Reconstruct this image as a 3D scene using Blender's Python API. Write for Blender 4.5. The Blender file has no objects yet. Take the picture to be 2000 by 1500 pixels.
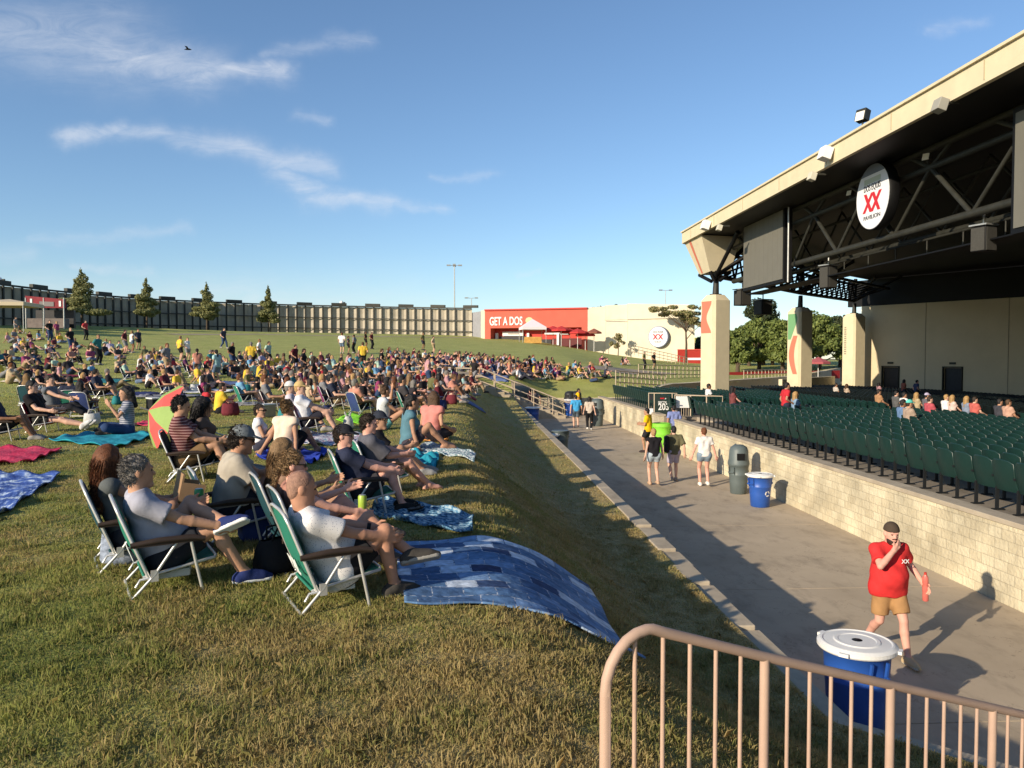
import bpy, bmesh, math, random
import numpy as np
from mathutils import Vector, Matrix
R = math.radians
rnd = random.Random(11)
nrg = np.random.default_rng(5)
scn = bpy.context.scene
COL = scn.collection

# ------------------------------------------------------------------ camera
FPX, HZ, CAMZ, YAW = 1540.0, 697.0, 3.7, R(3.16)
PITCH = math.atan((750 - HZ) / FPX)
cd = bpy.data.cameras.new('camera'); cam = bpy.data.objects.new('camera', cd); COL.objects.link(cam)
cd.sensor_width = 36.0; cd.lens = 36.0 * FPX / 2000.0
cd.clip_start = 0.05; cd.clip_end = 3000.0
cam.location = (0, 0, CAMZ); cam.rotation_euler = (R(90) - PITCH, 0, -YAW)
scn.camera = cam
_cm = cam.rotation_euler.to_matrix()
def ray(px, py):
    v = _cm @ Vector(((px - 1000) / FPX, (750 - py) / FPX, -1.0))
    return v / v.length
# ------------------------------------------------------------------ light
SUN_EL, SUN_AZ = R(19.5), R(50)      # shadows run 50 deg from +Y towards +X
sdir = Vector((math.sin(SUN_AZ) * math.cos(SUN_EL), math.cos(SUN_AZ) * math.cos(SUN_EL), -math.sin(SUN_EL)))
sl = bpy.data.lights.new('sun', 'SUN'); so = bpy.data.objects.new('sun', sl); COL.objects.link(so)
sl.energy = 4.3; sl.angle = R(0.53); sl.color = (1.0, 0.86, 0.66)
so.rotation_euler = sdir.to_track_quat('-Z', 'Y').to_euler(); so.location = (-20, -20, 20)
scn.view_settings.view_transform = 'Standard'; scn.view_settings.look = 'None'
scn.view_settings.exposure = 0.58; scn.view_settings.gamma = 1.0

world = bpy.data.worlds.new('World'); scn.world = world; world.use_nodes = True
wt = world.node_tree; wt.nodes.clear()
def wn(t, **k):
    n = wt.nodes.new(t)
    for a, b in k.items(): setattr(n, a, b)
    return n
def wmath(op, a, b=None, c=None):
    n = wn('ShaderNodeMath', operation=op)
    for i, v in enumerate((a, b, c)):
        if v is None: continue
        if isinstance(v, (int, float)): n.inputs[i].default_value = v
        else: wt.links.new(v, n.inputs[i])
    return n.outputs[0]
sky = wn('ShaderNodeTexSky', sky_type='NISHITA'); sky.sun_disc = False
sky.sun_elevation = SUN_EL; sky.sun_rotation = math.pi + SUN_AZ
sky.altitude = 300; sky.air_density = 1.0; sky.dust_density = 0.25; sky.ozone_density = 3.6
tc = wn('ShaderNodeTexCoord'); sep = wn('ShaderNodeSeparateXYZ'); wt.links.new(tc.outputs['Generated'], sep.inputs[0])
def wuv(px, py):
    d = ray(px, py); return d.x / d.y, d.z / d.y
ysafe = wmath('MAXIMUM', sep.outputs[1], 0.05)
U = wmath('DIVIDE', sep.outputs[0], ysafe); V = wmath('DIVIDE', sep.outputs[2], ysafe)
cmb = wn('ShaderNodeCombineXYZ'); wt.links.new(U, cmb.inputs[0]); wt.links.new(V, cmb.inputs[1])
def wnoise(scale, detail, rough, sx=1, sy=1, dist=0.0):
    m = wn('ShaderNodeMapping'); m.inputs['Scale'].default_value = (sx, sy, 1)
    wt.links.new(cmb.outputs[0], m.inputs[0])
    n = wn('ShaderNodeTexNoise'); n.inputs['Scale'].default_value = scale; n.inputs['Detail'].default_value = detail
    n.inputs['Roughness'].default_value = rough; n.inputs['Distortion'].default_value = dist
    wt.links.new(m.outputs[0], n.inputs[0]); return n
nz1 = wnoise(7, 5, 0.6); sp2 = wn('ShaderNodeSeparateColor'); wt.links.new(nz1.outputs['Color'], sp2.inputs[0])
Ud = wmath('ADD', U, wmath('MULTIPLY', wmath('SUBTRACT', sp2.outputs[0], 0.5), 0.11))
Vd = wmath('ADD', V, wmath('MULTIPLY', wmath('SUBTRACT', sp2.outputs[1], 0.5), 0.075))
# wisps of cirrus: each stroke is a tapered segment in the sky, frayed by noise
strokes = [((-60, 60), (260, 95), 75, .55), ((200, 95), (400, 130), 46, .8), ((380, 135), (560, 138), 24, .95), ((520, 105), (720, 70), 16, .35),
           ((120, 262), (240, 240), 20, .8), ((240, 248), (430, 275), 24, .6), ((420, 275), (620, 335), 26, .8), ((550, 345), (610, 395), 22, .7),
           ((600, 400), (760, 400), 20, .75), ((740, 392), (870, 415), 12, .5), ((60, 462), (340, 456), 14, .3), ((580, 215), (640, 225), 14, .35), ((835, 343), (965, 340), 9, .3),
           ((1800, 55), (1930, 45), 12, .3), ((160, 512), (280, 520), 12, .35), ((1010, 537), (1045, 537), 7, .3), ((-40, 490), (60, 490), 26, .3)]
acc = None
for (a, b, w, s) in strokes:
    (ax, ay), (bx, by) = wuv(*a), wuv(*b); wv = .8 * w / FPX
    dx, dy = bx - ax, by - ay; L2 = dx * dx + dy * dy
    qx = wmath('SUBTRACT', Ud, ax); qy = wmath('SUBTRACT', Vd, ay)
    t = wmath('DIVIDE', wmath('ADD', wmath('MULTIPLY', qx, dx), wmath('MULTIPLY', qy, dy)), L2)
    n = wn('ShaderNodeClamp'); wt.links.new(t, n.inputs[0]); t = n.outputs[0]
    ex = wmath('SUBTRACT', qx, wmath('MULTIPLY', t, dx)); ey = wmath('SUBTRACT', qy, wmath('MULTIPLY', t, dy))
    d2 = wmath('ADD', wmath('MULTIPLY', wmath('MULTIPLY', ex, ex), 0.7), wmath('MULTIPLY', ey, ey))
    g = wmath('MULTIPLY', wmath('EXPONENT', wmath('MULTIPLY', d2, -1.0 / (wv * wv))), s)
    acc = g if acc is None else wmath('MAXIMUM', acc, g)
fine = wnoise(13, 10, 0.7, 1.0, 3.2, 0.9)
fm = wn('ShaderNodeMapRange'); wt.links.new(fine.outputs[0], fm.inputs[0])
fm.inputs[1].default_value = 0.3; fm.inputs[2].default_value = 0.7; fm.inputs[3].default_value = 0.25; fm.inputs[4].default_value = 1.0
cl = wmath('MULTIPLY', wmath('MULTIPLY', acc, fm.outputs[0]), 0.75)
# low thin haze cloud along the horizon at the left
vl, ul = wuv(300, 575)[1], wuv(900, 575)[0]
hv = wn('ShaderNodeMapRange', interpolation_type='SMOOTHSTEP'); wt.links.new(Vd, hv.inputs[0])
hv.inputs[1].default_value = vl + 0.05; hv.inputs[2].default_value = vl - 0.04; hv.inputs[3].default_value = 0; hv.inputs[4].default_value = 0.62
hu = wn('ShaderNodeMapRange', interpolation_type='SMOOTHSTEP'); wt.links.new(Ud, hu.inputs[0])
hu.inputs[1].default_value = ul; hu.inputs[2].default_value = ul - 0.25; hu.inputs[3].default_value = 0.25; hu.inputs[4].default_value = 1
cl = wmath('MAXIMUM', cl, wmath('MULTIPLY', wmath('MULTIPLY', hv.outputs[0], hu.outputs[0]), fm.outputs[0]))
bg = wn('ShaderNodeBackground'); bg.inputs['Strength'].default_value = 0.108
mixc = wn('ShaderNodeMix', data_type='RGBA'); wt.links.new(cl, mixc.inputs[0]); wt.links.new(sky.outputs[0], mixc.inputs[6])
mixc.inputs[7].default_value = (5.2, 5.4, 5.8, 1)
wt.links.new(mixc.outputs[2], bg.inputs['Color'])
wo = wn('ShaderNodeOutputWorld'); wt.links.new(bg.outputs[0], wo.inputs['Surface'])

# ------------------------------------------------------------------ terrain function
def sst(a, b, x):
    t = np.clip((x - a) / (b - a), 0, 1); return t * t * (3 - 2 * t)
def edge_x(Y):                      # outer (lawn side) edge of the kerb
    return 2.72 + np.maximum(0, 5.7 - Y) * 1.05
YEND = 46.8
def lawn_z(X, Y):
    X = np.asarray(X, float); Y = np.asarray(Y, float)
    s = Y - 0.6 * np.minimum(X, 20)
    rise = 0.057 * 5 * np.logaddexp(0, (s - 42) / 5) * (1 - 0.72 * sst(7, 32, X))
    rise = np.where(s > 135, 0.057 * 93, np.minimum(rise, 0.057 * 93))
    x0 = np.clip(0.12 - 0.05 * (Y - 5), -0.5, 0.12); t = np.clip((X - x0) / (edge_x(Y) - x0), 0, 1.0)
    tt = t / (0.74 + 0.07 * (1 - sst(6, 15, Y))); bank = 1.10 * sst(0.0, 1.0, tt) * (1 - sst(YEND + 1.5, YEND + 5, Y))
    rise = rise + 0.022 * np.maximum(0, -X - 32) - 0.75 * sst(9, 16, X) * (1 - sst(75, 105, Y)) * (Y > YEND)
    rise = rise - 1.15 * (1 - sst(50.7, 58.5, Y)) * sst(2.6, 5.5, X) * (1 - sst(11, 16, X)) * (Y > YEND)
    bump = 0.016 * np.sin(X * 0.9 + 1.3 * np.sin(Y * 0.35)) * np.sin(Y * 0.7 + 0.4) + 0.005 * np.sin(X * 2.3 + Y * 1.4)
    return 2.06 + rise - bank + bump * (1 - sst(0.5, 2.4, X) * (1 - sst(YEND, YEND + 4, Y)))
def lz(x, y): return float(lawn_z(x, y))
def on_lawn(px, py):
    d = ray(px, py); t0 = 1.0; prev = None
    t = 2.0
    while t < 260:
        p = cam.location + d * t
        h = p.z - lz(p.x, p.y)
        if h < 0: break
        t0 = t; t *= 1.03
    lo, hi = t0, t
    for _ in range(30):
        m = (lo + hi) / 2; p = cam.location + d * m
        if p.z - lz(p.x, p.y) > 0: lo = m
        else: hi = m
    p = cam.location + d * lo
    return Vector((p.x, p.y, lz(p.x, p.y)))
def on_z(px, py, z):
    d = ray(px, py); t = (z - CAMZ) / d.z; return cam.location + d * t
def on_x(px, py, x):
    d = ray(px, py); t = x / d.x; return cam.location + d * t
def at_y(px, py, y):
    d = ray(px, py); return cam.location + d * (y / d.y)

# ------------------------------------------------------------------ materials
def mat(name, col, rough=0.8, var=0.0, scale=4.0, metal=0.0, col2=None, bump=0.0, bscale=60.0, spec=0.3, stretch=(1, 1, 1), detail=5.0, trans=0.0):
    m = bpy.data.materials.new(name); m.use_nodes = True
    nt = m.node_tree; b = nt.nodes['Principled BSDF']
    b.inputs['Roughness'].default_value = rough; b.inputs['Metallic'].default_value = metal
    b.inputs['Specular IOR Level'].default_value = spec
    b.inputs['Base Color'].default_value = (*col, 1)
    if var > 0 or col2 or bump:
        tcn = nt.nodes.new('ShaderNodeTexCoord'); mp = nt.nodes.new('ShaderNodeMapping')
        mp.inputs['Scale'].default_value = stretch; nt.links.new(tcn.outputs['Object'], mp.inputs[0])
    if var > 0 or col2:
        n = nt.nodes.new('ShaderNodeTexNoise'); n.inputs['Scale'].default_value = scale; n.inputs['Detail'].default_value = detail
        n.inputs['Roughness'].default_value = 0.62
        nt.links.new(mp.outputs[0], n.inputs[0])
        r = nt.nodes.new('ShaderNodeMapRange'); r.inputs[1].default_value = 0.32; r.inputs[2].default_value = 0.68
        nt.links.new(n.outputs[0], r.inputs[0])
        mx = nt.nodes.new('ShaderNodeMix'); mx.data_type = 'RGBA'; nt.links.new(r.outputs[0], mx.inputs[0])
        c2 = col2 or tuple(min(1, c * (1 + var)) for c in col); c1 = col if col2 else tuple(c * (1 - var) for c in col)
        mx.inputs[6].default_value = (*c1, 1); mx.inputs[7].default_value = (*c2, 1)
        nt.links.new(mx.outputs[2], b.inputs['Base Color'])
    if bump:
        n2 = nt.nodes.new('ShaderNodeTexNoise'); n2.inputs['Scale'].default_value = bscale; n2.inputs['Detail'].default_value = 4
        nt.links.new(mp.outputs[0], n2.inputs[0])
        bp = nt.nodes.new('ShaderNodeBump'); bp.inputs['Strength'].default_value = bump; bp.inputs['Distance'].default_value = 0.02
        nt.links.new(n2.outputs[0], bp.inputs['Height']); nt.links.new(bp.outputs[0], b.inputs['Normal'])
    return m
def objcol_mat(name, rough=0.85, attr=None, bump=0.25, bscale=40, spec=0.2, var=0.16, vscale=9.0):
    """base colour read from the object's own colour (or a custom property), with light mottling"""
    m = bpy.data.materials.new(name); m.use_nodes = True; nt = m.node_tree; b = nt.nodes['Principled BSDF']
    b.inputs['Roughness'].default_value = rough; b.inputs['Specular IOR Level'].default_value = spec
    if attr:
        a = nt.nodes.new('ShaderNodeAttribute'); a.attribute_type = 'OBJECT'; a.attribute_name = attr; src = a.outputs['Color']
    else:
        a = nt.nodes.new('ShaderNodeObjectInfo'); src = a.outputs['Color']
    tcn = nt.nodes.new('ShaderNodeTexCoord')
    n = nt.nodes.new('ShaderNodeTexNoise'); n.inputs['Scale'].default_value = vscale; n.inputs['Detail'].default_value = 5
    nt.links.new(tcn.outputs['Object'], n.inputs[0])
    r = nt.nodes.new('ShaderNodeMapRange'); r.inputs[1].default_value = 0.3; r.inputs[2].default_value = 0.7
    r.inputs[3].default_value = 1 - var; r.inputs[4].default_value = 1 + var; nt.links.new(n.outputs[0], r.inputs[0])
    mx = nt.nodes.new('ShaderNodeVectorMath'); mx.operation = 'SCALE'; nt.links.new(src, mx.inputs[0]); nt.links.new(r.outputs[0], mx.inputs['Scale'])
    nt.links.new(mx.outputs[0], b.inputs['Base Color'])
    if bump:
        n2 = nt.nodes.new('ShaderNodeTexNoise'); n2.inputs['Scale'].default_value = bscale; n2.inputs['Detail'].default_value = 3
        nt.links.new(tcn.outputs['Object'], n2.inputs[0])
        bp = nt.nodes.new('ShaderNodeBump'); bp.inputs['Strength'].default_value = bump; bp.inputs['Distance'].default_value = 0.01
        nt.links.new(n2.outputs[0], bp.inputs['Height']); nt.links.new(bp.outputs[0], b.inputs['Normal'])
    return m

# ------------------------------------------------------------------ mesh builder and tagging
class MB:
    def __init__(s): s.v = []; s.f = []; s.m = []; s.sm = []; s.mi = 0
    def add(s, vs, fs, smooth=False, mi=None):
        o = len(s.v); s.v += [tuple(x) for x in vs]
        for f in fs: s.f.append(tuple(i + o for i in f)); s.m.append(s.mi if mi is None else mi); s.sm.append(smooth)
    def box(s, c, size, rz=0.0, M=None, mi=None):
        x, y, z = (a / 2 for a in size); c = Vector(c)
        vs = [Vector((sx * x, sy * y, sz * z)) for sx in (-1, 1) for sy in (-1, 1) for sz in (-1, 1)]
        mm = M if M is not None else Matrix.Rotation(rz, 3, 'Z')
        s.add([c + mm @ v for v in vs], [(0, 1, 3, 2), (4, 6, 7, 5), (0, 4, 5, 1), (2, 3, 7, 6), (0, 2, 6, 4), (1, 5, 7, 3)], mi=mi)
    def bar(s, a, b, w, h, up=(0, 0, 1), mi=None):
        a, b = Vector(a), Vector(b); d = b - a; L = d.length; x = d.normalized(); u = Vector(up)
        y = u.cross(x)
        if y.length < 1e-4: y = Vector((0, 1, 0)).cross(x)
        y.normalize(); z = x.cross(y)
        s.box((a + b) / 2, (L, w, h), M=Matrix((x, y, z)).transposed(), mi=mi)
    def tube(s, path, r, n=8, cap=True, mi=None, closed=False):
        P = [Vector(p) for p in path]; k = len(P); rr = r if isinstance(r, (list, tuple)) else [r] * k
        ups = None; rings = []; prevn = None
        for i, p in enumerate(P):
            if closed: t = P[(i + 1) % k] - P[i - 1]
            else: t = P[min(i + 1, k - 1)] - P[max(i - 1, 0)]
            t.normalize()
            if prevn is None:
                a = Vector((0, 0, 1)) if abs(t.z) < 0.9 else Vector((1, 0, 0)); nn = t.cross(a).normalized()
            else:
                nn = (prevn - t * prevn.dot(t)).normalized()
            prevn = nn; bb = t.cross(nn)
            rings.append([p + (nn * math.cos(2 * math.pi * j / n) + bb * math.sin(2 * math.pi * j / n)) * rr[i] for j in range(n)])
        vs = [v for r_ in rings for v in r_]; fs = []
        for i in range(k if closed else k - 1):
            i2 = (i + 1) % k
            for j in range(n):
                fs.append((i * n + j, i * n + (j + 1) % n, i2 * n + (j + 1) % n, i2 * n + j))
        s.add(vs, fs, True, mi)
        if cap and not closed:
            s.add(rings[0], [tuple(range(n))[::-1]], False, mi); s.add(rings[-1], [tuple(range(n))], False, mi)
    def lathe(s, prof, n=24, c=(0, 0, 0), mi=None, smooth=True, sx=1, sy=1):
        c = Vector(c); k = len(prof); vs = []
        for (r, z) in prof:
            for j in range(n):
                a = 2 * math.pi * j / n; vs.append(c + Vector((r * sx * math.cos(a), r * sy * math.sin(a), z)))
        fs = [(i * n + j, i * n + (j + 1) % n, (i + 1) * n + (j + 1) % n, (i + 1) * n + j) for i in range(k - 1) for j in range(n)]
        s.add(vs, fs, smooth, mi)
        if prof[0][0] > 1e-4: s.add(vs[:n], [tuple(range(n))[::-1]], False, mi)
        if prof[-1][0] > 1e-4: s.add(vs[-n:], [tuple(range(n))], False, mi)
    def quad(s, a, b, c, d, mi=None): s.add([a, b, c, d], [(0, 1, 2, 3)], False, mi)
    def prism(s, pts, a, b, mi=None):
        """polygon pts (list of 3d) extruded from offset a to offset b (vectors)"""
        n = len(pts); A = [Vector(p) + Vector(a) for p in pts]; B = [Vector(p) + Vector(b) for p in pts]
        s.add(A + B, [tuple(range(n))[::-1], tuple(range(n, 2 * n))] + [(i, (i + 1) % n, n + (i + 1) % n, n + i) for i in range(n)], False, mi)
    def mesh(s, name, mats):
        me = bpy.data.meshes.new(name); me.from_pydata([tuple(v) for v in s.v], [], s.f)
        for m in (mats if isinstance(mats, (list, tuple)) else [mats]): me.materials.append(m)
        me.polygons.foreach_set('material_index', s.m); me.polygons.foreach_set('use_smooth', s.sm)
        bm = bmesh.new(); bm.from_mesh(me); bmesh.ops.recalc_face_normals(bm, faces=bm.faces); bm.to_mesh(me); bm.free()
        me.update(); return me
    def build(s, name, mats, parent=None, bevel=0.0):
        o = bpy.data.objects.new(name, s.mesh(name, mats)); COL.objects.link(o)
        if parent is not None: o.parent = parent
        if bevel:
            bv = o.modifiers.new('bevel', 'BEVEL'); bv.width = bevel; bv.segments = 2; bv.limit_method = 'ANGLE'
        return o
def np_mesh(name, V, F, mats, mi=None, smooth=True):
    """V (n,3), F (m,k) arrays -> mesh"""
    V = np.asarray(V, np.float32); F = np.asarray(F, np.int32); k = F.shape[1]
    me = bpy.data.meshes.new(name)
    me.vertices.add(len(V)); me.vertices.foreach_set('co', V.ravel())
    me.loops.add(F.size); me.loops.foreach_set('vertex_index', F.ravel())
    me.polygons.add(len(F)); me.polygons.foreach_set('loop_start', np.arange(0, F.size, k, dtype=np.int32))
    me.polygons.foreach_set('loop_total', np.full(len(F), k, np.int32))
    for m in (mats if isinstance(mats, (list, tuple)) else [mats]): me.materials.append(m)
    if mi is not None: me.polygons.foreach_set('material_index', np.asarray(mi, np.int32))
    me.polygons.foreach_set('use_smooth', np.full(len(F), smooth))
    me.update(calc_edges=True); me.validate(); return me
def link(name, me, parent=None, loc=None):
    o = bpy.data.objects.new(name, me); COL.objects.link(o)
    if parent is not None: o.parent = parent
    if loc is not None: o.location = loc
    return o
def tag(o, label, cat, group=None):
    o['label'] = label; o['category'] = cat
    if group: o['group'] = group
    return o
def thing(name, label, cat, loc=(0, 0, 0), rz=0.0, group=None):
    o = bpy.data.objects.new(name, None); COL.objects.link(o); o.empty_display_size = 0.2
    o.location = loc; o.rotation_euler = (0, 0, rz); return tag(o, label, cat, group)
def structure(o, kind='structure'): o['kind'] = kind; return o
def copy_tree(o, label, group=None, loc=None, rz=None):
    r = o.copy(); COL.objects.link(r)
    if loc is not None: r.location = loc
    if rz is not None: r.rotation_euler = (0, 0, rz)
    r['label'] = label
    if group: r['group'] = group
    for ch in list(o.children):
        c = ch.copy(); COL.objects.link(c); c.parent = r
        for g in list(ch.children):
            d = g.copy(); COL.objects.link(d); d.parent = c
    return r
def text_mesh(txt, size, depth=0.01, bold=False, align='CENTER', shear=0.0, squeeze=1.0):
    cu = bpy.data.curves.new('lettering', 'FONT'); cu.body = txt; cu.size = size; cu.extrude = depth
    cu.align_x = align; cu.align_y = 'CENTER'; cu.shear = shear
    if bold: cu.offset = size * 0.02
    o = bpy.data.objects.new('lettering', cu); COL.objects.link(o); o.scale.x = squeeze
    bpy.context.view_layer.update()
    dg = bpy.context.evaluated_depsgraph_get(); me = bpy.data.meshes.new_from_object(o.evaluated_get(dg))
    me.transform(Matrix.Diagonal((squeeze, 1, 1, 1)))
    bpy.data.objects.remove(o); me.materials.clear(); return me
def fit_width(me, w_):
    xs = [v.co.x for v in me.vertices]; k = w_ / (max(xs) - min(xs)); c = (max(xs) + min(xs)) / 2
    for v in me.vertices: v.co.x = (v.co.x - c) * k
    me.update()
    return me
def text_on(name, txt, size, parent, M, m, **k):
    me = text_mesh(txt, size, **k); me.materials.append(m); o = link(name, me, parent); o.matrix_local = M; return o
def basis(x, y, z, loc):
    m = Matrix((x, y, z)).transposed().to_4x4(); m.translation = loc; return m

M_STEEL = mat('galvanised_steel', (0.42, 0.42, 0.4), 0.45, 0.15, 6, metal=0.6)
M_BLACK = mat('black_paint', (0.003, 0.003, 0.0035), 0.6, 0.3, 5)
M_DSTEEL = mat('dark_truss_paint', (0.03, 0.03, 0.024), 0.55, 0.25, 3)
M_CREAM = mat('cream_stucco', (0.62, 0.54, 0.37), 0.9, 0.06, 1.5, bump=0.15, bscale=40)
M_CREAM2 = mat('pale_cladding', (0.62, 0.56, 0.43), 0.85, 0.06, 0.8, bump=0.1, bscale=20)
M_WHITE = mat('white_paint', (0.78, 0.77, 0.74), 0.6, 0.04, 3)
M_RED = mat('red_paint', (0.52, 0.055, 0.04), 0.7, 0.08, 1.2)
M_REDC = mat('red_canvas', (0.5, 0.04, 0.04), 0.85, 0.12, 3)
M_DARKGLASS = mat('dark_interior', (0.02, 0.018, 0.02), 0.4, 0.3, 3)
M_BEIGE = mat('beige_rail_paint', (0.46, 0.315, 0.235), 0.55, 0.07, 5, bump=0.06, bscale=150)
M_RAIL2 = mat('tan_rail_paint', (0.5, 0.4, 0.29), 0.6, 0.08, 5)
def adopt(o, parent):
    o.parent = parent
    o.matrix_parent_inverse = (Matrix.Translation(parent.location) @ parent.rotation_euler.to_matrix().to_4x4()).inverted()
    return o
# ------------------------------------------------------------------ ground and lawn
def lawn_material(name, blade=False):
    m = bpy.data.materials.new(name); m.use_nodes = True; nt = m.node_tree; b = nt.nodes['Principled BSDF']
    L = nt.links.new
    g = nt.nodes.new('ShaderNodeNewGeometry')
    def noise(scale, detail, stretch=(1, 1, 1), lo=.35, hi=.65):
        mp = nt.nodes.new('ShaderNodeMapping'); mp.inputs['Scale'].default_value = stretch; L(g.outputs['Position'], mp.inputs[0])
        n = nt.nodes.new('ShaderNodeTexNoise'); n.inputs['Scale'].default_value = scale; n.inputs['Detail'].default_value = detail; n.inputs['Roughness'].default_value = .65
        L(mp.outputs[0], n.inputs[0]); r = nt.nodes.new('ShaderNodeMapRange'); r.inputs[1].default_value = lo; r.inputs[2].default_value = hi
        L(n.outputs[0], r.inputs[0]); return r.outputs[0]
    def mix(f, a, b_):
        x = nt.nodes.new('ShaderNodeMix'); x.data_type = 'RGBA'; x.clamp_factor = True
        if isinstance(f, (int, float)): x.inputs[0].default_value = f
        else: L(f, x.inputs[0])
        for i, v in ((6, a), (7, b_)):
            if isinstance(v, tuple): x.inputs[i].default_value = (*v, 1)
            else: L(v, x.inputs[i])
        return x.outputs[2]
    green = mix(noise(1.1, 6), (0.17, 0.21, 0.05), (0.33, 0.345, 0.10))
    straw = mix(noise(9, 4), (0.36, 0.275, 0.115), (0.54, 0.41, 0.19))
    patch = noise(0.8, 8, lo=.41, hi=.60)
    # the worn strip along the kerb and near lawn are drier than the far lawn
    sepn = nt.nodes.new('ShaderNodeSeparateXYZ'); L(g.outputs['Position'], sepn.inputs[0])
    far = nt.nodes.new('ShaderNodeMapRange'); L(sepn.outputs[1], far.inputs[0]); far.inputs[1].default_value = 10; far.inputs[2].default_value = 34
    far.inputs[3].default_value = 0.75; far.inputs[4].default_value = 0.22
    mul = nt.nodes.new('ShaderNodeMath'); mul.operation = 'MULTIPLY'; L(patch, mul.inputs[0]); L(far.outputs[0], mul.inputs[1])
    dry = nt.nodes.new('ShaderNodeMapRange'); L(sepn.outputs[0], dry.inputs[0]); dry.inputs[1].default_value = -2.4; dry.inputs[2].default_value = 2.2
    dry.inputs[3].default_value = 0; dry.inputs[4].default_value = 0.6
    near = nt.nodes.new('ShaderNodeMapRange'); L(sepn.outputs[1], near.inputs[0]); near.inputs[1].default_value = 50; near.inputs[2].default_value = 44
    dm = nt.nodes.new('ShaderNodeMath'); dm.operation = 'MULTIPLY'; L(dry.outputs[0], dm.inputs[0]); L(near.outputs[0], dm.inputs[1])
    ad = nt.nodes.new('ShaderNodeMath'); ad.operation = 'ADD'; ad.use_clamp = True; L(mul.outputs[0], ad.inputs[0]); L(dm.outputs[0], ad.inputs[1])
    fac = ad.outputs[0]
    if blade:
        ri = nt.nodes.new('ShaderNodeMath'); ri.operation = 'MULTIPLY_ADD'; L(g.outputs['Random Per Island'], ri.inputs[0]); ri.inputs[1].default_value = 1.1; ri.inputs[2].default_value = -0.5
        a2 = nt.nodes.new('ShaderNodeMath'); a2.operation = 'ADD'; a2.use_clamp = True; L(fac, a2.inputs[0]); L(ri.outputs[0], a2.inputs[1]); fac = a2.outputs[0]
    far_lit = nt.nodes.new('ShaderNodeMapRange'); L(sepn.outputs[1], far_lit.inputs[0]); far_lit.inputs[1].default_value = 16; far_lit.inputs[2].default_value = 40  # far green brightened, standing in for low sun caught by blades not modelled
    green = mix(far_lit.outputs[0], green, mix(noise(.5, 6), (0.38, 0.42, 0.105), (0.52, 0.53, 0.17)))
    col = mix(fac, green, straw)
    if not blade:
        col = mix(noise(45, 3, lo=.3, hi=.7), col, mix(0.45, col, (0.05, 0.045, 0.02)))
    L(col, b.inputs['Base Color']); b.inputs['Roughness'].default_value = 0.8; b.inputs['Specular IOR Level'].default_value = 0.15
    if blade:
        tr = nt.nodes.new('ShaderNodeBsdfTranslucent'); L(col, tr.inputs[0]); ms = nt.nodes.new('ShaderNodeMixShader'); ms.inputs[0].default_value = 0.42
        L(b.outputs[0], ms.inputs[1]); L(tr.outputs[0], ms.inputs[2]); L(ms.outputs[0], nt.nodes['Material Output'].inputs[0])
    else:
        n2 = nt.nodes.new('ShaderNodeTexNoise'); n2.inputs['Scale'].default_value = 30; n2.inputs['Detail'].default_value = 6; L(g.outputs['Position'], n2.inputs[0])
        bp = nt.nodes.new('ShaderNodeBump'); bp.inputs['Strength'].default_value = 0.9; bp.inputs['Distance'].default_value = 0.05
        L(n2.outputs[0], bp.inputs['Height']); L(bp.outputs[0], b.inputs['Normal'])
    return m
M_LAWN = lawn_material('lawn_turf'); M_BLADE = lawn_material('grass_blades', True)

us = np.concatenate([np.linspace(-130, -30, 45)[:-1], np.linspace(-30, -5, 60)[:-1], np.linspace(-5, 2.72, 90)])
vs = np.concatenate([np.linspace(-6, 14, 150)[:-1], np.linspace(14, YEND, 130)])
def grid_mesh(name, us, vs, warp, m, zoff=0.0):
    UU, VV = np.meshgrid(us, vs, indexing='ij')
    X = UU + (edge_x(VV) - 2.72) * sst(-0.5, 2.72, UU) if warp else UU
    Z = lawn_z(X, VV) + zoff
    V = np.stack([X, VV, Z], -1).reshape(-1, 3); n1, n2 = len(us), len(vs)
    i = (np.arange(n1 - 1)[:, None] * n2 + np.arange(n2 - 1)[None]).ravel()
    F = np.stack([i, i + n2, i + n2 + 1, i + 1], -1)
    if not warp:
        cx, cy = V[F].mean(1)[:, 0], V[F].mean(1)[:, 1]
        F = F[~((cx > 2.72) & (cy < 50.7)) & ~(cy < 50.7 + np.maximum(0, cx - 10.5) * 1.2) | (cx < 2.72)]
    return np_mesh(name, V, F, m)
structure(link('lawn', grid_mesh('lawn', us, vs, True, M_LAWN)))
us2 = np.concatenate([np.linspace(-130, -30, 45)[:-1], np.linspace(-30, 2.72, 60)[:-1], np.linspace(2.72, 60, 120)]); vs2 = np.concatenate([np.linspace(YEND, 50.7, 14)[:-1], np.linspace(50.7, 60, 28)[:-1], np.linspace(60, 165, 100)])
structure(link('lawn', grid_mesh('lawn_slope', us2, vs2, False, M_LAWN)))
M_EARTH = mat('dry_earth', (0.16, 0.12, 0.07), 0.95, 0.25, 0.3)
g = MB(); g.quad((-1500, -600, -3), (1500, -600, -3), (1500, 2500, -3), (-1500, 2500, -3)); structure(g.build('ground', M_EARTH))

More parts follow.
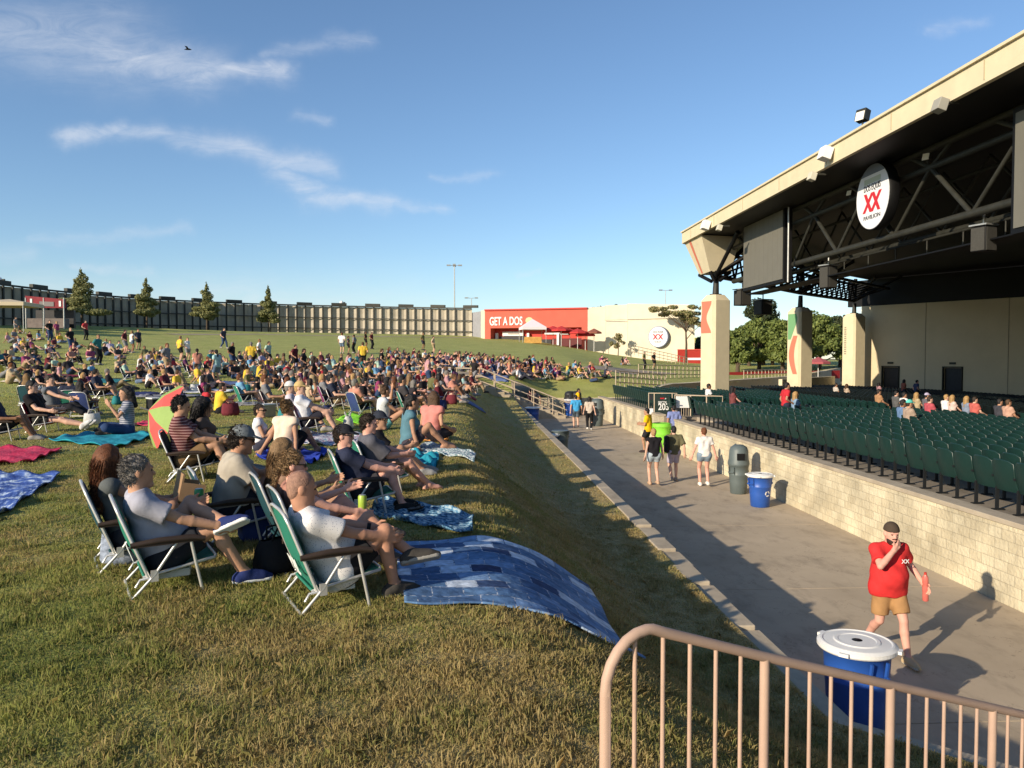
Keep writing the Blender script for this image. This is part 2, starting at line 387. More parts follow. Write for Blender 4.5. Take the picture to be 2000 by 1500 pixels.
# grass is pressed flat under the cloths lying on it
CLOTH_QUADS = [np.array([tuple(on_lawn(*p))[:2] for p in q]) for q in ([(790, 1186), (1262, 1300), (1150, 1150), (768, 1070)], [(722, 1010), (922, 1050), (926, 1013), (735, 975)], [(-60, 915), (60, 905), (120, 880), (-20, 878)], [(-80, 1040), (20, 1000), (120, 932), (-40, 925)], [(95, 862), (230, 878), (308, 852), (200, 843)], [(498, 898), (610, 908), (645, 886), (530, 876)], [(655, 824), (735, 834), (745, 818), (680, 808)], [(575, 868), (690, 874), (712, 854), (592, 846)], [(800, 886), (926, 905), (930, 893), (830, 868)], [(783, 905), (850, 920), (858, 893), (792, 880)], [(812, 862), (872, 866), (878, 856), (826, 852)])]
def uncovered(X, Y):
    keep = np.ones(len(X), bool)
    for q in CLOTH_QUADS:
        ins = np.zeros(len(X), bool); j = 3
        for i in range(4):
            (xi, yi), (xj, yj) = q[i], q[j]; c = ((yi > Y) != (yj > Y)) & (X < (xj - xi) * (Y - yi) / (yj - yi + 1e-12) + xi); ins ^= c; j = i
        keep &= ~ins
    return keep
# grass blades, dense near the camera
def blades(n, x0, x1, y0, y1, hmin, hmax, w, seed, dens_pow=1.0):
    rg = np.random.default_rng(seed)
    Y = y0 + (y1 - y0) * rg.random(n) ** dens_pow
    half = 0.70 * Y + 0.5
    X = -half + (half * 2) * rg.random(n) + Y * 0.055
    k = (X < edge_x(Y) - 0.03) & uncovered(X, Y); X, Y = X[k], Y[k]; n = len(X)
    h = hmin + (hmax - hmin) * rg.random(n) ** 1.5
    tuft = 0.75 + 0.5 * np.sin(X * 7.3 + 2 * np.sin(Y * 5.1)) * np.sin(Y * 6.7 + 1.7 * np.sin(X * 4.3)); h = h * np.clip(tuft, .45, 1.3)
    a = rg.random(n) * 2 * np.pi; ln = rg.random(n) * 1.1; wd = w * (0.6 + 0.8 * rg.random(n))
    b = np.stack([X, Y, lawn_z(X, Y) - 0.004], -1)
    side = np.stack([np.cos(a), np.sin(a), 0 * a], -1) * wd[:, None]
    a2 = rg.random(n) * 2 * np.pi; dirv = np.stack([np.cos(a2), np.sin(a2), 0 * a], -1)
    mid = b + dirv * (h * ln * 0.35)[:, None] + np.array([0, 0, 1]) * (h * 0.6)[:, None]
    tip = b + dirv * (h * ln)[:, None] + np.array([0, 0, 1]) * (h * (1.05 - 0.35 * ln))[:, None]
    V = np.stack([b - side, b + side, mid + side * 0.75, tip, mid - side * 0.75], 1).reshape(-1, 3)
    F = np.arange(n * 5).reshape(n, 5)
    return V, F
Vs, Fs, o = [], [], 0
for args in ((300000, 0, 0, 2.7, 7.0, .02, .062, .0026, 1, .9), (260000, 0, 0, 6.6, 13.5, .02, .052, .004, 2, .9), (200000, 0, 0, 13, 30, .022, .055, .008, 3, .8), (90000, 0, 0, 29, 60, .03, .07, .018, 4, .8)):
    V_, F_ = blades(*args); Vs.append(V_); Fs.append(F_ + o); o += len(V_)
rg = np.random.default_rng(8); nc = 900; cy_ = 2.9 + 9.5 * rg.random(nc) ** 1.1; cx_ = (-.66 + 1.3 * rg.random(nc)) * cy_ + .05 * cy_; k_ = cx_ < edge_x(cy_) - .1; cx_, cy_ = cx_[k_], cy_[k_]; nc = len(cx_); per = 70
big = .4 + .9 * rg.random(nc) ** 2; bx = (cx_[:, None] + rg.normal(size=(nc, per)) * .055 * big[:, None]).ravel(); by = (cy_[:, None] + rg.normal(size=(nc, per)) * .055 * big[:, None]).ravel(); hh = (big[:, None] * (.04 + .04 * rg.random((nc, per)))).ravel(); k_ = uncovered(bx, by); bx, by, hh = bx[k_], by[k_], hh[k_]; n_ = len(bx)
b_ = np.stack([bx, by, lawn_z(bx, by) - .004], -1); a_ = rg.random(n_) * 6.283; sd_ = np.stack([np.cos(a_), np.sin(a_), 0 * a_], -1) * .003; a_ = rg.random(n_) * 6.283; dv_ = np.stack([np.cos(a_), np.sin(a_), 0 * a_], -1); ln_ = rg.random(n_) * 1.0
md_ = b_ + dv_ * (hh * ln_ * .35)[:, None] + np.array([0, 0, 1]) * (hh * .6)[:, None]; tp_ = b_ + dv_ * (hh * ln_)[:, None] + np.array([0, 0, 1]) * (hh * (1.05 - .4 * ln_))[:, None]
Vs.append(np.stack([b_ - sd_, b_ + sd_, md_ + sd_ * .75, tp_, md_ - sd_ * .75], 1).reshape(-1, 3)); Fs.append(np.arange(n_ * 5).reshape(n_, 5) + o); o += n_ * 5
me = np_mesh('grass', np.concatenate(Vs), np.concatenate(Fs), M_BLADE, smooth=True)
structure(link('grass', me), 'stuff')

# ------------------------------------------------------------------ walkway, kerb, block wall, seating deck
def concrete(name, c1, c2, sc=0.5, crack=True):
    m = mat(name, c1, 0.85, 0, sc, col2=c2, bump=0.12, bscale=70, detail=9); nt = m.node_tree; b = nt.nodes['Principled BSDF']; L = nt.links.new
    src = b.inputs['Base Color'].links[0].from_socket
    g = nt.nodes.new('ShaderNodeNewGeometry')
    n = nt.nodes.new('ShaderNodeTexNoise'); n.inputs['Scale'].default_value = 2.2; n.inputs['Detail'].default_value = 8; n.inputs['Roughness'].default_value = .7
    mp = nt.nodes.new('ShaderNodeMapping'); mp.inputs['Scale'].default_value = (1, .45, 1); mp.inputs['Rotation'].default_value = (0, 0, .5); L(g.outputs['Position'], mp.inputs[0]); L(mp.outputs[0], n.inputs[0])
    r = nt.nodes.new('ShaderNodeMapRange'); r.inputs[1].default_value = .5; r.inputs[2].default_value = .72; r.inputs[3].default_value = 1; r.inputs[4].default_value = .66; L(n.outputs[0], r.inputs[0])
    sc_ = nt.nodes.new('ShaderNodeVectorMath'); sc_.operation = 'SCALE'; L(src, sc_.inputs[0]); L(r.outputs[0], sc_.inputs['Scale']); out = sc_.outputs[0]
    if crack:
        nn = nt.nodes.new('ShaderNodeTexNoise'); nn.inputs['Scale'].default_value = .55; nn.inputs['Detail'].default_value = 6; nn.inputs['Roughness'].default_value = .6; L(g.outputs['Position'], nn.inputs[0])
        a = nt.nodes.new('ShaderNodeMath'); a.operation = 'SUBTRACT'; L(nn.outputs[0], a.inputs[0]); a.inputs[1].default_value = .56
        ab = nt.nodes.new('ShaderNodeMath'); ab.operation = 'ABSOLUTE'; L(a.outputs[0], ab.inputs[0])
        rr = nt.nodes.new('ShaderNodeMapRange'); rr.inputs[1].default_value = 0.0; rr.inputs[2].default_value = .0022; rr.inputs[3].default_value = .62; rr.inputs[4].default_value = 1; L(ab.outputs[0], rr.inputs[0])
        s2 = nt.nodes.new('ShaderNodeVectorMath'); s2.operation = 'SCALE'; L(out, s2.inputs[0]); L(rr.outputs[0], s2.inputs['Scale']); out = s2.outputs[0]
    if crack:
        vo = nt.nodes.new('ShaderNodeTexVoronoi'); vo.inputs['Scale'].default_value = 1.7; vo.inputs['Randomness'].default_value = 1; L(g.outputs['Position'], vo.inputs[0])
        r4 = nt.nodes.new('ShaderNodeMapRange'); r4.inputs[1].default_value = .03; r4.inputs[2].default_value = .055; r4.inputs[3].default_value = .7; r4.inputs[4].default_value = 1; L(vo.outputs['Distance'], r4.inputs[0])
        s4 = nt.nodes.new('ShaderNodeVectorMath'); s4.operation = 'SCALE'; L(out, s4.inputs[0]); L(r4.outputs[0], s4.inputs['Scale']); out = s4.outputs[0]
    L(out, b.inputs['Base Color']); return m
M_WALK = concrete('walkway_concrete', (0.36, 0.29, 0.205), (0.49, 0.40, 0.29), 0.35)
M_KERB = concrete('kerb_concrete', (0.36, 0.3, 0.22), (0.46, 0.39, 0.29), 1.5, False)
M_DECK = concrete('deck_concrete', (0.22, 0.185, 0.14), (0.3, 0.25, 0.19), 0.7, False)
# walkway slabs with expansion joints
w = MB()
joints = [-6, 3.2, 7.6, 12.2, 16.9, 21.5, 26, 30.7, 35.3, 40, 44.5, 50.5]
for a, b in zip(joints[:-1], joints[1:]):
    w.box((6.2, (a + b) / 2, -0.1), (9.6, b - a - 0.018, 0.2))
structure(w.build('walkway', M_WALK))
w = MB(); w.box((6.2, 22, -0.16), (9.6, 60, 0.2)); structure(w.build('walkway_base', M_EARTH))
# kerb: a low retaining wall topped by a concrete strip; near the camera it steps down in blocks
kb = MB()
def kerb_piece(p0, p1, top, w_=0.24):
    p0, p1 = Vector(p0), Vector(p1); d = (p1 - p0); L_ = d.length; c = (p0 + p1) / 2; a = math.atan2(d.y, d.x)
    nrm = Vector((math.sin(a), -math.cos(a)))            # to the walkway side
    if nrm.x < 0: nrm = -nrm
    c = c + nrm * (w_ / 2)
    kb.box((c.x, c.y, top / 2 - 0.1), (L_, w_, top + 0.2), rz=a)
yy = 13.2
kerb_pts = []
segs = [13.2, 16.2, 19.5, 23, 26.5, 30, 33.5, 37, 40.5, 44, YEND]
for a, b in zip(segs[:-1], segs[1:]): kerb_piece((2.70, a + .006), (2.70, b - .006), 0.985)
y = 13.2; top = 0.985
for k, L_ in enumerate((.75, .8, .7, .78, .8, .72, .8, .75)):
    top = 0.985 + (-0.012 if k % 2 else 0.02) - k * 0.010
    kerb_piece((2.70 + (0.02 if k % 2 else -.02), y - L_ + .008), (2.70 + (0.02 if k % 2 else -.02), y - .008), top, 0.26); y -= L_
kerb_piece((2.70, 5.7), (2.70, y - .006), 0.915)
kerb_piece((3.62, 4.88), (2.72, 5.69), 0.90, .25); kerb_piece((4.5, 4.0), (3.63, 4.87), 0.88, .25); kerb_piece((6.0, 2.5), (4.51, 3.99), 0.86, .25)
structure(kb.build('kerb', M_KERB, bevel=0.012))

# split-face block wall under the seating deck
def block_mat():
    m = bpy.data.materials.new('split_face_block'); m.use_nodes = True; nt = m.node_tree; b = nt.nodes['Principled BSDF']; L = nt.links.new
    g = nt.nodes.new('ShaderNodeNewGeometry'); mp = nt.nodes.new('ShaderNodeMapping'); mp.inputs['Rotation'].default_value = (R(90), 0, R(90))
    sx = nt.nodes.new('ShaderNodeSeparateXYZ'); L(g.outputs['Position'], sx.inputs[0]); cb = nt.nodes.new('ShaderNodeCombineXYZ')
    ay = nt.nodes.new('ShaderNodeMath'); ay.operation = 'ADD'; L(sx.outputs[0], ay.inputs[0]); L(sx.outputs[1], ay.inputs[1])
    L(ay.outputs[0], cb.inputs[0]); L(sx.outputs[2], cb.inputs[1])
    br = nt.nodes.new('ShaderNodeTexBrick'); L(cb.outputs[0], br.inputs[0]); br.inputs['Scale'].default_value = 1.0
    br.inputs['Brick Width'].default_value = .3; br.inputs['Row Height'].default_value = .16; br.inputs['Mortar Size'].default_value = .006; br.inputs['Mortar Smooth'].default_value = .4
    br.inputs['Color1'].default_value = (.57, .49, .33, 1); br.inputs['Color2'].default_value = (.68, .60, .42, 1); br.inputs['Mortar'].default_value = (.52, .45, .31, 1)
    n = nt.nodes.new('ShaderNodeTexNoise'); n.inputs['Scale'].default_value = 14; n.inputs['Detail'].default_value = 8; L(g.outputs['Position'], n.inputs[0])
    n3 = nt.nodes.new('ShaderNodeTexNoise'); n3.inputs['Scale'].default_value = 1.1; n3.inputs['Detail'].default_value = 7; L(g.outputs['Position'], n3.inputs[0])
    r = nt.nodes.new('ShaderNodeMapRange'); r.inputs[1].default_value = .35; r.inputs[2].default_value = .7; r.inputs[3].default_value = .66; r.inputs[4].default_value = 1.15; L(n3.outputs[0], r.inputs[0])
    s = nt.nodes.new('ShaderNodeVectorMath'); s.operation = 'SCALE'; L(br.outputs['Color'], s.inputs[0]); L(r.outputs[0], s.inputs['Scale']); L(s.outputs[0], b.inputs['Base Color'])
    ad = nt.nodes.new('ShaderNodeMath'); ad.operation = 'MULTIPLY_ADD'; L(br.outputs['Fac'], ad.inputs[0]); ad.inputs[1].default_value = -.3; L(n.outputs[0], ad.inputs[2])
    bp = nt.nodes.new('ShaderNodeBump'); bp.inputs['Strength'].default_value = .8; bp.inputs['Distance'].default_value = .03; L(ad.outputs[0], bp.inputs['Height']); L(bp.outputs[0], b.inputs['Normal'])
    b.inputs['Roughness'].default_value = .95; return m
M_BLOCK = block_mat()
WX, DZ = 8.0, 1.2
def deck_z(X): return DZ - 0.036 * (X - 8.0)
for (y0, y1, lab) in ((-4, 30.2, 'pale split face block wall under the nearer rows of green seats'), (32.8, 48.2, 'pale split face block wall beyond the section stairs')):
    t = thing('block_wall', lab, 'wall', (WX, (y0 + y1) / 2, 0))
    b = MB(); b.box((WX + .12, (y0 + y1) / 2, .59), (.24, y1 - y0, 1.22)); adopt(b.build('wall_face', M_BLOCK), t)
    b = MB(); b.box((WX + .14, (y0 + y1) / 2, 1.24), (.34, y1 - y0 + .06, .08)); adopt(b.build('coping', M_KERB, bevel=.01), t)
b = MB(); b.box((8.9, 48.3, .6), (1.6, .2, 1.2)); tag(b.build('end_wall', M_BLOCK), 'short pale end wall of the seating deck by the far bins', 'wall')
# deck: sloping sheet with row steps, open where the section stairs climb
dk = MB()
def deck_piece(x0, x1, y0, y1):
    dk.add([(x0, y0, deck_z(x0)), (x1, y0, deck_z(x1)), (x1, y1, deck_z(x1)), (x0, y1, deck_z(x0)), (x0, y0, -.4), (x1, y0, -.4), (x1, y1, -.4), (x0, y1, -.4)],
           [(0, 1, 2, 3), (0, 4, 5, 1), (1, 5, 6, 2), (2, 6, 7, 3), (3, 7, 4, 0)])
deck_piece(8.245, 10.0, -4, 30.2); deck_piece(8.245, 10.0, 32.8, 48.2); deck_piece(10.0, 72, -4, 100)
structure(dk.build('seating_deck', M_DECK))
st = MB()
for k in range(7): st.box((8.1 + .28 * k, 31.5, (0.165 * (k + 1)) / 2), (.28, 2.56, 0.165 * (k + 1)))
tag(st.build('section_stairs', M_KERB, bevel=.01), 'short concrete stairs climbing from the walkway to the section sign', 'stairs')
b = MB(); b.box((40, 100.2, 1), (64, .4, 4)); 

# ------------------------------------------------------------------ seats
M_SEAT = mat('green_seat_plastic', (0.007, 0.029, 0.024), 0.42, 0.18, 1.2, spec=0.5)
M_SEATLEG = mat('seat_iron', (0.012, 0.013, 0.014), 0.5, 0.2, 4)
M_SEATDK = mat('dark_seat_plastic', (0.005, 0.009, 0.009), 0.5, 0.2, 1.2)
SW, RP = 0.52, 0.86
def seat_back_mb():
    m = MB(); n, k = 7, 6                    # a curved, slightly reclined shell: faces +X (towards the stage)
    def P(u, v, t):
        y = (u - .5) * 0.47; z = 0.36 + v * 0.50
        top = 1 - 0.10 * (abs(u - .5) * 2) ** 4
        z = 0.36 + v * 0.50 * top
        x = -0.10 * v - 0.05 * (1 - (abs(u - .5) * 2) ** 2) + t - 0.02 * math.sin(v * 3.1)
        return (x, y, z)
    for t in (0, .035):
        m.add([P(i / (n - 1), j / (k - 1), t) for i in range(n) for j in range(k)], [(i * k + j, i * k + j + 1, (i + 1) * k + j + 1, (i + 1) * k + j) for i in range(n - 1) for j in range(k - 1)], True)
    # rolled rim
    rim = [P(0, j / (k - 1), .018) for j in range(k)] + [P(i / (n - 1), 1, .018) for i in range(1, n)] + [P(1, j / (k - 1), .018) for j in range(k - 2, -1, -1)]
    m.tube(rim, .019, 6); return m
def seat_pan_mb():
    m = MB()                                  # tipped up against the back
    def P(u, v, t):
        y = (u - .5) * .44; return (0.06 + .11 * v + t, y, .36 + v * .40)
    for t in (0, .04):
        m.add([P(i / 4, j / 3, t - .03 * math.sin(j / 3 * 3.1)) for i in range(5) for j in range(4)], [(i * 4 + j, i * 4 + j + 1, (i + 1) * 4 + j + 1, (i + 1) * 4 + j) for i in range(4) for j in range(3)], True)
    m.tube([P(0, 0, .02), P(0, 1, .02), P(1, 1, .02), P(1, 0, .02)], .02, 6); return m
def seat_leg_mb():
    m = MB(); m.box((0.0, -.26, .2), (.05, .035, .4)); m.box((.02, -.26, .012), (.20, .06, .024)); m.bar((0, -.26, .38), (.16, -.26, .52), .03, .05); m.box((.06, -.26, .58), (.30, .045, .03)); return m
sb_me, sp_me, sg_me = seat_back_mb().mesh('seat_back', M_SEAT), seat_pan_mb().mesh('seat_pan', M_SEAT), seat_leg_mb().mesh('seat_leg', M_SEATLEG)
def in_frame(p, m=60):
    q = _cm.transposed() @ (Vector(p) - cam.location)
    if q.z > -0.3: return None
    return (1000 + FPX * q.x / -q.z, 750 - FPX * q.y / -q.z, -q.z)
cand = []
for r_ in range(0, 38):
    X = 8.72 + r_ * RP
    Y = 6.0
    while Y < 88:
        ok = not (29.6 < Y < 33.2) and Y < 47.8 + max(0, X - 12) * 1.15 - 1.2
        if 19.0 < X < 20.4: ok = False           # cross aisle
        if X > 45 - (Y - 58) * .62: ok = False
        # column footprints
        for (cx, cy) in ((15, 47.3), (26, 60.7), (35.5, 71.1)):
            if abs(X - cx) < 1.5 and abs(Y - cy) < 1.5: ok = False
        if ok:
            q = in_frame((X, Y, deck_z(X) + .8))
            if q and q[0] < 2060: cand.append((q[2], r_, X, Y))
        Y += SW
cand.sort()
names = ['rear', 'second', 'third', 'fourth', 'fifth', 'sixth', 'seventh', 'eighth', 'ninth', 'tenth', 'eleventh', 'twelfth', 'thirteenth', 'fourteenth']
proto = None
near_seats = cand[:290]; rest = cand[290:]
for (d, r_, X, Y) in near_seats:
    side = 'nearer than the section stairs' if Y < 30 else 'beyond the section stairs'
    lab = f'dark green folding stadium seat in the {names[min(r_, 13)]} row from the block wall'
    gp = f'green seats, {names[min(r_, 13)]} row'
    if proto is None:
        proto = thing('stadium_seat', lab, 'seat', (X, Y, deck_z(X)), 0, gp)
        link('seat_back', sb_me, proto); link('seat_pan', sp_me, proto); link('seat_leg', sg_me, proto)
    else:
        copy_tree(proto, lab, gp, (X + rnd.gauss(0, .008), Y + rnd.gauss(0, .006), deck_z(X)), rnd.gauss(0, R(1.8)))
def scatter_mesh(name, me, spots, mats, matsel=None):
    n = len(me.vertices); co = np.empty(n * 3, np.float32); me.vertices.foreach_get('co', co); co = co.reshape(n, 3)
    polys = [tuple(p.vertices) for p in me.polygons]; sm = [p.use_smooth for p in me.polygons]
    return co, polys, sm
# simple seat for the far rows, all in one object
def low_seat():
    m = MB(); n = 5
    for t in (0,):
        pts = []
        for i in range(n):
            u = i / (n - 1)
            for v in (0, .5, 1): pts.append((-0.10 * v - 0.05 * (1 - (abs(u - .5) * 2) ** 2), (u - .5) * .47, .34 + v * (.52 - .05 * (abs(u - .5) * 2) ** 3)))
        m.add(pts, [(i * 3 + j, i * 3 + j + 1, (i + 1) * 3 + j + 1, (i + 1) * 3 + j) for i in range(n - 1) for j in (0, 1)], True)
        m.add([(x + .05, y_, z) for x, y_, z in pts], [(i * 3 + j, i * 3 + j + 1, (i + 1) * 3 + j + 1, (i + 1) * 3 + j) for i in range(n - 1) for j in (0, 1)], True)
        top = [pts[i * 3 + 2] for i in range(n)]
        m.tube([(x + .02, y_, z) for x, y_, z in top], .022, 5)
    m.box((.12, 0, .55), (.06, .42, .36)); m.box((0, -.26, .2), (.05, .035, .4)); m.box((.06, -.26, .56), (.3, .045, .03)); return m
ls = low_seat(); lv = np.array([tuple(v) for v in ls.v], np.float32)
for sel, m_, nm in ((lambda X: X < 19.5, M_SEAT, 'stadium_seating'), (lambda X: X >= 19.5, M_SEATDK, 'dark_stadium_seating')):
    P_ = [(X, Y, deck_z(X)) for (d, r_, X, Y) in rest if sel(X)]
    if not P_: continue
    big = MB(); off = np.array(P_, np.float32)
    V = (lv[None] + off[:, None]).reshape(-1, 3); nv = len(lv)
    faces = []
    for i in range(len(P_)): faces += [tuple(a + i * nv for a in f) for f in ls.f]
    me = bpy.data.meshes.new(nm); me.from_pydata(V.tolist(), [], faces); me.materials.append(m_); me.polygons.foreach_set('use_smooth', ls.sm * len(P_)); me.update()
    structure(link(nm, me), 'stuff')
print('seats', len(near_seats), len(rest))
# ------------------------------------------------------------------ pavilion: columns, roof, truss
COLS = [((15.0, 47.3), 7.45, 1.35, 'with a red swirl on its edge, nearest of the three'), ((26.0, 60.7), 7.55, 1.45, 'with a green and red swirl, middle of the three'), ((35.6, 71.2), 7.7, 1.5, 'with a small dark line of lettering, beside the hall wall')]
M_SWR = mat('swirl_red', (0.56, 0.17, 0.11), 0.85); M_SWG = mat('swirl_green', (0.15, 0.33, 0.16), 0.85)
for ci, ((cx, cy), top, wd, lab) in enumerate(COLS):
    t = thing('pavilion_column', 'tall cream square column ' + lab, 'column', (cx, cy, 0))
    t.rotation_euler.z = R(22)
    b = MB(); h = wd / 2; ch = .16
    prof = [(h, -h + ch), (h, h - ch), (h - ch, h), (-h + ch, h), (-h, h - ch), (-h, -h + ch), (-h + ch, -h), (h - ch, -h)]
    rings = [(0, 1), (top - .35, 1), (top, .62)]
    vs_ = [(x * k, y_ * k, z) for z, k in rings for x, y_ in prof]; n = 8
    b.add(vs_, [(i * n + j, i * n + (j + 1) % n, (i + 1) * n + (j + 1) % n, (i + 1) * n + j) for i in range(2) for j in range(n)] + [tuple(range(16, 24))])
    b.build('shaft', M_CREAM, t)
    # painted swirl on the chamfered lawn side face (-X) and front (-Y)
    def swirl(pts, m, nm):
        s = MB(); n_ = len(pts)
        L_ = [(-h - .006, a, z) for a, c, z in pts]; Rr = [(-h - .006, c, z) for a, c, z in pts]
        s.add(L_ + Rr, [(i, i + 1, n_ + i + 1, n_ + i) for i in range(n_ - 1)]); s.build(nm, m, t)
    if ci == 0:
        swirl([(h - .2 - .05 * math.sin(k), .05 + .45 * math.sin(k * .5) ** 2 - .5, top - .4 - k * .32) for k in np.linspace(0, 6, 14)], M_SWR, 'painted_swirl')
    if ci == 1:
        swirl([(h - .2, -.5 + .9 * abs(k - .2), top - .5 - k * 2) for k in np.linspace(0, 1, 8)], M_SWG, 'painted_swirl')
        swirl([(-.05 + .45 * math.sin(k * 3.1), -.5 + .35 * math.sin(k * 3.1), top - 2.2 - k * 3) for k in np.linspace(0, 1, 14)], M_SWR, 'painted_swirl')
    if ci == 2:
        tm = MB()
        for k in range(13): tm.box((-h - .004, .3, top - 1.3 - k * .2), (.012, .2 + .06 * (k % 2), .12))
        tm.build('lettering', mat('faded_letters', (.25, .22, .16), .9), t)
    b = MB(); b.tube([(0, 0, top - .05), (.05, .02, top + .95)], [.2, .16], 8); b.box((0, 0, top + .02), (.5, .5, .1)); b.build('steel_bearing', M_DSTEEL, t)

XR, YC, ZR = 13.8, 50.0, 11.6          # roof edge, far corner, height of the fascia's top
DIAG = Vector((.73, .683, 0)).normalized()          # unseen roof edge, turned off the column line to let sun onto hall wall
roof = thing('pavilion_roof', 'huge flat pavilion roof with cream fascia and black underside', 'roof', (XR, 20, ZR))
far = Vector((XR, YC, 0)) + DIAG * 34
b = MB()
poly = [(XR + .02, -14), (XR + .02, YC), (far.x, far.y), (70, far.y), (70, -14)]
b.add([(x, y_, ZR - .06) for x, y_ in poly] + [(x, y_, ZR - .62) for x, y_ in poly], [tuple(range(5)), tuple(range(9, 4, -1))] + [(i, (i + 1) % 5, 5 + (i + 1) % 5, 5 + i) for i in range(5)])
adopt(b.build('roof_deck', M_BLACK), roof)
b = MB(); b.bar((XR - .08, -14, ZR - .33), (XR - .08, YC, ZR - .33), .16, .66); b.bar((XR - .10, -14, ZR + .045), (XR - .10, YC + .05, ZR + .045), .3, .08)
e0 = Vector((XR - .06, YC + .08, ZR - .33)); b.bar(e0, e0 + DIAG * 34, .16, .66)
adopt(b.build('fascia', M_CREAM), roof)
b = MB()
for yv in np.arange(2, 49, 4.6): b.box((XR - .17, yv, ZR - .3), (.02, .03, .55))
adopt(b.build('panel_seam', mat('fascia_seam', (.42, .36, .24), .9)), roof)
# tapered cream drum at the roof corner with a red stripe and struts down to the column
hop = thing('corner_drum', 'tapered cream box with a red stripe under the far roof corner', 'roof corner box', (XR + 1.2, YC - 1.6, ZR - 2.6))
tp = [(XR + .02, YC - 3.6), (XR + 2.6, YC - 3.0), (XR + 2.6, YC), (XR + .02, YC)]
bt = [(XR + .75, YC - 3.0), (XR + 2.1, YC - 2.7), (XR + 2.1, YC - .8), (XR + .75, YC - .8)]
b = MB(); b.add([(x, y_, ZR - .66) for x, y_ in tp] + [(x, y_, ZR - 2.75) for x, y_ in bt], [(0, 1, 2, 3), (7, 6, 5, 4)] + [(i, (i + 1) % 4, 4 + (i + 1) % 4, 4 + i) for i in range(4)])
adopt(b.build('box_shell', M_CREAM), hop)
b = MB()
def onf(u, v): 
    a = Vector((*tp[0], ZR - .66)).lerp(Vector((*tp[3], ZR - .66)), u); c = Vector((*bt[0], ZR - 2.75)).lerp(Vector((*bt[3], ZR - 2.75)), u); return a.lerp(c, v) + Vector((-.012, 0, -.004))
b.quad(onf(.62, .02), onf(.74, .02), onf(.74, .98), onf(.62, .98)); adopt(b.build('red_stripe', M_SWR), hop)
b = MB()
foot = Vector((15.0, 47.3, 8.3))
for (x, y_) in bt: b.tube([(x, y_, ZR - 2.75), (foot.x + (x - 15.2) * .25, foot.y + (y_ - 48) * .25, foot.z)], .11, 6)
for (x, y_) in ((14.9, 46.9), (15.6, 48.9)): b.tube([(x, y_, ZR - 2.75), foot], .1, 6)
adopt(b.build('strut', M_BLACK), hop)

# main truss below the roof edge
XT = 16.0; ZB, ZM, ZT = 8.25, 10.25, ZR - .7
tr = thing('roof_truss', 'long dark tubular roof truss carrying the screens and the round sign', 'truss', (XT, 25, ZB))
def tube_part(nm, path, r, par=tr, m=M_DSTEEL, n=8):
    b = MB(); b.tube(path, r, n); return adopt(b.build(nm, m), par)
tube_part('bottom_chord', [(XT, 2, ZB), (XT, 47, ZB)], .14)
tube_part('middle_chord', [(XT, 2, ZM), (XT, 47, ZM)], .12)
tube_part('top_chord', [(XT, 2, ZT), (XT, 47, ZT)], .14)
yb = 6.0; step = 4.6
while yb < 46:
    tube_part('diagonal', [(XT, yb, ZB), (XT, yb + step / 2, ZM), (XT, yb + step * .78, ZT)], .085)
    tube_part('diagonal', [(XT, yb, ZB), (XT, yb - step / 2, ZM), (XT, yb - step * .78, ZT)], .07)
    yb += step
yb = 5.0
while yb < 46:
    for s_ in (1, -1): tube_part('rear_diagonal', [(XT + 2.6, yb, ZB + .3), (XT + 2.6, yb + s_ * 2.8, ZT)], .055)
    yb += 2.8
tube_part('rear_chord', [(XT + 2.6, 2, ZB + .3), (XT + 2.6, 47, ZB + .3)], .12); tube_part('rear_chord', [(XT + 2.6, 2, ZM + .2), (XT + 2.6, 47, ZM + .2)], .08)
tube_part('walkway_rail', [(XT + 1.4, 4, ZB - .1), (XT + 1.4, 46, ZB - .1)], .05); tube_part('walkway_rail', [(XT + 1.4, 4, ZB - .75), (XT + 1.4, 46, ZB - .75)], .06)
b = MB()
for yv in np.arange(5, 46, 2.2): b.tube([(XT + 1.4, yv, ZB - .75), (XT + 1.4, yv, ZB - .1)], .03, 5)
adopt(b.build('rail_stanchion', M_DSTEEL), tr)
b = MB(); b.box((XT + .9, 25, ZB - .85), (1.0, 42, .05)); adopt(b.build('catwalk_deck', M_BLACK), tr)
# side truss along the columns
t2 = thing('side_truss', 'dark lattice truss spanning between the tops of the three columns', 'truss', (26, 60.7, 8.4))
P1, P2, P3 = Vector((15, 47.3, 8.6)), Vector((26, 60.7, 8.7)), Vector((35.6, 71.2, 8.85))
for A, B_ in ((P1, P2), (P2, P3)):
    up = Vector((0, 0, 1.5)); N = 11
    tube_part('bottom_chord', [A, B_], .14, t2, M_BLACK, 6); tube_part('top_chord', [A + up, B_ + up], .12, t2, M_BLACK, 6)
    b = MB()
    for k in range(N):
        p, q = A.lerp(B_, k / N), A.lerp(B_, (k + 1) / N); m_ = p.lerp(q, .5) + up
        b.tube([p, m_, q], .075, 5)
    adopt(b.build('lattice', M_BLACK), t2)
    up2 = Vector((2.4, -1.6, 1.0)); b = MB(); b.tube([A + up2, B_ + up2], .12, 6)
    for k in range(N): b.tube([A.lerp(B_, k / N), A.lerp(B_, (k + .5) / N) + up2], .06, 5)
    adopt(b.build('lattice', M_BLACK), t2)
# verticals up to the roof at corner
for A in (P1, P2, P3):
    for q_, r_ in (((.2, .2, -.7), .16), ((3, -2.6, -.7), .13), ((2.6, 1.2, -.7), .13), ((.1, -3.6, -.9), .13)):
        b = MB(); b.tube([A, (A.x + q_[0], A.y + q_[1], ZR + q_[2])], r_, 6); adopt(b.build('raking_strut', M_BLACK), t2)

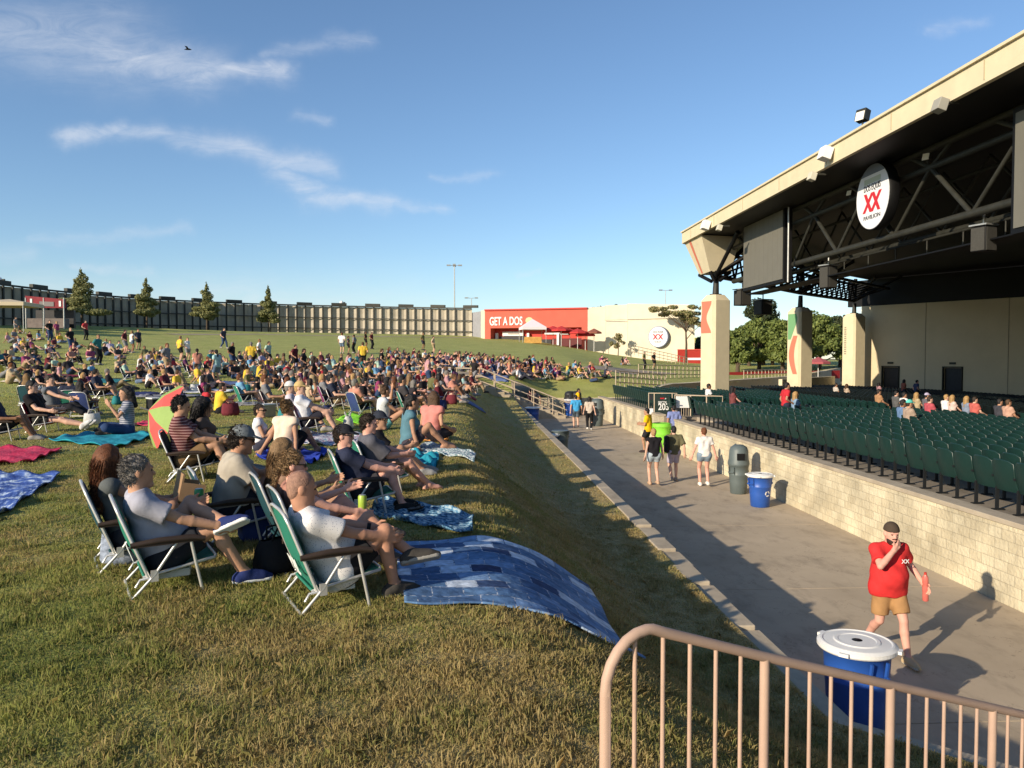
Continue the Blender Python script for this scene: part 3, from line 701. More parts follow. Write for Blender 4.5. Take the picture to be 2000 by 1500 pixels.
# far hall wall with doors, and dark bulkhead above
W0, W1 = Vector((37.0, 72.6, 0)), Vector((58.0, 36.0, 0)); wd_ = (W1 - W0); WL = wd_.length; wx = wd_.normalized(); wn_ = Vector((-wx.y, wx.x, 0))
if wn_.x > 0: wn_ = -wn_
hall = thing('hall_wall', 'long beige wall with dark doorways closing off the covered seating', 'wall', (W0.x, W0.y, 0)); HT = 8.45
M_HALL = mat('beige_hall_wall', (0.58, 0.49, 0.33), .9, .05, .5)
def wp(s, z, o=0.0): p = W0 + wx * s + wn_ * o; return (p.x, p.y, z)
doors = [(s, 1.5) for s in (3.0, 8.6, 16.4, 22.2, 25.0)]
b = MB(); prev = 0.0
for s, wdd in doors:
    b.prism([wp(prev, -1), wp(s - wdd / 2, -1), wp(s - wdd / 2, HT), wp(prev, HT)], (0, 0, 0), tuple(-wn_ * .3))
    b.prism([wp(s - wdd / 2, 2.75), wp(s + wdd / 2, 2.75), wp(s + wdd / 2, HT), wp(s - wdd / 2, HT)], (0, 0, 0), tuple(-wn_ * .3)); prev = s + wdd / 2
b.prism([wp(prev, -1), wp(WL, -1), wp(WL, HT), wp(prev, HT)], (0, 0, 0), tuple(-wn_ * .3)); adopt(b.build('wall_face', M_HALL), hall)
for s, wdd in doors:
    b = MB(); b.prism([wp(s - wdd / 2, -1, -.2), wp(s + wdd / 2, -1, -.2), wp(s + wdd / 2, 2.75, -.2), wp(s - wdd / 2, 2.75, -.2)], (0, 0, 0), tuple(-wn_ * .06))
    d = adopt(b.build('doorway', M_DARKGLASS), hall)
    b = MB()
    for a_, c_ in ((wp(s - wdd / 2 - .06, -1, .02), wp(s - wdd / 2 - .06, 2.85, .02)), (wp(s + wdd / 2 + .06, -1, .02), wp(s + wdd / 2 + .06, 2.85, .02)), (wp(s - wdd / 2 - .12, 2.83, .02), wp(s + wdd / 2 + .12, 2.83, .02))): b.bar(a_, c_, .14, .1)
    adopt(b.build('door_frame', M_DSTEEL), d)
    b = MB(); q = Vector(wp(s, 3.15, .06)); b.box(q, (.5, .12, .18), rz=math.atan2(wx.y, wx.x)); adopt(b.build('exit_lamp', M_DSTEEL), d)
for s in (6.2, 13, 20, 28):
    b = MB(); b.bar(wp(s, -.6, .012), wp(s, HT, .012), .05, .03); adopt(b.build('wall_joint', mat('joint_grey', (.3, .26, .2), .9) if s == 6.2 else bpy.data.materials['joint_grey']), hall)
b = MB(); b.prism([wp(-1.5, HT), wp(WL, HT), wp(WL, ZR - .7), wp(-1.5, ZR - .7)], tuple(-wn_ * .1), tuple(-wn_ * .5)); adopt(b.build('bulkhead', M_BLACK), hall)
b = MB(); b.box((29.5, 66.9, .6), (13, .3, 2.6), rz=R(47)); tag(b.build('parapet_wall', M_CREAM), 'low cream parapet between the middle column and the hall wall', 'wall')
# back enclosure of the stage, dark
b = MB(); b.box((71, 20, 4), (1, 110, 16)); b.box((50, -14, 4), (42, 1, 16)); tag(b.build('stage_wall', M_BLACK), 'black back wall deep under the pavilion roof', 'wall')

# video screens
M_SCREEN = mat('led_screen_off', (0.15, 0.143, 0.118), 0.6, 0.05, 1.5)
def screen(y0, y1, z0, z1, x, lab):
    t = thing('video_screen', lab, 'screen', (x, (y0 + y1) / 2, z0))
    b = MB(); b.box((x + .2, (y0 + y1) / 2, (z0 + z1) / 2), (.4, y1 - y0 + .3, z1 - z0 + .3)); adopt(b.build('housing', M_BLACK), t)
    b = MB(); b.box((x - .02, (y0 + y1) / 2, (z0 + z1) / 2), (.03, y1 - y0, z1 - z0)); p = adopt(b.build('display', M_SCREEN), t)
    b = MB()
    for yv in np.arange(y0 + .62, y1 - .2, .62): b.box((x - .0365, yv, (z0 + z1) / 2), (.004, .012, z1 - z0))
    adopt(b.build('module_seam', mat('seam_dark', (.13, .124, .102), .8)), p)
    b = MB()
    for yv in (y0 + .8, y1 - .8): b.tube([(x + .2, yv, z1), (x + .2, yv, ZR - .6)], .05, 6)
    adopt(b.build('hanger', M_DSTEEL), t); return t
screen(38.3, 43.8, 7.55, 10.95, 15.5, 'large dark video screen hanging near the far end of the roof')
screen(17.2, 21.45, 7.3, 10.5, 15.3, 'large dark video screen cut off by the frame edge')
b = MB(); b.tube([(15.4, 37.4, 7.3), (15.4, 37.4, 10.9)], .05, 6); tag(b.build('steel_pipe', M_STEEL), 'thin pale vertical pipe beside the far video screen', 'pipe')

# round sign
SY, SZ, SR_, SX = 29.3, 9.77, 1.24, 15.3
sg = thing('round_sign', 'round white sign with red double X hanging under the roof edge', 'sign', (SX, SY, SZ - SR_))
b = MB(); b.lathe([(SR_, 0), (SR_ + .03, .05), (SR_ + .03, .33), (SR_, .38)], 48); o = b.build('sign_drum', M_BLACK); o.matrix_world = basis(Vector((0, 1, 0)), Vector((0, 0, 1)), Vector((1, 0, 0)), Vector((SX, SY, SZ)))
bpy.context.view_layer.update()
def adopt_m(o, par):
    o.parent = par; o.matrix_parent_inverse = (Matrix.Translation(par.location) @ par.rotation_euler.to_matrix().to_4x4()).inverted(); return o
adopt_m(o, sg)
M_SIGN = mat('sign_white', (.74, .75, .78), .5, .03, 2); M_SIGNG = mat('sign_grey', (.16, .19, .25), .6); M_SIGNR = mat('sign_red', (.55, .02, .03), .5); M_SIGNK = mat('sign_black', (.03, .03, .035), .6)
b = MB(); b.lathe([(0.0, .012), (SR_ - .03, .012), (SR_ - .03, 0)], 48, smooth=False); fo = b.build('sign_face', M_SIGN)
SB = (Vector((0, -1, 0)), Vector((0, 0, 1)), Vector((-1, 0, 0)))
fo.matrix_world = basis(*SB, Vector((SX - .002, SY, SZ))); adopt_m(fo, sg)
b = MB(); ang = [math.pi * (.5 - .255) + math.pi * .51 * k / 20 for k in range(21)]
b.add([((SR_ - .03) * math.cos(a), (SR_ - .03) * math.sin(a), 0) for a in ang], [tuple(range(21))]); o = b.build('sign_cap', M_SIGNG); o.matrix_world = basis(*SB, Vector((SX - .018, SY, SZ))); adopt_m(o, sg)
def sign_text(txt, size, dz, m, w_, bold=True, par=sg, x=None, y=None, z=None, shear=0):
    me = fit_width(text_mesh(txt, size, .006, bold, shear=shear), w_); me.materials.append(m); o = link('lettering', me)
    o.matrix_world = basis(*SB, Vector((SX - .022 if x is None else x, SY if y is None else y, (SZ if z is None else z) + dz))); adopt_m(o, par); return o
b = MB(); b.box((SX - .02, SY, SZ + .62), (.006, 1.2, .2)); adopt(b.build('pale_band', mat('sign_pale_band', (.50, .54, .44), .6)), sg)
sign_text('DOS EQUIS', .34, .36, M_SIGNK, 1.22, False)
sign_text('PAVILION', .22, -.76, M_SIGNK, 1.22, False)
# XX drawn as four crossed slanted bars with serifs
b = MB()
for cx in (-.29, .29):
    for s in (1, -1):
        b.add([(cx - .27 * s - .105, .36, 0), (cx - .27 * s + .105, .36, 0), (cx + .27 * s + .105, -.36, 0), (cx + .27 * s - .105, -.36, 0)], [(0, 1, 2, 3)] if s == 1 else [(3, 2, 1, 0)])
        b.v[-4:] = [(x, y_, .0015 * (s + 1)) for x, y_, z in b.v[-4:]]
b.v = [(x + y_ * .12, y_ - x * 0.02, z) for x, y_, z in b.v]
o = b.build('double_x_emblem', M_SIGNR); o.matrix_world = basis(*SB, Vector((SX - .024, SY, SZ - .2))); adopt_m(o, sg)
b = MB(); b.tube([(SX + .3, SY, SZ + SR_), (SX + .3, SY, ZR - .5)], .05, 6); adopt(b.build('hanger', M_DSTEEL), sg)

# loudspeakers, lamps and boxes
M_SPK = mat('speaker_grille', (0.05, 0.048, 0.042), .7, .15, 20)
def speaker(px, py, x, w_, h_, lab, hang=True):
    c = on_x(px, py, x); t = thing('hanging_speaker', lab, 'loudspeaker', (c.x, c.y, c.z - h_ / 2), R(20))
    b = MB(); b.box((0, 0, h_ / 2), (w_, w_, h_)); b.build('cabinet', M_BLACK, t, bevel=.02)
    b = MB(); b.box((-w_ / 2 - .012, 0, h_ / 2), (.02, w_ * .88, h_ * .92)); b.box((0, -w_ / 2 - .012, h_ / 2), (w_ * .88, .02, h_ * .92)); b.build('grille', M_SPK, t)
    b = MB(); b.tube([(0, 0, h_), (0, 0, h_ + .5)], .04, 6); b.box((0, 0, h_ + .06), (w_ * 1.15, w_ * 1.15, .05)); b.build('bracket', M_STEEL if hang else M_DSTEEL, t); return t
speaker(1921, 468, 16.4, .52, .78, 'dark hanging loudspeaker with pale bracket below the truss near the frame edge')
speaker(1618, 542, 16.6, .55, 1.0, 'dark tall loudspeaker hanging below the truss beside the far screen')
speaker(1450, 582, 17.0, .75, .95, 'dark loudspeaker hanging between the nearest column and the trees')
speaker(1490, 601, 19.0, .8, .9, 'small dark loudspeaker hanging before the dark conifer')
M_LAMPG = mat('floodlight_glass', (.75, .72, .62), .25)
def flood(px, py, x, s, lab, stem):
    c = on_x(px, py, x); t = thing('floodlight', lab, 'floodlight', (c.x, c.y, c.z - s / 2), R(205))
    b = MB(); b.box((0, 0, s / 2), (s * .7, s, s), M=Matrix.Rotation(R(-15), 3, 'Y')); b.build('lamp_housing', M_DSTEEL, t, bevel=.02)
    b = MB(); b.box((s * .36, 0, s / 2 - .03), (.02, s * .84, s * .8), M=Matrix.Rotation(R(-15), 3, 'Y')); b.build('lamp_glass', M_LAMPG, t)
    b = MB(); b.tube([(0, 0, 0), (0, 0, -stem)], .035, 6); b.build('lamp_stem', M_DSTEEL, t); return t
flood(1685, 226, XR + .4, .42, 'grey floodlight on a short stem on top of the cream roof edge', .35)
flood(1812, 305, 16.0, .3, 'small pale floodlight standing on the middle bar of the truss', .35)
flood(1661, 376, 16.0, .26, 'tiny pale floodlight on the truss beside the round sign', .3)
M_BOX = mat('pale_box_paint', (.55, .52, .42), .7, .08, 4)
def fascia_box(px, py, s, lab, m=M_BOX):
    c = on_x(px, py, XR - .42); t = thing('roof_edge_box', lab, 'speaker box', (c.x, c.y, c.z))
    b = MB(); b.box((0, 0, 0), (s * .7, s, s * .9), M=Matrix.Rotation(R(18), 3, 'Y')); b.build('box_body', m, t, bevel=.015)
    b = MB(); b.box((.3, 0, .1), (.5, .08, .08)); b.build('bracket', M_DSTEEL, t); return t
fascia_box(1612, 300, .5, 'large white box bolted to the middle of the cream roof edge', M_WHITE)
fascia_box(1378, 440, .55, 'white box on top of the far corner of the roof edge', M_WHITE)
fascia_box(1586, 345, .34, 'small cream box below the middle of the roof edge')
fascia_box(1836, 206, .38, 'small grey box hanging under the near part of the roof edge', mat('grey_box', (.3, .29, .25), .7))
fascia_box(1405, 445, .34, 'small cream box below the far corner of the roof edge')

# section sign and stair rails at the gap in the wall
sgn = thing('section_sign', 'dark green section 203 sign board in a tan rail frame', 'sign', (8.4, 34, 1.1))
yS = 34.0; xl, xr2 = on_z(1269, 800, 1.2).x, 0
def pS(px, py): return at_y(px, py, yS)
c0, c1 = pS(1279, 772), pS(1311, 809)
b = MB(); b.box(((c0.x + c1.x) / 2, yS, (c0.z + c1.z) / 2), (c1.x - c0.x, .05, c0.z - c1.z)); adopt(b.build('sign_board', mat('sign_green_black', (.02, .035, .03), .6)), sgn)
def stext(txt, sz, px, py, m, sq=1):
    me = text_mesh(txt, sz, .004, True, squeeze=sq); me.materials.append(m); o = link('lettering', me); p = pS(px, py)
    o.matrix_world = basis(Vector((1, 0, 0)), Vector((0, 0, 1)), Vector((0, -1, 0)), Vector((p.x, yS - .03, p.z))); adopt_m(o, sgn)
stext('203', .40, 1296, 795, M_WHITE, .82); stext('SECTION', .13, 1297, 786, M_WHITE)
b = MB(); p = pS(1294, 778); b.box((p.x, yS - .032, p.z), (.22, .01, .05)); adopt(b.build('red_band', M_SIGNR), sgn); b = MB(); p = pS(1301, 778.3); b.box((p.x, yS - .032, p.z), (.2, .01, .05)); adopt(b.build('white_band', M_WHITE), sgn)
for px, py in ((1271, 776), (1272, 803), (1316, 783), (1317, 800)):
    b = MB(); p = pS(px, py); b.box((p.x, yS - .01, p.z), (.16, .04, .24)); adopt(b.build('notice', M_SIGNK if py < 790 else M_SIGN), sgn)
b = MB()
fr = [pS(1267, 768), pS(1322, 768), pS(1322, 812), pS(1267, 812)]
b.tube(fr, .028, 6, closed=True); b.tube([pS(1278, 768), pS(1278, 812)], .025, 6); b.tube([pS(1313, 768), pS(1313, 812)], .025, 6)
adopt(b.build('frame', M_RAIL2), sgn)
# pale banner panel and gate rails along the aisle
gr = thing('aisle_railing', 'tan tubular railing around the aisle behind the section sign', 'railing', (9.6, 33.6, 1.1))
b = MB(); A = Vector((8.9, 33.6, 0)); B_ = Vector((11.0, 33.6, 0)); zt = 2.05
b.tube([(A.x, A.y, 1.15), (A.x, A.y, zt), (B_.x, B_.y, zt - .05), (B_.x, B_.y, 1.1)], .03, 6)
b.tube([(9.6, 33.6, zt - .02), (9.6, 33.6, 1.1)], .03, 6); b.tube([(10.3, 33.6, zt - .03), (10.3, 33.6, 1.1)], .03, 6); b.tube([(A.x, A.y, 1.6), (B_.x, B_.y, 1.55)], .02, 6)
adopt(b.build('rail', M_RAIL2), gr)
b = MB()
for k in range(1, 7): b.tube([(8.9 + .1 * k, 33.6, 1.15), (8.9 + .1 * k, 33.6, 2.02)], .012, 5)
adopt(b.build('baluster', M_RAIL2), gr)
b = MB(); b.box((9.25, 33.56, 1.75), (.62, .02, .5)); adopt(b.build('white_banner', M_WHITE), gr)
# ------------------------------------------------------------------ foreground handrail
def camrel(xc, d):                       # right of the camera xc, ahead d -> world xy
    return Vector((xc * math.cos(YAW) + d * math.sin(YAW), -xc * math.sin(YAW) + d * math.cos(YAW), 0))
D0 = 2.9
def rail_pt(k, z): p = camrel((185 + 380 * k) / FPX * D0, D0 * (1 + .13 * k)); return Vector((p.x, p.y, z))
def rail_z(k): return 2.438 - .279 * (k - 1)
hr = thing('stair_handrail', 'thick beige painted handrail with thin balusters in front of the bank', 'handrail', rail_pt(0, 1.2))
pth = [rail_pt(0, .9), rail_pt(0, 2.44)]
for a in np.linspace(0, 1, 7): pth.append(rail_pt(.235 * (1 - math.cos(a * math.pi / 2)), 2.44 + .215 * math.sin(a * math.pi / 2)))
pth += [rail_pt(.27, 2.652), rail_pt(.34, 2.63), rail_pt(1, rail_z(1)), rail_pt(6.5, rail_z(6.5))]
b = MB(); b.tube(pth, .0215, 14); adopt(b.build('top_rail', M_BEIGE), hr)
for k in range(1, 7):
    b = MB(); b.tube([rail_pt(k, rail_z(k) - 1.3), rail_pt(k, rail_z(k))], .0205, 12); adopt(b.build('post', M_BEIGE), hr)
for k in range(0, 6):
    for j in range(1, 6):
        q = k + j / 6; zt = min(rail_z(q), 2.64); b = MB(); b.tube([rail_pt(q, rail_z(q) - 1.02), rail_pt(q, zt - .01)], .0092, 8); adopt(b.build('baluster', M_BEIGE), hr)
b = MB(); b.tube([rail_pt(0, 1.62), rail_pt(6.5, rail_z(6.5) - 1.0)], .016, 8); adopt(b.build('bottom_rail', M_BEIGE), hr)

# ------------------------------------------------------------------ bins
M_BINB = mat('blue_bin_plastic', (0.02, 0.085, 0.36), .45, .1, 3, spec=.5); M_BING = mat('grey_bin_plastic', (0.10, 0.125, 0.125), .5, .12, 3, spec=.45)
M_LID = mat('white_lid_plastic', (.72, .71, .68), .45, .05, 3, spec=.5); M_BINK = mat('black_bin_plastic', (.02, .022, .026), .5, .1, 3); M_BINL = mat('lime_bin_bag', (.22, .62, .05), .6, .1, 8)
def round_bin(lab, loc, h=.86, r=.31, body=None, lid='flat', lidm=None, rz=0, mark=False, group=None):
    t = thing('waste_bin', lab, 'bin', loc, rz, group); body = body or M_BINB; lidm = lidm or M_LID
    b = MB(); rb = r * .80
    b.lathe([(rb * .9, .0), (rb, .02), (rb + (r - rb) * .45, h * .42), (r * .93, h * .62), (r * .965, h * .64), (r * .965, h * .665), (r * .94, h * .68), (r * .98, h * .95), (r * 1.02, h * .955), (r * 1.02, h)], 40)
    b.build('bin_body', body, t)
    for a in (0, math.pi):
        b = MB(); q = Vector((math.cos(a), math.sin(a), 0)); s = Vector((-q.y, q.x, 0))
        for e in (-.085, .085): b.bar(q * (r * .94) + s * e + Vector((0, 0, h * .66)), q * (r * 1.06) + s * e + Vector((0, 0, h * .92)), .02, .03)
        b.tube([q * (r * 1.10) + s * -.09 + Vector((0, 0, h * .74)), q * (r * 1.12) + s * .09 + Vector((0, 0, h * .74))], .018, 8)
        b.bar(q * (r * .95) + s * -.085 + Vector((0, 0, h * .74)), q * (r * 1.11) + s * -.085 + Vector((0, 0, h * .74)), .02, .05); b.bar(q * (r * .95) + s * .085 + Vector((0, 0, h * .74)), q * (r * 1.11) + s * .085 + Vector((0, 0, h * .74)), .02, .05)
        b.build('handle', body, t)
    if lid == 'flat':
        b = MB(); R_ = r * 1.13
        b.lathe([(R_, h - .035), (R_ + .012, h - .02), (R_ + .012, h + .015), (R_ - .02, h + .035), (R_ * .90, h + .038), (R_ * .86, h + .03), (R_ * .62, h + .036), (R_ * .58, h + .046), (R_ * .50, h + .046), (R_ * .47, h + .040), (R_ * .14, h + .042), (R_ * .14, h + .0)], 56, smooth=False)
        for a in (.4, 2.2, 3.9, 5.4): b.box((R_ * 1.03 * math.cos(a), R_ * 1.03 * math.sin(a), h), (.07, .09, .03), rz=a)
        l_ = b.build('lid', lidm, t); b = MB(); b.lathe([(R_ * .135, h + .036), (R_ * .135, h + .0425), (0.0, h + .043)], 24); b.build('lid_hole', M_BLACK, l_)
    elif lid == 'dome':
        b = MB(); b.lathe([(r * 1.06, h), (r * 1.05, h + .06), (r * .97, h + .14), (r * .93, h + .36), (r * .80, h + .46), (r * .45, h + .52), (0.0, h + .53)], 40); l_ = b.build('lid', body, t)
        b = MB(); b.box((-r * .55, -r * .75, h + .22), (.06, .2, .18), rz=R(55)); b.build('flap', M_BLACK, l_)
    elif lid == 'bag':
        b = MB(); b.lathe([(r * 1.05, h - .12), (r * 1.08, h), (r * .95, h + .03), (r * .8, h - .02), (.0, h - .06)], 30); b.build('bin_bag', lidm, t)
    if mark:
        b = MB(); n = 20; R_ = .07; a0 = -math.pi / 2
        for k in range(3):
            for i in range(5):
                u0, u1 = (k * 6.6 + i) / 20 * 2 * math.pi, (k * 6.6 + i + 1) / 20 * 2 * math.pi
                pts = [(rr * math.cos(u), rr * math.sin(u)) for rr, u in ((R_ * .55, u0), (R_, u0), (R_, u1), (R_ * .55, u1))]
                def on(p): ang = a0 + p[0] / (r * .95); rad = r * .90 + .012 + (p[1] + .05) * .06; return (rad * math.cos(ang), rad * math.sin(ang), h * .45 + p[1])
                b.add([on(p) for p in pts], [(0, 1, 2, 3)])
        b.build('recycling_mark', M_LID, t)
    return t
def gz(px, py, z=0): p = on_z(px, py, z); return (p.x, p.y, z)
p = on_z(1674, 1252, .93); round_bin('blue recycling bin with a white holed lid, nearest, behind the beige handrail', (p.x, p.y, 0), .90, .315, rz=R(100))
p = on_z(1490, 992, 0); round_bin('blue bin with white recycling mark and white lid standing against the block wall', (p.x, p.y + .2, 0), .78, .28, mark=True, rz=R(20))
p = on_z(1447, 966, 0); round_bin('tall grey domed bin beside the blue recycling bin by the block wall', (p.x, p.y + .2, 0), .80, .27, body=M_BING, lid='dome', rz=R(30))
p = on_z(1094, 890, 0); round_bin('grey bin without lid standing beside the kerb halfway along the walkway', (p.x, p.y, 0), .95, .32, body=M_BING, lid='none', rz=R(30))
p = on_z(1080, 893, 0); round_bin('blue bin with a white lid behind the grey bin at the kerb', (p.x - .1, p.y - .0, 0), .82, .28, rz=R(60))
p = on_z(1019, 822, 0); round_bin('blue bin at the far end of the kerb below the far stairs', (p.x + .4, p.y - 3, 0), .95, .36, rz=R(60))
p = on_z(1167, 832, 0); round_bin('tall grey domed bin at the far end of the block wall', (p.x, p.y, 0), .95, .34, body=M_BING, lid='dome')
p = on_z(1113, 812, 0); round_bin('tall blue bin behind the person in the bright blue shirt', (p.x, p.y, 0), 1.0, .33)
for k, q in enumerate(((1094, 800), (1105, 800))):
    p = on_z(*q, 0); round_bin('black bin at the foot of the far stairs', (p.x, min(p.y, 49.7), 0), 1.0, .36, body=M_BINK, lid='dome', group='black bins at the far stairs')
p = on_z(1291, 884, 0); round_bin('bin wrapped in a bright lime green bag in front of the section sign', (p.x, p.y, 0), 1.12, .34, body=M_BINL, lid='bag', lidm=M_BINL)

# ------------------------------------------------------------------ far stairs and their rails
b = MB(); N = 11
for k in range(N): b.box((5.6 - .46 * k, 48.3, (.18 * (k + 1)) / 2 - .1), (.46, 2.5, .18 * (k + 1) + .2))
tag(b.build('lawn_stairs', M_KERB), 'concrete stairs with tan rails climbing from the walkway end to the lawn', 'stairs')
b = MB(); b.box((6.6, 50.78, .3), (7.8, .22, 1.5)); tag(b.build('end_retaining_wall', M_BLOCK), 'low pale retaining wall closing the far end of the walkway', 'wall')
for j, (yv, lab) in enumerate(((47.0, 'tan sloping handrail on the near side of the far stairs'), (48.35, 'tan sloping handrail along the middle of the far stairs'), (49.65, 'tan sloping handrail on the far side of the far stairs'))):
    t = thing('stair_rail', lab, 'handrail', (3.2, yv, 1)); b = MB()
    q = lambda x: (x, yv, max(0, min(2.0, (6.0 - x) * .39)))
    pts = [(-3.2, yv, 2.15 + .95), (.8, yv, 2.03 + .95), (5.9, yv, .95), (6.5, yv, .92), (6.5, yv, 0)]
    b.tube(pts, .03, 6); b.tube([(x, y_, z - .45) for x, y_, z in pts[:3]], .024, 6); b.tube([(x, y_, z - .8) for x, y_, z in pts[:3]], .024, 6); adopt(b.build('rail', M_RAIL2), t)
    for x in np.arange(-3, 6.2, 1.15):
        b = MB(); z0 = q(x)[2] if x > .8 else 2.05; b.tube([(x, yv, z0 - .1), (x, yv, z0 + .95)], .028, 6); adopt(b.build('post', M_RAIL2), t)

b = MB(); dgp = [(10.5 + k, 50.72 + k * 1.2 - .0) for k in range(0, 34)]
for (x0, y0), (x1, y1) in zip(dgp[:-1], dgp[1:]):
    z0, z1 = lz(x0, y0 + .5) + .12, lz(x1, y1 + .5) + .12; b.prism([(x0, y0, -.5), (x1, y1, -.5), (x1, y1, z1), (x0, y0, z0)], (0, -.3, 0), (.0, .9, 0))
tag(b.build('plaza_wall', M_CREAM), 'low cream wall running from the far bins behind the dark seats', 'wall')
# tan rails and bare paths between the far lawn and the pavilion
M_PATH = mat('tan_path', (.36, .29, .21), .95, .12, .8)
def strip(name, pix, wd, m, lift=.03):
    P = [on_lawn(*p) for p in pix]; V = []; 
    for i in range(len(P) - 1):
        for t in np.linspace(0, 1, 12, endpoint=(i == len(P) - 2)):
            a = P[i].lerp(P[i + 1], t); d = (P[i + 1] - P[i]).normalized(); n = Vector((-d.y, d.x, 0))
            for s in (-1, -.5, 0, .5, 1): x, y_ = a.x + n.x * wd / 2 * s, a.y + n.y * wd / 2 * s; V.append((x, y_, lz(x, y_) + lift))
    n = len(V) // 5; b = MB(); b.add(V, [(i * 5 + j, i * 5 + j + 1, (i + 1) * 5 + j + 1, (i + 1) * 5 + j) for i in range(n - 1) for j in range(4)], True); return structure(b.build(name, m))
strip('path', [(940, 738), (880, 727), (800, 719), (720, 714)], 2.4, M_PATH)
strip('path', [(1170, 722), (1240, 724), (1320, 731)], 3.2, M_PATH)
strip('path', [(930, 660), (700, 657), (500, 653), (330, 653)], 2.0, M_PATH)
def low_rail(name, lab, A, B_, h=1.05, n=8, m=None, rails=3):
    A, B_ = Vector(A), Vector(B_); t = thing(name, lab, 'railing', A); b = MB(); m = m or M_RAIL2
    for k in range(rails): z = h * (1 - k / rails); b.tube([A + Vector((0, 0, z)), B_ + Vector((0, 0, z))], .035, 5)
    adopt(b.build('rail', m), t); b = MB()
    for k in range(n + 1): b = MB(); p = A.lerp(B_, k / n); b.tube([p, p + Vector((0, 0, h))], .035, 5); adopt(b.build('baluster', m), t)
    return t
A = at_y(1150, 742, 58); B_ = at_y(1345, 748, 62)
low_rail('plaza_railing', 'tan railing behind the farthest green seat row', (9.6, 51, 1.7), (14, 55.5, 1.3), 1.1, 12)
low_rail('plaza_railing', 'tan railing below the red container', (13.5, 62, 2.0), (22, 72, 1.7), 1.1, 16)
low_rail('plaza_railing', 'tan railing on the sloping path beside the pale wall', (19, 92, 4.0), (27, 96, 2.5), 1.1, 14)
low_rail('plaza_railing', 'tan railing under the green trees between two columns', (24.5, 69, 1.4), (36, 82, 1.3), 1.1, 20)
b = MB(); q = at_y(1168, 738, 56); b.box((q.x, 56, q.z - .6), (.8, .15, 1.6)); tag(b.build('white_panel', M_WHITE), 'blank white panel standing behind the farthest green seats', 'panel')

# ------------------------------------------------------------------ curved fence behind the lawn
M_PANEL = mat('fence_panel', (.40, .355, .28), .9, .18, .5, bump=.1, bscale=8)
fpx = [(-90, 82, 545), (0, 90, 556), (100, 98, 568), (200, 107, 578), (300, 116, 585), (400, 124, 590), (500, 129.5, 594), (600, 133, 597), (700, 134, 599), (800, 133, 601), (922, 130, 603)]
FP = []
for px, d, ty in fpx:
    p = camrel((px - 1000) / FPX * d, d); FP.append(Vector((p.x, p.y, CAMZ + (HZ - ty) / FPX * d)))
# resample by length
seg = [(FP[i + 1] - FP[i]).length for i in range(len(FP) - 1)]; tot = sum(seg); NB = int(tot / 1.42)
def fence_at(s):
    s = max(0, min(tot - 1e-4, s)); i = 0
    while s > seg[i]: s -= seg[i]; i += 1
    return FP[i].lerp(FP[i + 1], s / seg[i])
fn = thing('sound_fence', 'long curved dark framed panel fence closing the lawn behind', 'fence', fence_at(tot / 2)); fn.location.z = 6.5
b = MB(); bays = [fence_at(tot * k / NB) for k in range(NB + 1)]
rails = [MB(), MB(), MB()]
for k in range(NB):
    A, B_ = bays[k], bays[k + 1]; d = (B_ - A); d.z = 0; d.normalize(); n = Vector((d.y, -d.x, 0))
    if n.dot(Vector((0, 0, 0)) - A) < 0: n = -n
    za = lz(A.x, A.y) - .6; zb = lz(B_.x, B_.y) - .6
    m_ = A.lerp(B_, .55) - n * .32
    for P_, Q_ in ((A, m_), (m_, B_)):
        b.quad((P_.x, P_.y, za), (Q_.x, Q_.y, za), (Q_.x, Q_.y, Q_.z - .12), (P_.x, P_.y, P_.z - .12))
    p = MB(); q = A + n * .12; p.bar((q.x, q.y, za), (q.x, q.y, A.z + .02), .16, .22, up=(d.x, d.y, 0)); adopt(p.build('fence_post', M_DSTEEL), fn)
    for ri, (dz, th) in enumerate(((0.0, .22), (-2.0, .14), (-3.8, .14))):
        rails[ri].bar(A + n * .26 + Vector((0, 0, dz)), B_ + n * .26 + Vector((0, 0, dz)), .12, th)
    if k % 4 == 1:
        c = MB(); q = A.lerp(B_, .5); c.bar(A + n * .1 + Vector((0, 0, .30)), A + n * .1 + d * 2.5 + Vector((0, 0, .30 + (bays[min(k + 2, NB)].z - A.z) * .9)), .5, .42); adopt(c.build('cap_box', M_DSTEEL), fn)
adopt(b.build('panel_sheet', M_PANEL), fn)
for r_ in rails: adopt(r_.build('fence_rail', M_DSTEEL), fn)

# ------------------------------------------------------------------ red concession building and pale walls
def cw(px, d, z=0.0): p = camrel((px - 1000) / FPX * d, d); return Vector((p.x, p.y, z))
bd = thing('concession_building', 'red painted concession building with large pale lettering across the lawn', 'building', cw(1047, 119, 4.5))
A, B_ = cw(947, 121), cw(1147, 116); d = (B_ - A).normalized(); n = Vector((d.y, -d.x, 0)); WLb = (B_ - A).length; ZTb = 10.75
def bw(px, py, off=0.0):
    """point on the red facade plane seen at a pixel, moved out by off"""
    r_ = ray(px, py); t = (A - cam.location).dot(n) / r_.dot(n); q = cam.location + r_ * t; return q + n * off
def wall_piece(p0, p1, z0, z1, o0, o1):
    bb = MB(); bb.prism([(p0.x, p0.y, z0), (p1.x, p1.y, z0), (p1.x, p1.y, z1), (p0.x, p0.y, z1)], tuple(n * o0), tuple(n * o1)); return bb
zrec = bw(1050, 640).z; pl, pr = bw(958, 640), bw(1136, 640)
M_REDL = mat('pale_red_render', (.60, .12, .08), .85, .06, .6)
adopt(wall_piece(A, B_, zrec, ZTb, 0, -8).build('upper_wall', M_REDL), bd)
adopt(wall_piece(A, pl, 2, zrec, 0, -8).build('side_pier', M_REDL), bd); adopt(wall_piece(pr, B_, 2, zrec, 0, -8).build('side_pier', M_REDL), bd)
adopt(wall_piece(pl, pr, 2, zrec, -2.2, -8).build('recessed_wall', M_RED), bd)
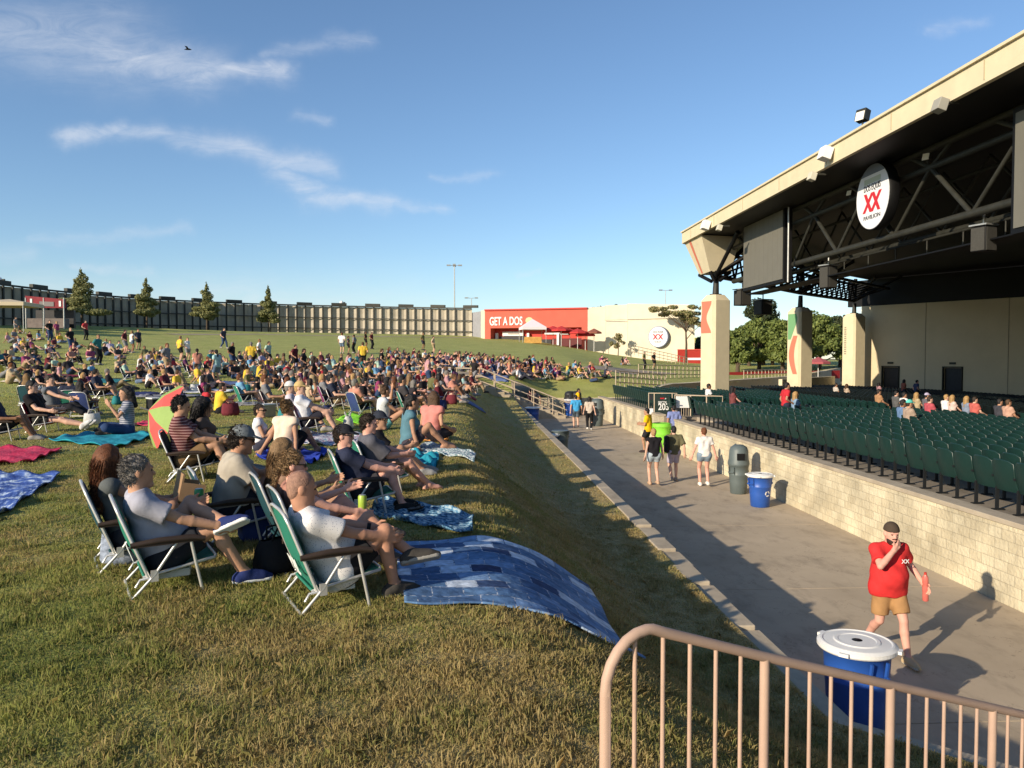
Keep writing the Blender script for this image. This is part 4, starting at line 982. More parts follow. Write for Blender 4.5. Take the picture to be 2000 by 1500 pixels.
bb = MB(); q0, q1 = bw(947, 606.5), bw(1147, 606.5); bb.bar((A.x, A.y, ZTb + .1), (B_.x, B_.y, ZTb + .1), .5, .2); adopt(bb.build('roof_edge', M_RED), bd)
def panel(nm, x0, y0, x1, y1, off, m, th=.12, par=bd):
    a, c = bw(x0, y1), bw(x1, y0); a2 = bw(x1, y1)
    bb = MB(); bb.prism([(a.x, a.y, a.z), (a2.x, a2.y, a2.z), (a2.x, a2.y, c.z), (a.x, a.y, c.z)], tuple(n * off), tuple(n * (off + th))); return adopt(bb.build(nm, m), par)
win = panel('serving_window', 967, 656, 1021, 674, -2.15, M_DARKGLASS); panel('counter', 966, 674, 1022, 677, -2.0, M_WHITE, .5)
panel('menu_board', 974, 647, 1015, 655.5, -2.0, M_WHITE, .2)
panel('menu_strip', 1057, 648.5, 1104, 652.5, -2.0, M_WHITE, .15); panel('menu_strip', 1121, 648, 1137, 652, -2.0, M_WHITE, .15)
panel('serving_window', 1030, 662, 1070, 676, -2.15, M_DARKGLASS); panel('serving_window', 1072, 660, 1130, 676, -2.15, mat('dim_maroon', (.12, .03, .03), .7))
for x in (963, 1025, 1084, 1134): panel('white_pier', x - 2.2, 650, x + 2.2, 684, -2.1, M_WHITE, .5)
panel('base_stripe', 990, 677.5, 1026, 682, -1.9, M_CREAM2, .3)
def facade_text(txt, sz, px, py, m, sq=1.0, w_=None):
    me = text_mesh(txt, sz, .05, True, squeeze=sq); me = fit_width(me, w_) if w_ else me; me.materials.append(m); o = link('lettering', me); p = bw(px, py, .06)
    o.matrix_world = basis(d, Vector((0, 0, 1)), n, p); o.parent = bd; o.matrix_parent_inverse = Matrix.Translation(bd.location).inverted()
facade_text('GET A DOS', 1.75, 988.5, 628, M_WHITE, 1, 5.25)
# speech-bubble shaped mark after the words
bb = MB(); q = bw(1034, 626, .05); R_ = .62
pts = [(.95 * R_ * math.cos(a), .8 * R_ * math.sin(a)) for a in np.linspace(-.9, 3.9, 20)] + [(-.35, -.85), (-.1, -.5)]
bb.prism([tuple(q + d * x + Vector((0, 0, z))) for x, z in pts], (0, 0, 0), tuple(n * .08)); adopt(bb.build('speech_mark', mat('sign_sand', (.62, .52, .3), .7)), bd)
panel('lettering_band', 985, 649.6, 1006, 652.6, -1.78, mat('band_grey', (.4, .36, .33), .8), .03)
# pale wing left and the pale wall to the right
pw = thing('pale_wing', 'narrow pale end wall between the curved fence and the red building', 'wall', cw(938, 124, 5)); 
bb = MB(); a, c = cw(922, 130.5), cw(940, 125); bb.prism([(a.x, a.y, 3), (c.x, c.y, 3), (c.x, c.y, 10.9), (a.x, a.y, 11)], (0, 0, 0), (.2, 3, 0)); adopt(bb.build('grey_return', mat('grey_wall', (.3, .3, .32), .9, .1, 1)), pw)
bb = MB(); a, c = cw(939.5, 123), cw(947, 121.05); bb.prism([(a.x, a.y, 3), (c.x, c.y, 3), (c.x, c.y, 10.9), (a.x, a.y, 10.9)], (0, 0, 0), (.2, 3, 0)); adopt(bb.build('pale_pier', M_CREAM2), pw)
lw = thing('pale_wall', 'long pale wall with vines and a round emblem behind the far lawn', 'wall', cw(1250, 112, 4))
cps = [(1147, 116.05, 10.9), (1182, 115.2, 11.05), (1183, 114.4, 11.15), (1225, 113, 11.15), (1226, 112.2, 11.25), (1356, 107, 10.75)]
for (x0, d0, z0), (x1, d1, z1) in zip(cps[0::2], cps[1::2]):
    a, c = cw(x0, d0), cw(x1, d1); bb = MB(); bb.prism([(a.x, a.y, 0), (c.x, c.y, 0), (c.x, c.y, z1), (a.x, a.y, z0)], (0, 0, 0), (.3, 3.5, 0)); adopt(bb.build('wall_panel', M_CREAM2), lw)
a, c = cw(1180, 114.1, 9.0), cw(1345, 107.3, 9.0); bb = MB(); bb.bar(a, c, .1, .05); adopt(bb.build('wall_joint', bpy.data.materials['joint_grey']), lw)
em = thing('round_emblem', 'round white emblem with red double X on the pale far wall', 'sign', cw(1287, 109.3, 4.9))
ec = cw(1287, 109.4, CAMZ + (HZ - 658) / FPX * 109.4); dE = (cw(1356, 107) - cw(1226, 112.2)).normalized(); nE = Vector((dE.y, -dE.x, 0))
def em_put(o, off): o.matrix_world = basis(dE, Vector((0, 0, 1)), nE, ec + nE * off); o.parent = em; o.matrix_parent_inverse = Matrix.Translation(em.location).inverted()
bb = MB(); bb.lathe([(1.46, 0), (1.46, .5)], 40); em_put(bb.build('emblem_drum', mat('slate_rim', (.16, .2, .3), .6)), -.1)
bb = MB(); bb.lathe([(0, .02), (1.36, .02), (1.36, 0)], 40, smooth=False); em_put(bb.build('emblem_face', M_SIGN), .41)
bb = MB()
for cx in (-.38, .38):
    for s in (1, -1): bb.add([(cx - .3 * s - .12, .38, .003 * (s + 1)), (cx - .3 * s + .12, .38, .003 * (s + 1)), (cx + .3 * s + .12, -.38, .003 * (s + 1)), (cx + .3 * s - .12, -.38, .003 * (s + 1))], [(0, 1, 2, 3)])
em_put(bb.build('double_x_emblem', M_SIGNR), .45)
for txt, sz, dz in (('DOS EQUIS', .34, .66), ('PAVILION', .26, -.72)):
    me = text_mesh(txt, sz, .01, True, squeeze=.9); me.materials.append(M_SIGNK); o = link('lettering', me); em_put(o, .45); o.matrix_world = basis(dE, Vector((0, 0, 1)), nE, ec + nE * .45 + Vector((0, 0, dz)))
# red shipping container
ct = thing('shipping_container', 'bright red corrugated shipping container partly behind the nearest column', 'container', cw(1352, 105, 2))
a, c = cw(1323, 104.5), cw(1382, 103); dd = (c - a).normalized(); nn = Vector((dd.y, -dd.x, 0)); Lc = (c - a).length; z0, z1 = CAMZ + (HZ - 719) / FPX * 104, CAMZ + (HZ - 683) / FPX * 104
bb = MB(); N = 30; prof = []
for k in range(N):
    s0 = Lc * k / N
    for q, o_ in ((0, 0), (.35, 0), (.5, -.12), (.85, -.12)): prof.append((s0 + q * Lc / N, o_))
for (s0, o0), (s1, o1) in zip(prof[:-1], prof[1:]):
    p0, p1 = a + dd * s0 + nn * o0, a + dd * s1 + nn * o1; bb.quad((p0.x, p0.y, z0), (p1.x, p1.y, z0), (p1.x, p1.y, z1), (p0.x, p0.y, z1))
adopt(bb.build('corrugated_side', M_RED), ct)
bb = MB(); bb.prism([(a.x, a.y, z0), (c.x, c.y, z0), (c.x, c.y, z1), (a.x, a.y, z1)], tuple(nn * -.2), tuple(nn * -2.4)); adopt(bb.build('container_shell', M_RED), ct)
bb = MB(); bb.bar((a.x, a.y, z1), (c.x, c.y, z1), .15, .12); bb.bar((a.x, a.y, z0 + .05), (c.x, c.y, z0 + .05), .15, .14); adopt(bb.build('frame_rail', M_RED), ct)
bb = MB(); p0, p1 = a + dd * (Lc * .35) + nn * .03, a + dd * (Lc * .95) + nn * .03; zc = (z0 + z1) / 2; bb.quad((p0.x, p0.y, zc - .14), (p1.x, p1.y, zc - .14), (p1.x, p1.y, zc + .14), (p0.x, p0.y, zc + .14)); adopt(bb.build('white_stripe', M_WHITE), ct)

# parasols, canopy tent, food stall
def parasol(lab, px, py, d, r, h, m, grp=None):
    c = cw(px, d); zg = lz(c.x, c.y); t = thing('parasol', lab, 'parasol', (c.x, c.y, zg), rnd.random(), grp)
    bb = MB(); n_ = 8
    vs_ = [(0, 0, h)] + [(r * math.cos(2 * math.pi * k / n_), r * math.sin(2 * math.pi * k / n_), h - .55) for k in range(n_)] + [(r * math.cos(2 * math.pi * k / n_), r * math.sin(2 * math.pi * k / n_), h - .75) for k in range(n_)]
    bb.add(vs_, [(0, 1 + k, 1 + (k + 1) % n_) for k in range(n_)] + [(1 + k, 1 + n_ + k, 1 + n_ + (k + 1) % n_, 1 + (k + 1) % n_) for k in range(n_)]); bb.build('canopy', m, t)
    bb = MB(); bb.tube([(0, 0, 0), (0, 0, h)], .04, 6); bb.build('pole', M_WHITE, t); return t
for k, (px, d_, lab) in enumerate(((1080, 113, 'red parasol nearest the canopy tent before the red building'), (1096, 111.5, 'red parasol before the middle of the red building'), (1113, 113, 'wide red parasol before the serving windows'), (1128, 111.5, 'red parasol before the last white pier'), (1143, 112.5, 'red parasol at the corner where red meets pale wall'))):
    parasol(lab, px, 0, d_, 1.5, 2.75 + .15 * (k % 2), M_REDC, 'red parasols before the red building')
parasol('dark brown parasol standing alone before the pale wall', 1160, 0, 112, 1.15, 3.3, mat('brown_canvas', (.25, .09, .06), .9))
def canopy_tent(lab, c, zg, w_, h, peak, m, m2):
    t = thing('canopy_tent', lab, 'tent', (c.x, c.y, zg), R(5)); bb = MB(); w2 = w_ / 2
    bb.add([(-w2, -w2, h), (w2, -w2, h), (w2, w2, h), (-w2, w2, h), (0, 0, peak), (-w2, -w2, h - .35), (w2, -w2, h - .35), (w2, w2, h - .35), (-w2, w2, h - .35)], [(0, 1, 4), (1, 2, 4), (2, 3, 4), (3, 0, 4), (0, 5, 6, 1), (1, 6, 7, 2), (2, 7, 8, 3), (3, 8, 5, 0)]); bb.build('canopy', m, t)
    for x, y_ in ((-w2, -w2), (w2, -w2), (w2, w2), (-w2, w2)):
        bb = MB(); bb.tube([(x * .97, y_ * .97, 0), (x * .97, y_ * .97, h)], .04, 6); bb.build('leg', m2, t)
    return t
c = cw(1040, 112); canopy_tent('white peaked canopy tent before the red building', c, lz(c.x, c.y), 3.4, 2.2, 3.4, mat('white_canvas', (.75, .66, .68), .8), M_STEEL)
bb = MB(); c = cw(1041, 110.5); bb.box((c.x, c.y, lz(c.x, c.y) + .45), (2.4, .8, .9)); o = tag(bb.build('serving_table', mat('orange_cloth', (.55, .3, .08), .9, .2, 3), bevel=.05), 'orange covered serving table under the white tent', 'table')
ks = thing('food_stall', 'maroon food stall with a banner in front of the dark fence', 'stall', cw(90, 84, 7)); dK = 84
def kw(px, py, dd_=dK): p = cw(px, dd_); p.z = CAMZ + (HZ - py) / FPX * dd_; return p
M_MAROON = mat('maroon_banner', (.22, .03, .04), .8, .1, 1)
bb = MB(); a, c = kw(50, 577), kw(128, 586); bb.prism([tuple(kw(52, 601)), tuple(kw(128, 602)), tuple(kw(128, 585)), tuple(kw(52, 578))], (0, 0, 0), (.05, .25, 0)); adopt(bb.build('banner', M_MAROON), ks)
bb = MB(); bb.prism([tuple(kw(52, 622)), tuple(kw(128, 622)), tuple(kw(128, 641)), tuple(kw(52, 640))], (0, 0, 0), (0, 1, 0)); adopt(bb.build('counter', mat('stall_counter', (.16, .13, .12), .8, .2, 2)), ks)
bb = MB(); bb.prism([tuple(kw(52, 604)), tuple(kw(128, 604)), tuple(kw(128, 640)), tuple(kw(52, 640))], (0, 2, 0), (0, 2.4, 0)); adopt(bb.build('back_wall', M_DARKGLASS), ks)
for px in (53, 88, 127):
    bb = MB(); bb.tube([kw(px, 642), kw(px, 582)], .07, 6); adopt(bb.build('post', M_STEEL), ks)
bb = MB(); bb.prism([tuple(kw(80, 598)), tuple(kw(108, 599)), tuple(kw(108, 590)), tuple(kw(80, 589))], (0, -.06, 0), (0, -.02, 0)); adopt(bb.build('grey_band', mat('banner_grey', (.2, .18, .18), .8)), ks)
for px_, y0_, y1_ in ((62, 584, 593), (118, 588, 599)):
    bb = MB(); bb.prism([tuple(kw(px_, y1_)), tuple(kw(px_ + 4, y1_)), tuple(kw(px_ + 4, y0_)), tuple(kw(px_, y0_))], (0, -.06, 0), (0, -.02, 0)); adopt(bb.build('white_mark', M_WHITE), ks)
c = kw(22, 0, 78); canopy_tent('tan topped canopy with a flat roof at the left edge by the food stall', Vector((c.x, c.y, 0)), lz(c.x, c.y), 4.4, 2.9, 3.3, mat('tan_canvas', (.5, .42, .3), .9), M_STEEL)

# ------------------------------------------------------------------ trees
def leaf_mat(name, c1, c2):
    m = bpy.data.materials.new(name); m.use_nodes = True; nt = m.node_tree; b_ = nt.nodes['Principled BSDF']; g_ = nt.nodes.new('ShaderNodeNewGeometry'); mx = nt.nodes.new('ShaderNodeMix'); mx.data_type = 'RGBA'
    nt.links.new(g_.outputs['Random Per Island'], mx.inputs[0]); mx.inputs[6].default_value = (*c1, 1); mx.inputs[7].default_value = (*c2, 1); nt.links.new(mx.outputs[2], b_.inputs['Base Color']); b_.inputs['Roughness'].default_value = .7
    tr_ = nt.nodes.new('ShaderNodeBsdfTranslucent'); nt.links.new(mx.outputs[2], tr_.inputs[0]); ms = nt.nodes.new('ShaderNodeMixShader'); ms.inputs[0].default_value = .25
    nt.links.new(b_.outputs[0], ms.inputs[1]); nt.links.new(tr_.outputs[0], ms.inputs[2]); nt.links.new(ms.outputs[0], nt.nodes['Material Output'].inputs[0]); return m
M_BARK = mat('bark', (.09, .065, .045), .95, .3, 4); M_LGREEN = leaf_mat('leaf_green', (.08, .12, .025), (.22, .26, .06)); M_LDARK = leaf_mat('leaf_dark', (.02, .035, .012), (.06, .075, .022)); M_LOLIVE = leaf_mat('leaf_olive', (.12, .135, .045), (.28, .27, .10)); M_LPINK = leaf_mat('leaf_pinkish', (.15, .18, .055), (.36, .28, .14))
def leaves(cl, n, size, rg, flat=0.0):
    """cl: list of (centre, radius vector); leaf quads on and inside the clumps"""
    P = []; w_ = np.array([r[0] * r[1] + r[2] * r[0] for c, r in cl]); w_ = w_ / w_.sum(); idx = rg.choice(len(cl), n, p=w_)
    C = np.array([c for c, r in cl], float)[idx]; Rr = np.array([r for c, r in cl], float)[idx]
    v = rg.normal(size=(n, 3)); v /= np.linalg.norm(v, axis=1)[:, None]; rad = (0.45 + .6 * rg.random(n) ** .6)
    P = C + v * Rr * rad[:, None]
    nn = v + rg.normal(size=(n, 3)) * .7; nn[:, 2] += .3; nn /= np.linalg.norm(nn, axis=1)[:, None]
    t1 = np.cross(nn, rg.normal(size=(n, 3))); t1 /= np.linalg.norm(t1, axis=1)[:, None]; t2 = np.cross(nn, t1)
    s = size * (.6 + .8 * rg.random(n))[:, None]
    V = np.stack([P - t1 * s, P + t2 * s * .55, P + t1 * s, P - t2 * s * .55], 1).reshape(-1, 3); return V, np.arange(n * 4).reshape(n, 4)
def tree(name, lab, base, h, cl, m, trunk_r=.2, n=4000, size=.14, grp=None, limbs=True, seed=0, tr_top=.75):
    rg = np.random.default_rng(seed + 77); t = thing(name, lab, 'tree', base, 0, grp)
    bb = MB(); bb.tube([(0, 0, -.3), (.05, 0, h * .3), (-.04, .05, h * .55), (0, 0, h * tr_top)], [trunk_r * 1.3, trunk_r, trunk_r * .7, trunk_r * .2], 8)
    if limbs:
        for c_, r_ in cl[:: max(1, len(cl) // 10)]:
            z0 = min(h * .6, max(h * .2, c_[2] * .6)); bb.tube([(0, 0, z0), (c_[0] * .5, c_[1] * .5, z0 + (c_[2] - z0) * .6), tuple(c_)], [trunk_r * .5, trunk_r * .3, trunk_r * .1], 5)
    bb.build('trunk', M_BARK, t); V, F = leaves(cl, n, size, rg); link('crown', np_mesh('crown', V, F, m, smooth=False), t); return t
def conifer_cl(h, w_, seed, irr=.25):
    rg = np.random.default_rng(seed); cl = []
    for k in range(34):
        u = k / 33; z = h * (.16 + .84 * u); rr = w_ * (1 - u) ** .75 * (1 + irr * rg.normal()); a = k * 2.4
        cl.append(((rr * .55 * math.cos(a), rr * .55 * math.sin(a), z), (max(.1, rr * .5), max(.1, rr * .5), h * .055)))
    return cl
for k, (px, base_y, top_y, wpx, dd_, lab) in enumerate(((161, 628, 523, 58, 95, 'broad bushy cypress, largest of the row along the fence'), (288, 640, 541, 44, 107, 'leaning cypress second from the food stall'), (405, 642, 551, 44, 116, 'cypress before the middle of the fence, third from the food stall'), (525, 650, 557, 32, 122, 'slim cypress standing last in the row along the fence'))):
    c = cw(px, dd_); zg = lz(c.x, c.y); h = (CAMZ + (HZ - top_y) / FPX * dd_ - zg) * .95; wm = wpx / FPX * dd_ / 2 * .82
    tree('cypress_tree', lab, (c.x, c.y, zg), h, [((x * 1, y_, z + h * .14 * (1 - z / h)), r_) for (x, y_, z), r_ in conifer_cl(h, wm * 1.25, k + 3, .4)], M_LOLIVE if k != 2 else M_LOLIVE, .11, 5200, .15, 'cypress trees along the fence', False, k)
def broad_cl(w_, h, z0, seed, n=26):
    rg = np.random.default_rng(seed); cl = []
    for k in range(n):
        a = rg.random() * 6.28; u = rg.random(); z = z0 + (h - z0) * (.12 + .8 * u); prof_ = math.sin(math.pi * min(1, .25 + .75 * u) ** 1.0) ** .6 if u < .95 else .3
        rr = w_ * prof_ * math.sqrt(rg.random()); s = w_ * (.22 + .2 * rg.random()); cl.append(((rr * math.cos(a), rr * math.sin(a), z), (s, s, s * .8)))
    return cl
for k, (px, dd_, top_y, wpx, m, lab) in enumerate(((1440, 86, 640, 70, M_LGREEN, 'leafy green tree just right of the nearest column'), (1482, 90, 622, 80, M_LGREEN, 'leafy green tree under the dark speaker'), (1528, 88, 628, 80, M_LGREEN, 'green tree left of the middle column'), (1600, 92, 620, 95, M_LGREEN, 'green tree right of the middle column'), (1640, 96, 612, 80, M_LDARK, 'dark green tree left of the farthest column'), (1462, 98, 630, 90, M_LGREEN, 'broad green tree deep between the two nearest columns'), (1508, 100, 618, 90, M_LGREEN, 'rounded green tree in the gap before the middle column'), (1575, 100, 612, 90, M_LGREEN, 'tall green tree behind the middle column'), (1378, 122, 662, 60, M_LDARK, 'dark tree behind the red container'))):
    c = cw(px, dd_); zg = 1.0; h = CAMZ + (HZ - top_y) / FPX * dd_ - zg; wm = wpx / FPX * dd_ / 2
    tree('leafy_tree', lab, (c.x, c.y, zg), h, broad_cl(wm, h, h * .32, k + 20), m, .22, 6500, .19, 'trees behind the columns', True, k + 10)
c = cw(1490, 100); h = CAMZ + (HZ - 588) / FPX * 100 - 1; tree('pine_tree', 'tall dark pine rising above the leafy trees under the roof corner', (c.x, c.y, 1), h, [((x, y_, z), r_) for (x, y_, z), r_ in broad_cl(2.6, h, h * .45, 61, 22)], M_LDARK, .25, 5000, .2, None, True, 31)
c = cw(1322, 104); zg = lz(c.x, c.y); h = CAMZ + (HZ - 592) / FPX * 104 - zg
rg = np.random.default_rng(9); cl = []
for k in range(26):
    px = 1262 + 96 * rg.random(); py = 598 + (px - 1262) * .42 * rg.random() + 6 * rg.random(); q = cw(px, 104); cl.append(((q.x - c.x, q.y - c.y + rg.normal() * 1.2, CAMZ + (HZ - py) / FPX * 104 - zg), (.75, .75, .28)))
tree('feathery_tree', 'sparse feathery tree with flat sprays in front of the pale wall', (c.x + 1.2, c.y, zg), h, cl, M_LPINK, .14, 4200, .15, None, True, 41)
c = cw(1207, 110); zg = lz(c.x, c.y); tree('young_tree', 'small thin young tree by the pale wall left of the emblem', (c.x, c.y, zg), 3.2, broad_cl(1.1, 3.2, .8, 50, 12), M_LPINK, .06, 700, .13, None, True, 51)
for k, (px, py) in enumerate(((1170, 600), (1205, 598))):
    c = cw(px, 121); tree('leafy_tree', ('treetop showing above the pale wall beside the red building', 'treetop showing above the middle of the pale wall')[k], (c.x, c.y, 3), 8.6, [((x, y_, z), r_) for (x, y_, z), r_ in broad_cl(1.8, 8.7, 5.5, 70 + k, 10)], M_LDARK, .2, 900, .2, None, False, 60 + k)
# red parasols and low red barrier under the trees
for k, (px, dd_) in enumerate(((1598, 84),)):
    c = cw(px, dd_); t = parasol('pinkish red parasol right of the middle column', px, 0, dd_, 1.3, 2.6, mat('faded_red_canvas', (.36, .09, .10), .9)); t.location.z = 1.1
b = MB(); a, c = cw(1422, 80, 1.2), cw(1640, 90, 1.2); b.bar((a.x, a.y, 1.7), (c.x, c.y, 1.7), .08, .9); tag(b.build('red_barrier', M_REDC), 'low red barrier under the trees behind the dark seats', 'barrier')
# tall light masts
def mast(lab, px, topy, d, heads, r=.08):
    c = cw(px, d); zt = CAMZ + (HZ - topy) / FPX * d; t = thing('light_mast', lab, 'light mast', (c.x, c.y, 3)); b = MB(); b.tube([(0, 0, 0), (0, 0, zt - 3)], [r * 1.5, r], 8); b.build('pole', M_STEEL, t)
    for k in range(heads):
        a = 2 * math.pi * k / heads; b = MB(); b.tube([(0, 0, zt - 3), (math.cos(a) * .9, math.sin(a) * .9, zt - 2.9)], .05, 5); b.box((math.cos(a) * 1.2, math.sin(a) * 1.2, zt - 2.9), (.8, .6, .25), rz=a); b.build('lamp_head', M_STEEL, t)
    return t
mast('tall slim light mast with a ring of lamps behind the fence end', 888, 520, 165, 4, .1); mast('shorter light mast right behind the fence end', 921, 583, 190, 2); mast('light mast seen above the pale wall near the feathery tree', 1299, 568, 190, 2)
for px, py, lab in ((2, 548, 'small white globe lamp above the fence at the picture edge'), (668, 592, 'small white globe lamp above the middle of the fence')):
    dd_ = 138 if px > 100 else 92; c = cw(px, dd_); z = CAMZ + (HZ - py) / FPX * dd_; t = thing('globe_lamp', lab, 'lamp', (c.x, c.y, z - 2)); b = MB(); b.lathe([(0, 1.7), (.25, 1.8), (.34, 2.05), (.25, 2.3), (0, 2.4)], 14); b.build('globe', M_WHITE, t); b = MB(); b.tube([(0, 0, -3), (0, 0, 1.75)], .06, 6); b.box((.5, 0, 1.9), (.3, .2, .5)); b.build('pole', M_DSTEEL, t)
# a bird high up
p = cam.location + ray(368, 97) * 120; b = MB(); b.tube([(-.55, 0, 0), (-.2, 0, .06), (.15, 0, .05), (.4, 0, 0)], [.02, .11, .1, .03], 6); b.add([(0.1, 0, .05), (-.15, 0, .05), (-.25, .75, .22), (.05, .6, .2)], [(0, 1, 2, 3)]); b.add([(0.1, 0, .05), (-.15, 0, .05), (-.25, -.75, .22), (.05, -.6, .2)], [(0, 1, 2, 3)])
o = b.build('bird', M_BLACK); o.location = p; tag(o, 'tiny dark bird gliding across the upper cloud', 'bird')
# ------------------------------------------------------------------ people: bodies grown as one implicit surface
class Field:
    def __init__(s): s.p = []
    def cap(s, a, b, ra, rb, k=.03, reg=0, clip=None, sub=False):
        s.p.append(('c', np.array(a, float), np.array(b, float), ra, rb, k, reg, clip, sub)); return s
    def ell(s, c, r, M=None, k=.03, reg=0, clip=None, sub=False):
        s.p.append(('e', np.array(c, float), np.array(r, float), np.eye(3) if M is None else np.array(M, float), 0, k, reg, clip, sub)); return s
    def bounds(s):
        lo, hi = np.full(3, 9.), np.full(3, -9.)
        for q in s.p:
            if q[8]: continue
            l, h = s.pb(q); lo = np.minimum(lo, l); hi = np.maximum(hi, h)
        return lo, hi
    @staticmethod
    def pb(q):
        if q[0] == 'c': r = max(q[3], q[4]); return np.minimum(q[1], q[2]) - r, np.maximum(q[1], q[2]) + r
        r = max(q[2]); return q[1] - r, q[1] + r
    @staticmethod
    def dist(q, P):
        if q[0] == 'c':
            a, b = q[1], q[2]; d = b - a; L2 = max(d @ d, 1e-9); t = np.clip(((P - a) @ d) / L2, 0, 1)
            D = np.linalg.norm(P - a - t[..., None] * d, axis=-1) - (q[3] + (q[4] - q[3]) * t)
        else:
            v = (P - q[1]) @ q[3]; n = np.linalg.norm(v / q[2], axis=-1); g = np.linalg.norm(v / (q[2] ** 2), axis=-1) + 1e-6; D = n * (n - 1) / g
        if q[7]:
            for (pt, nm) in q[7]: D = np.maximum(D, (P - np.array(pt, float)) @ np.array(nm, float))
        return D
    def mesh(s, name, h, mats, regions=True, noise=0.0, nfreq=14.0):
        lo, hi = s.bounds(); lo = lo - 2.5 * h - .01; hi = hi + 2.5 * h + .01; n = np.ceil((hi - lo) / h).astype(int) + 1
        D = np.full(n, 1.0, np.float32); ax = [lo[i] + h * np.arange(n[i]) for i in range(3)]
        for q in s.p:
            l, u = s.pb(q); m = q[5] + 3 * h
            i0 = np.clip(np.floor((l - m - lo) / h).astype(int), 0, n - 1); i1 = np.clip(np.ceil((u + m - lo) / h).astype(int) + 1, 1, n)
            sl_ = tuple(slice(a, b) for a, b in zip(i0, i1)); G = np.stack(np.meshgrid(*[ax[i][sl_[i]] for i in range(3)], indexing='ij'), -1)
            d = s.dist(q, G); o_ = D[sl_]; k = q[5]
            if q[8]:
                D[sl_] = np.maximum(o_, -d)
            else:
                hh = np.clip(k - np.abs(o_ - d), 0, None) / k; D[sl_] = np.minimum(o_, d) - hh * hh * k * .25
        if noise:
            X, Y, Z = np.meshgrid(*ax, indexing='ij'); f = nfreq
            D += noise * (np.sin(f * X + 2.1 * np.sin(f * .7 * Z)) * np.sin(f * 1.1 * Z + 1.7 * np.sin(f * .8 * Y)) + .5 * np.sin(2.1 * f * Y + 1.3 * f * Z))
        ins = D < 0; c = [ins[a:n[0] - 1 + a, b:n[1] - 1 + b, e:n[2] - 1 + e] for a in (0, 1) for b in (0, 1) for e in (0, 1)]
        cnt = sum(x.astype(np.int8) for x in c); act = (cnt > 0) & (cnt < 8); ijk = np.argwhere(act); idx = -np.ones(act.shape, np.int64); idx[act] = np.arange(len(ijk))
        offs = np.array([(a, b, e) for a in (0, 1) for b in (0, 1) for e in (0, 1)])
        vals = np.stack([D[ijk[:, 0] + o_[0], ijk[:, 1] + o_[1], ijk[:, 2] + o_[2]] for o_ in offs], 1)
        S = np.zeros((len(ijk), 3)); C = np.zeros(len(ijk))
        for a in range(8):
            for b_ in range(a + 1, 8):
                if np.abs(offs[a] - offs[b_]).sum() != 1: continue
                x, y_ = vals[:, a], vals[:, b_]; m = (x < 0) != (y_ < 0); t = np.where(m, x / np.where(m, x - y_, 1), 0)
                S += m[:, None] * (offs[a] + t[:, None] * (offs[b_] - offs[a])); C += m
        V = lo + h * (ijk + S / C[:, None])
        Fs_ = []
        for axis in range(3):
            a = np.moveaxis(ins, axis, 0); e = a[:-1] != a[1:]; w_ = np.argwhere(e); q = np.empty_like(w_); o1, o2 = [(1, 2), (2, 0), (0, 1)][axis]
            rest = [i for i in range(3) if i != axis]; full = np.zeros((len(w_), 3), int); full[:, axis] = w_[:, 0]; full[:, rest[0]] = w_[:, 1]; full[:, rest[1]] = w_[:, 2]
            ok = (full[:, o1] > 0) & (full[:, o2] > 0) & (full[:, o1] < n[o1] - 1) & (full[:, o2] < n[o2] - 1); full = full[ok]
            def cell(d1, d2): g_ = full.copy(); g_[:, o1] += d1; g_[:, o2] += d2; return idx[g_[:, 0], g_[:, 1], g_[:, 2]]
            Q = np.stack([cell(-1, -1), cell(0, -1), cell(0, 0), cell(-1, 0)], 1); flip = ~ins[full[:, 0], full[:, 1], full[:, 2]]; Q[flip] = Q[flip][:, ::-1]; Fs_.append(Q)
        F = np.concatenate(Fs_); F = F[(F >= 0).all(1)]
        mi = None
        if regions:
            best = np.full(len(V), 9.); reg = np.zeros(len(V), int)
            for q in s.p:
                if q[8]: continue
                d = s.dist(q, V) - (1e-3 if q[6] else 0); m = d < best; best[m] = d[m]; reg[m] = q[6]
            mi = np.max(reg[F[:, :1]], axis=1)
        return np_mesh(name, V, F, mats, mi, True)

def V3(*a): return np.array(a, float)
def unit(v): return v / (np.linalg.norm(v) + 1e-9)
def ik(a, t, l1, l2, pole):
    d = t - a; L = np.linalg.norm(d); u = d / (L + 1e-9)
    if L > (l1 + l2) * .995: L = (l1 + l2) * .995; t = a + u * L
    x = (l1 * l1 - l2 * l2 + L * L) / (2 * L); h = math.sqrt(max(0, l1 * l1 - x * x)); p = pole - u * (pole @ u); p = unit(p)
    return a + u * x + p * h, t

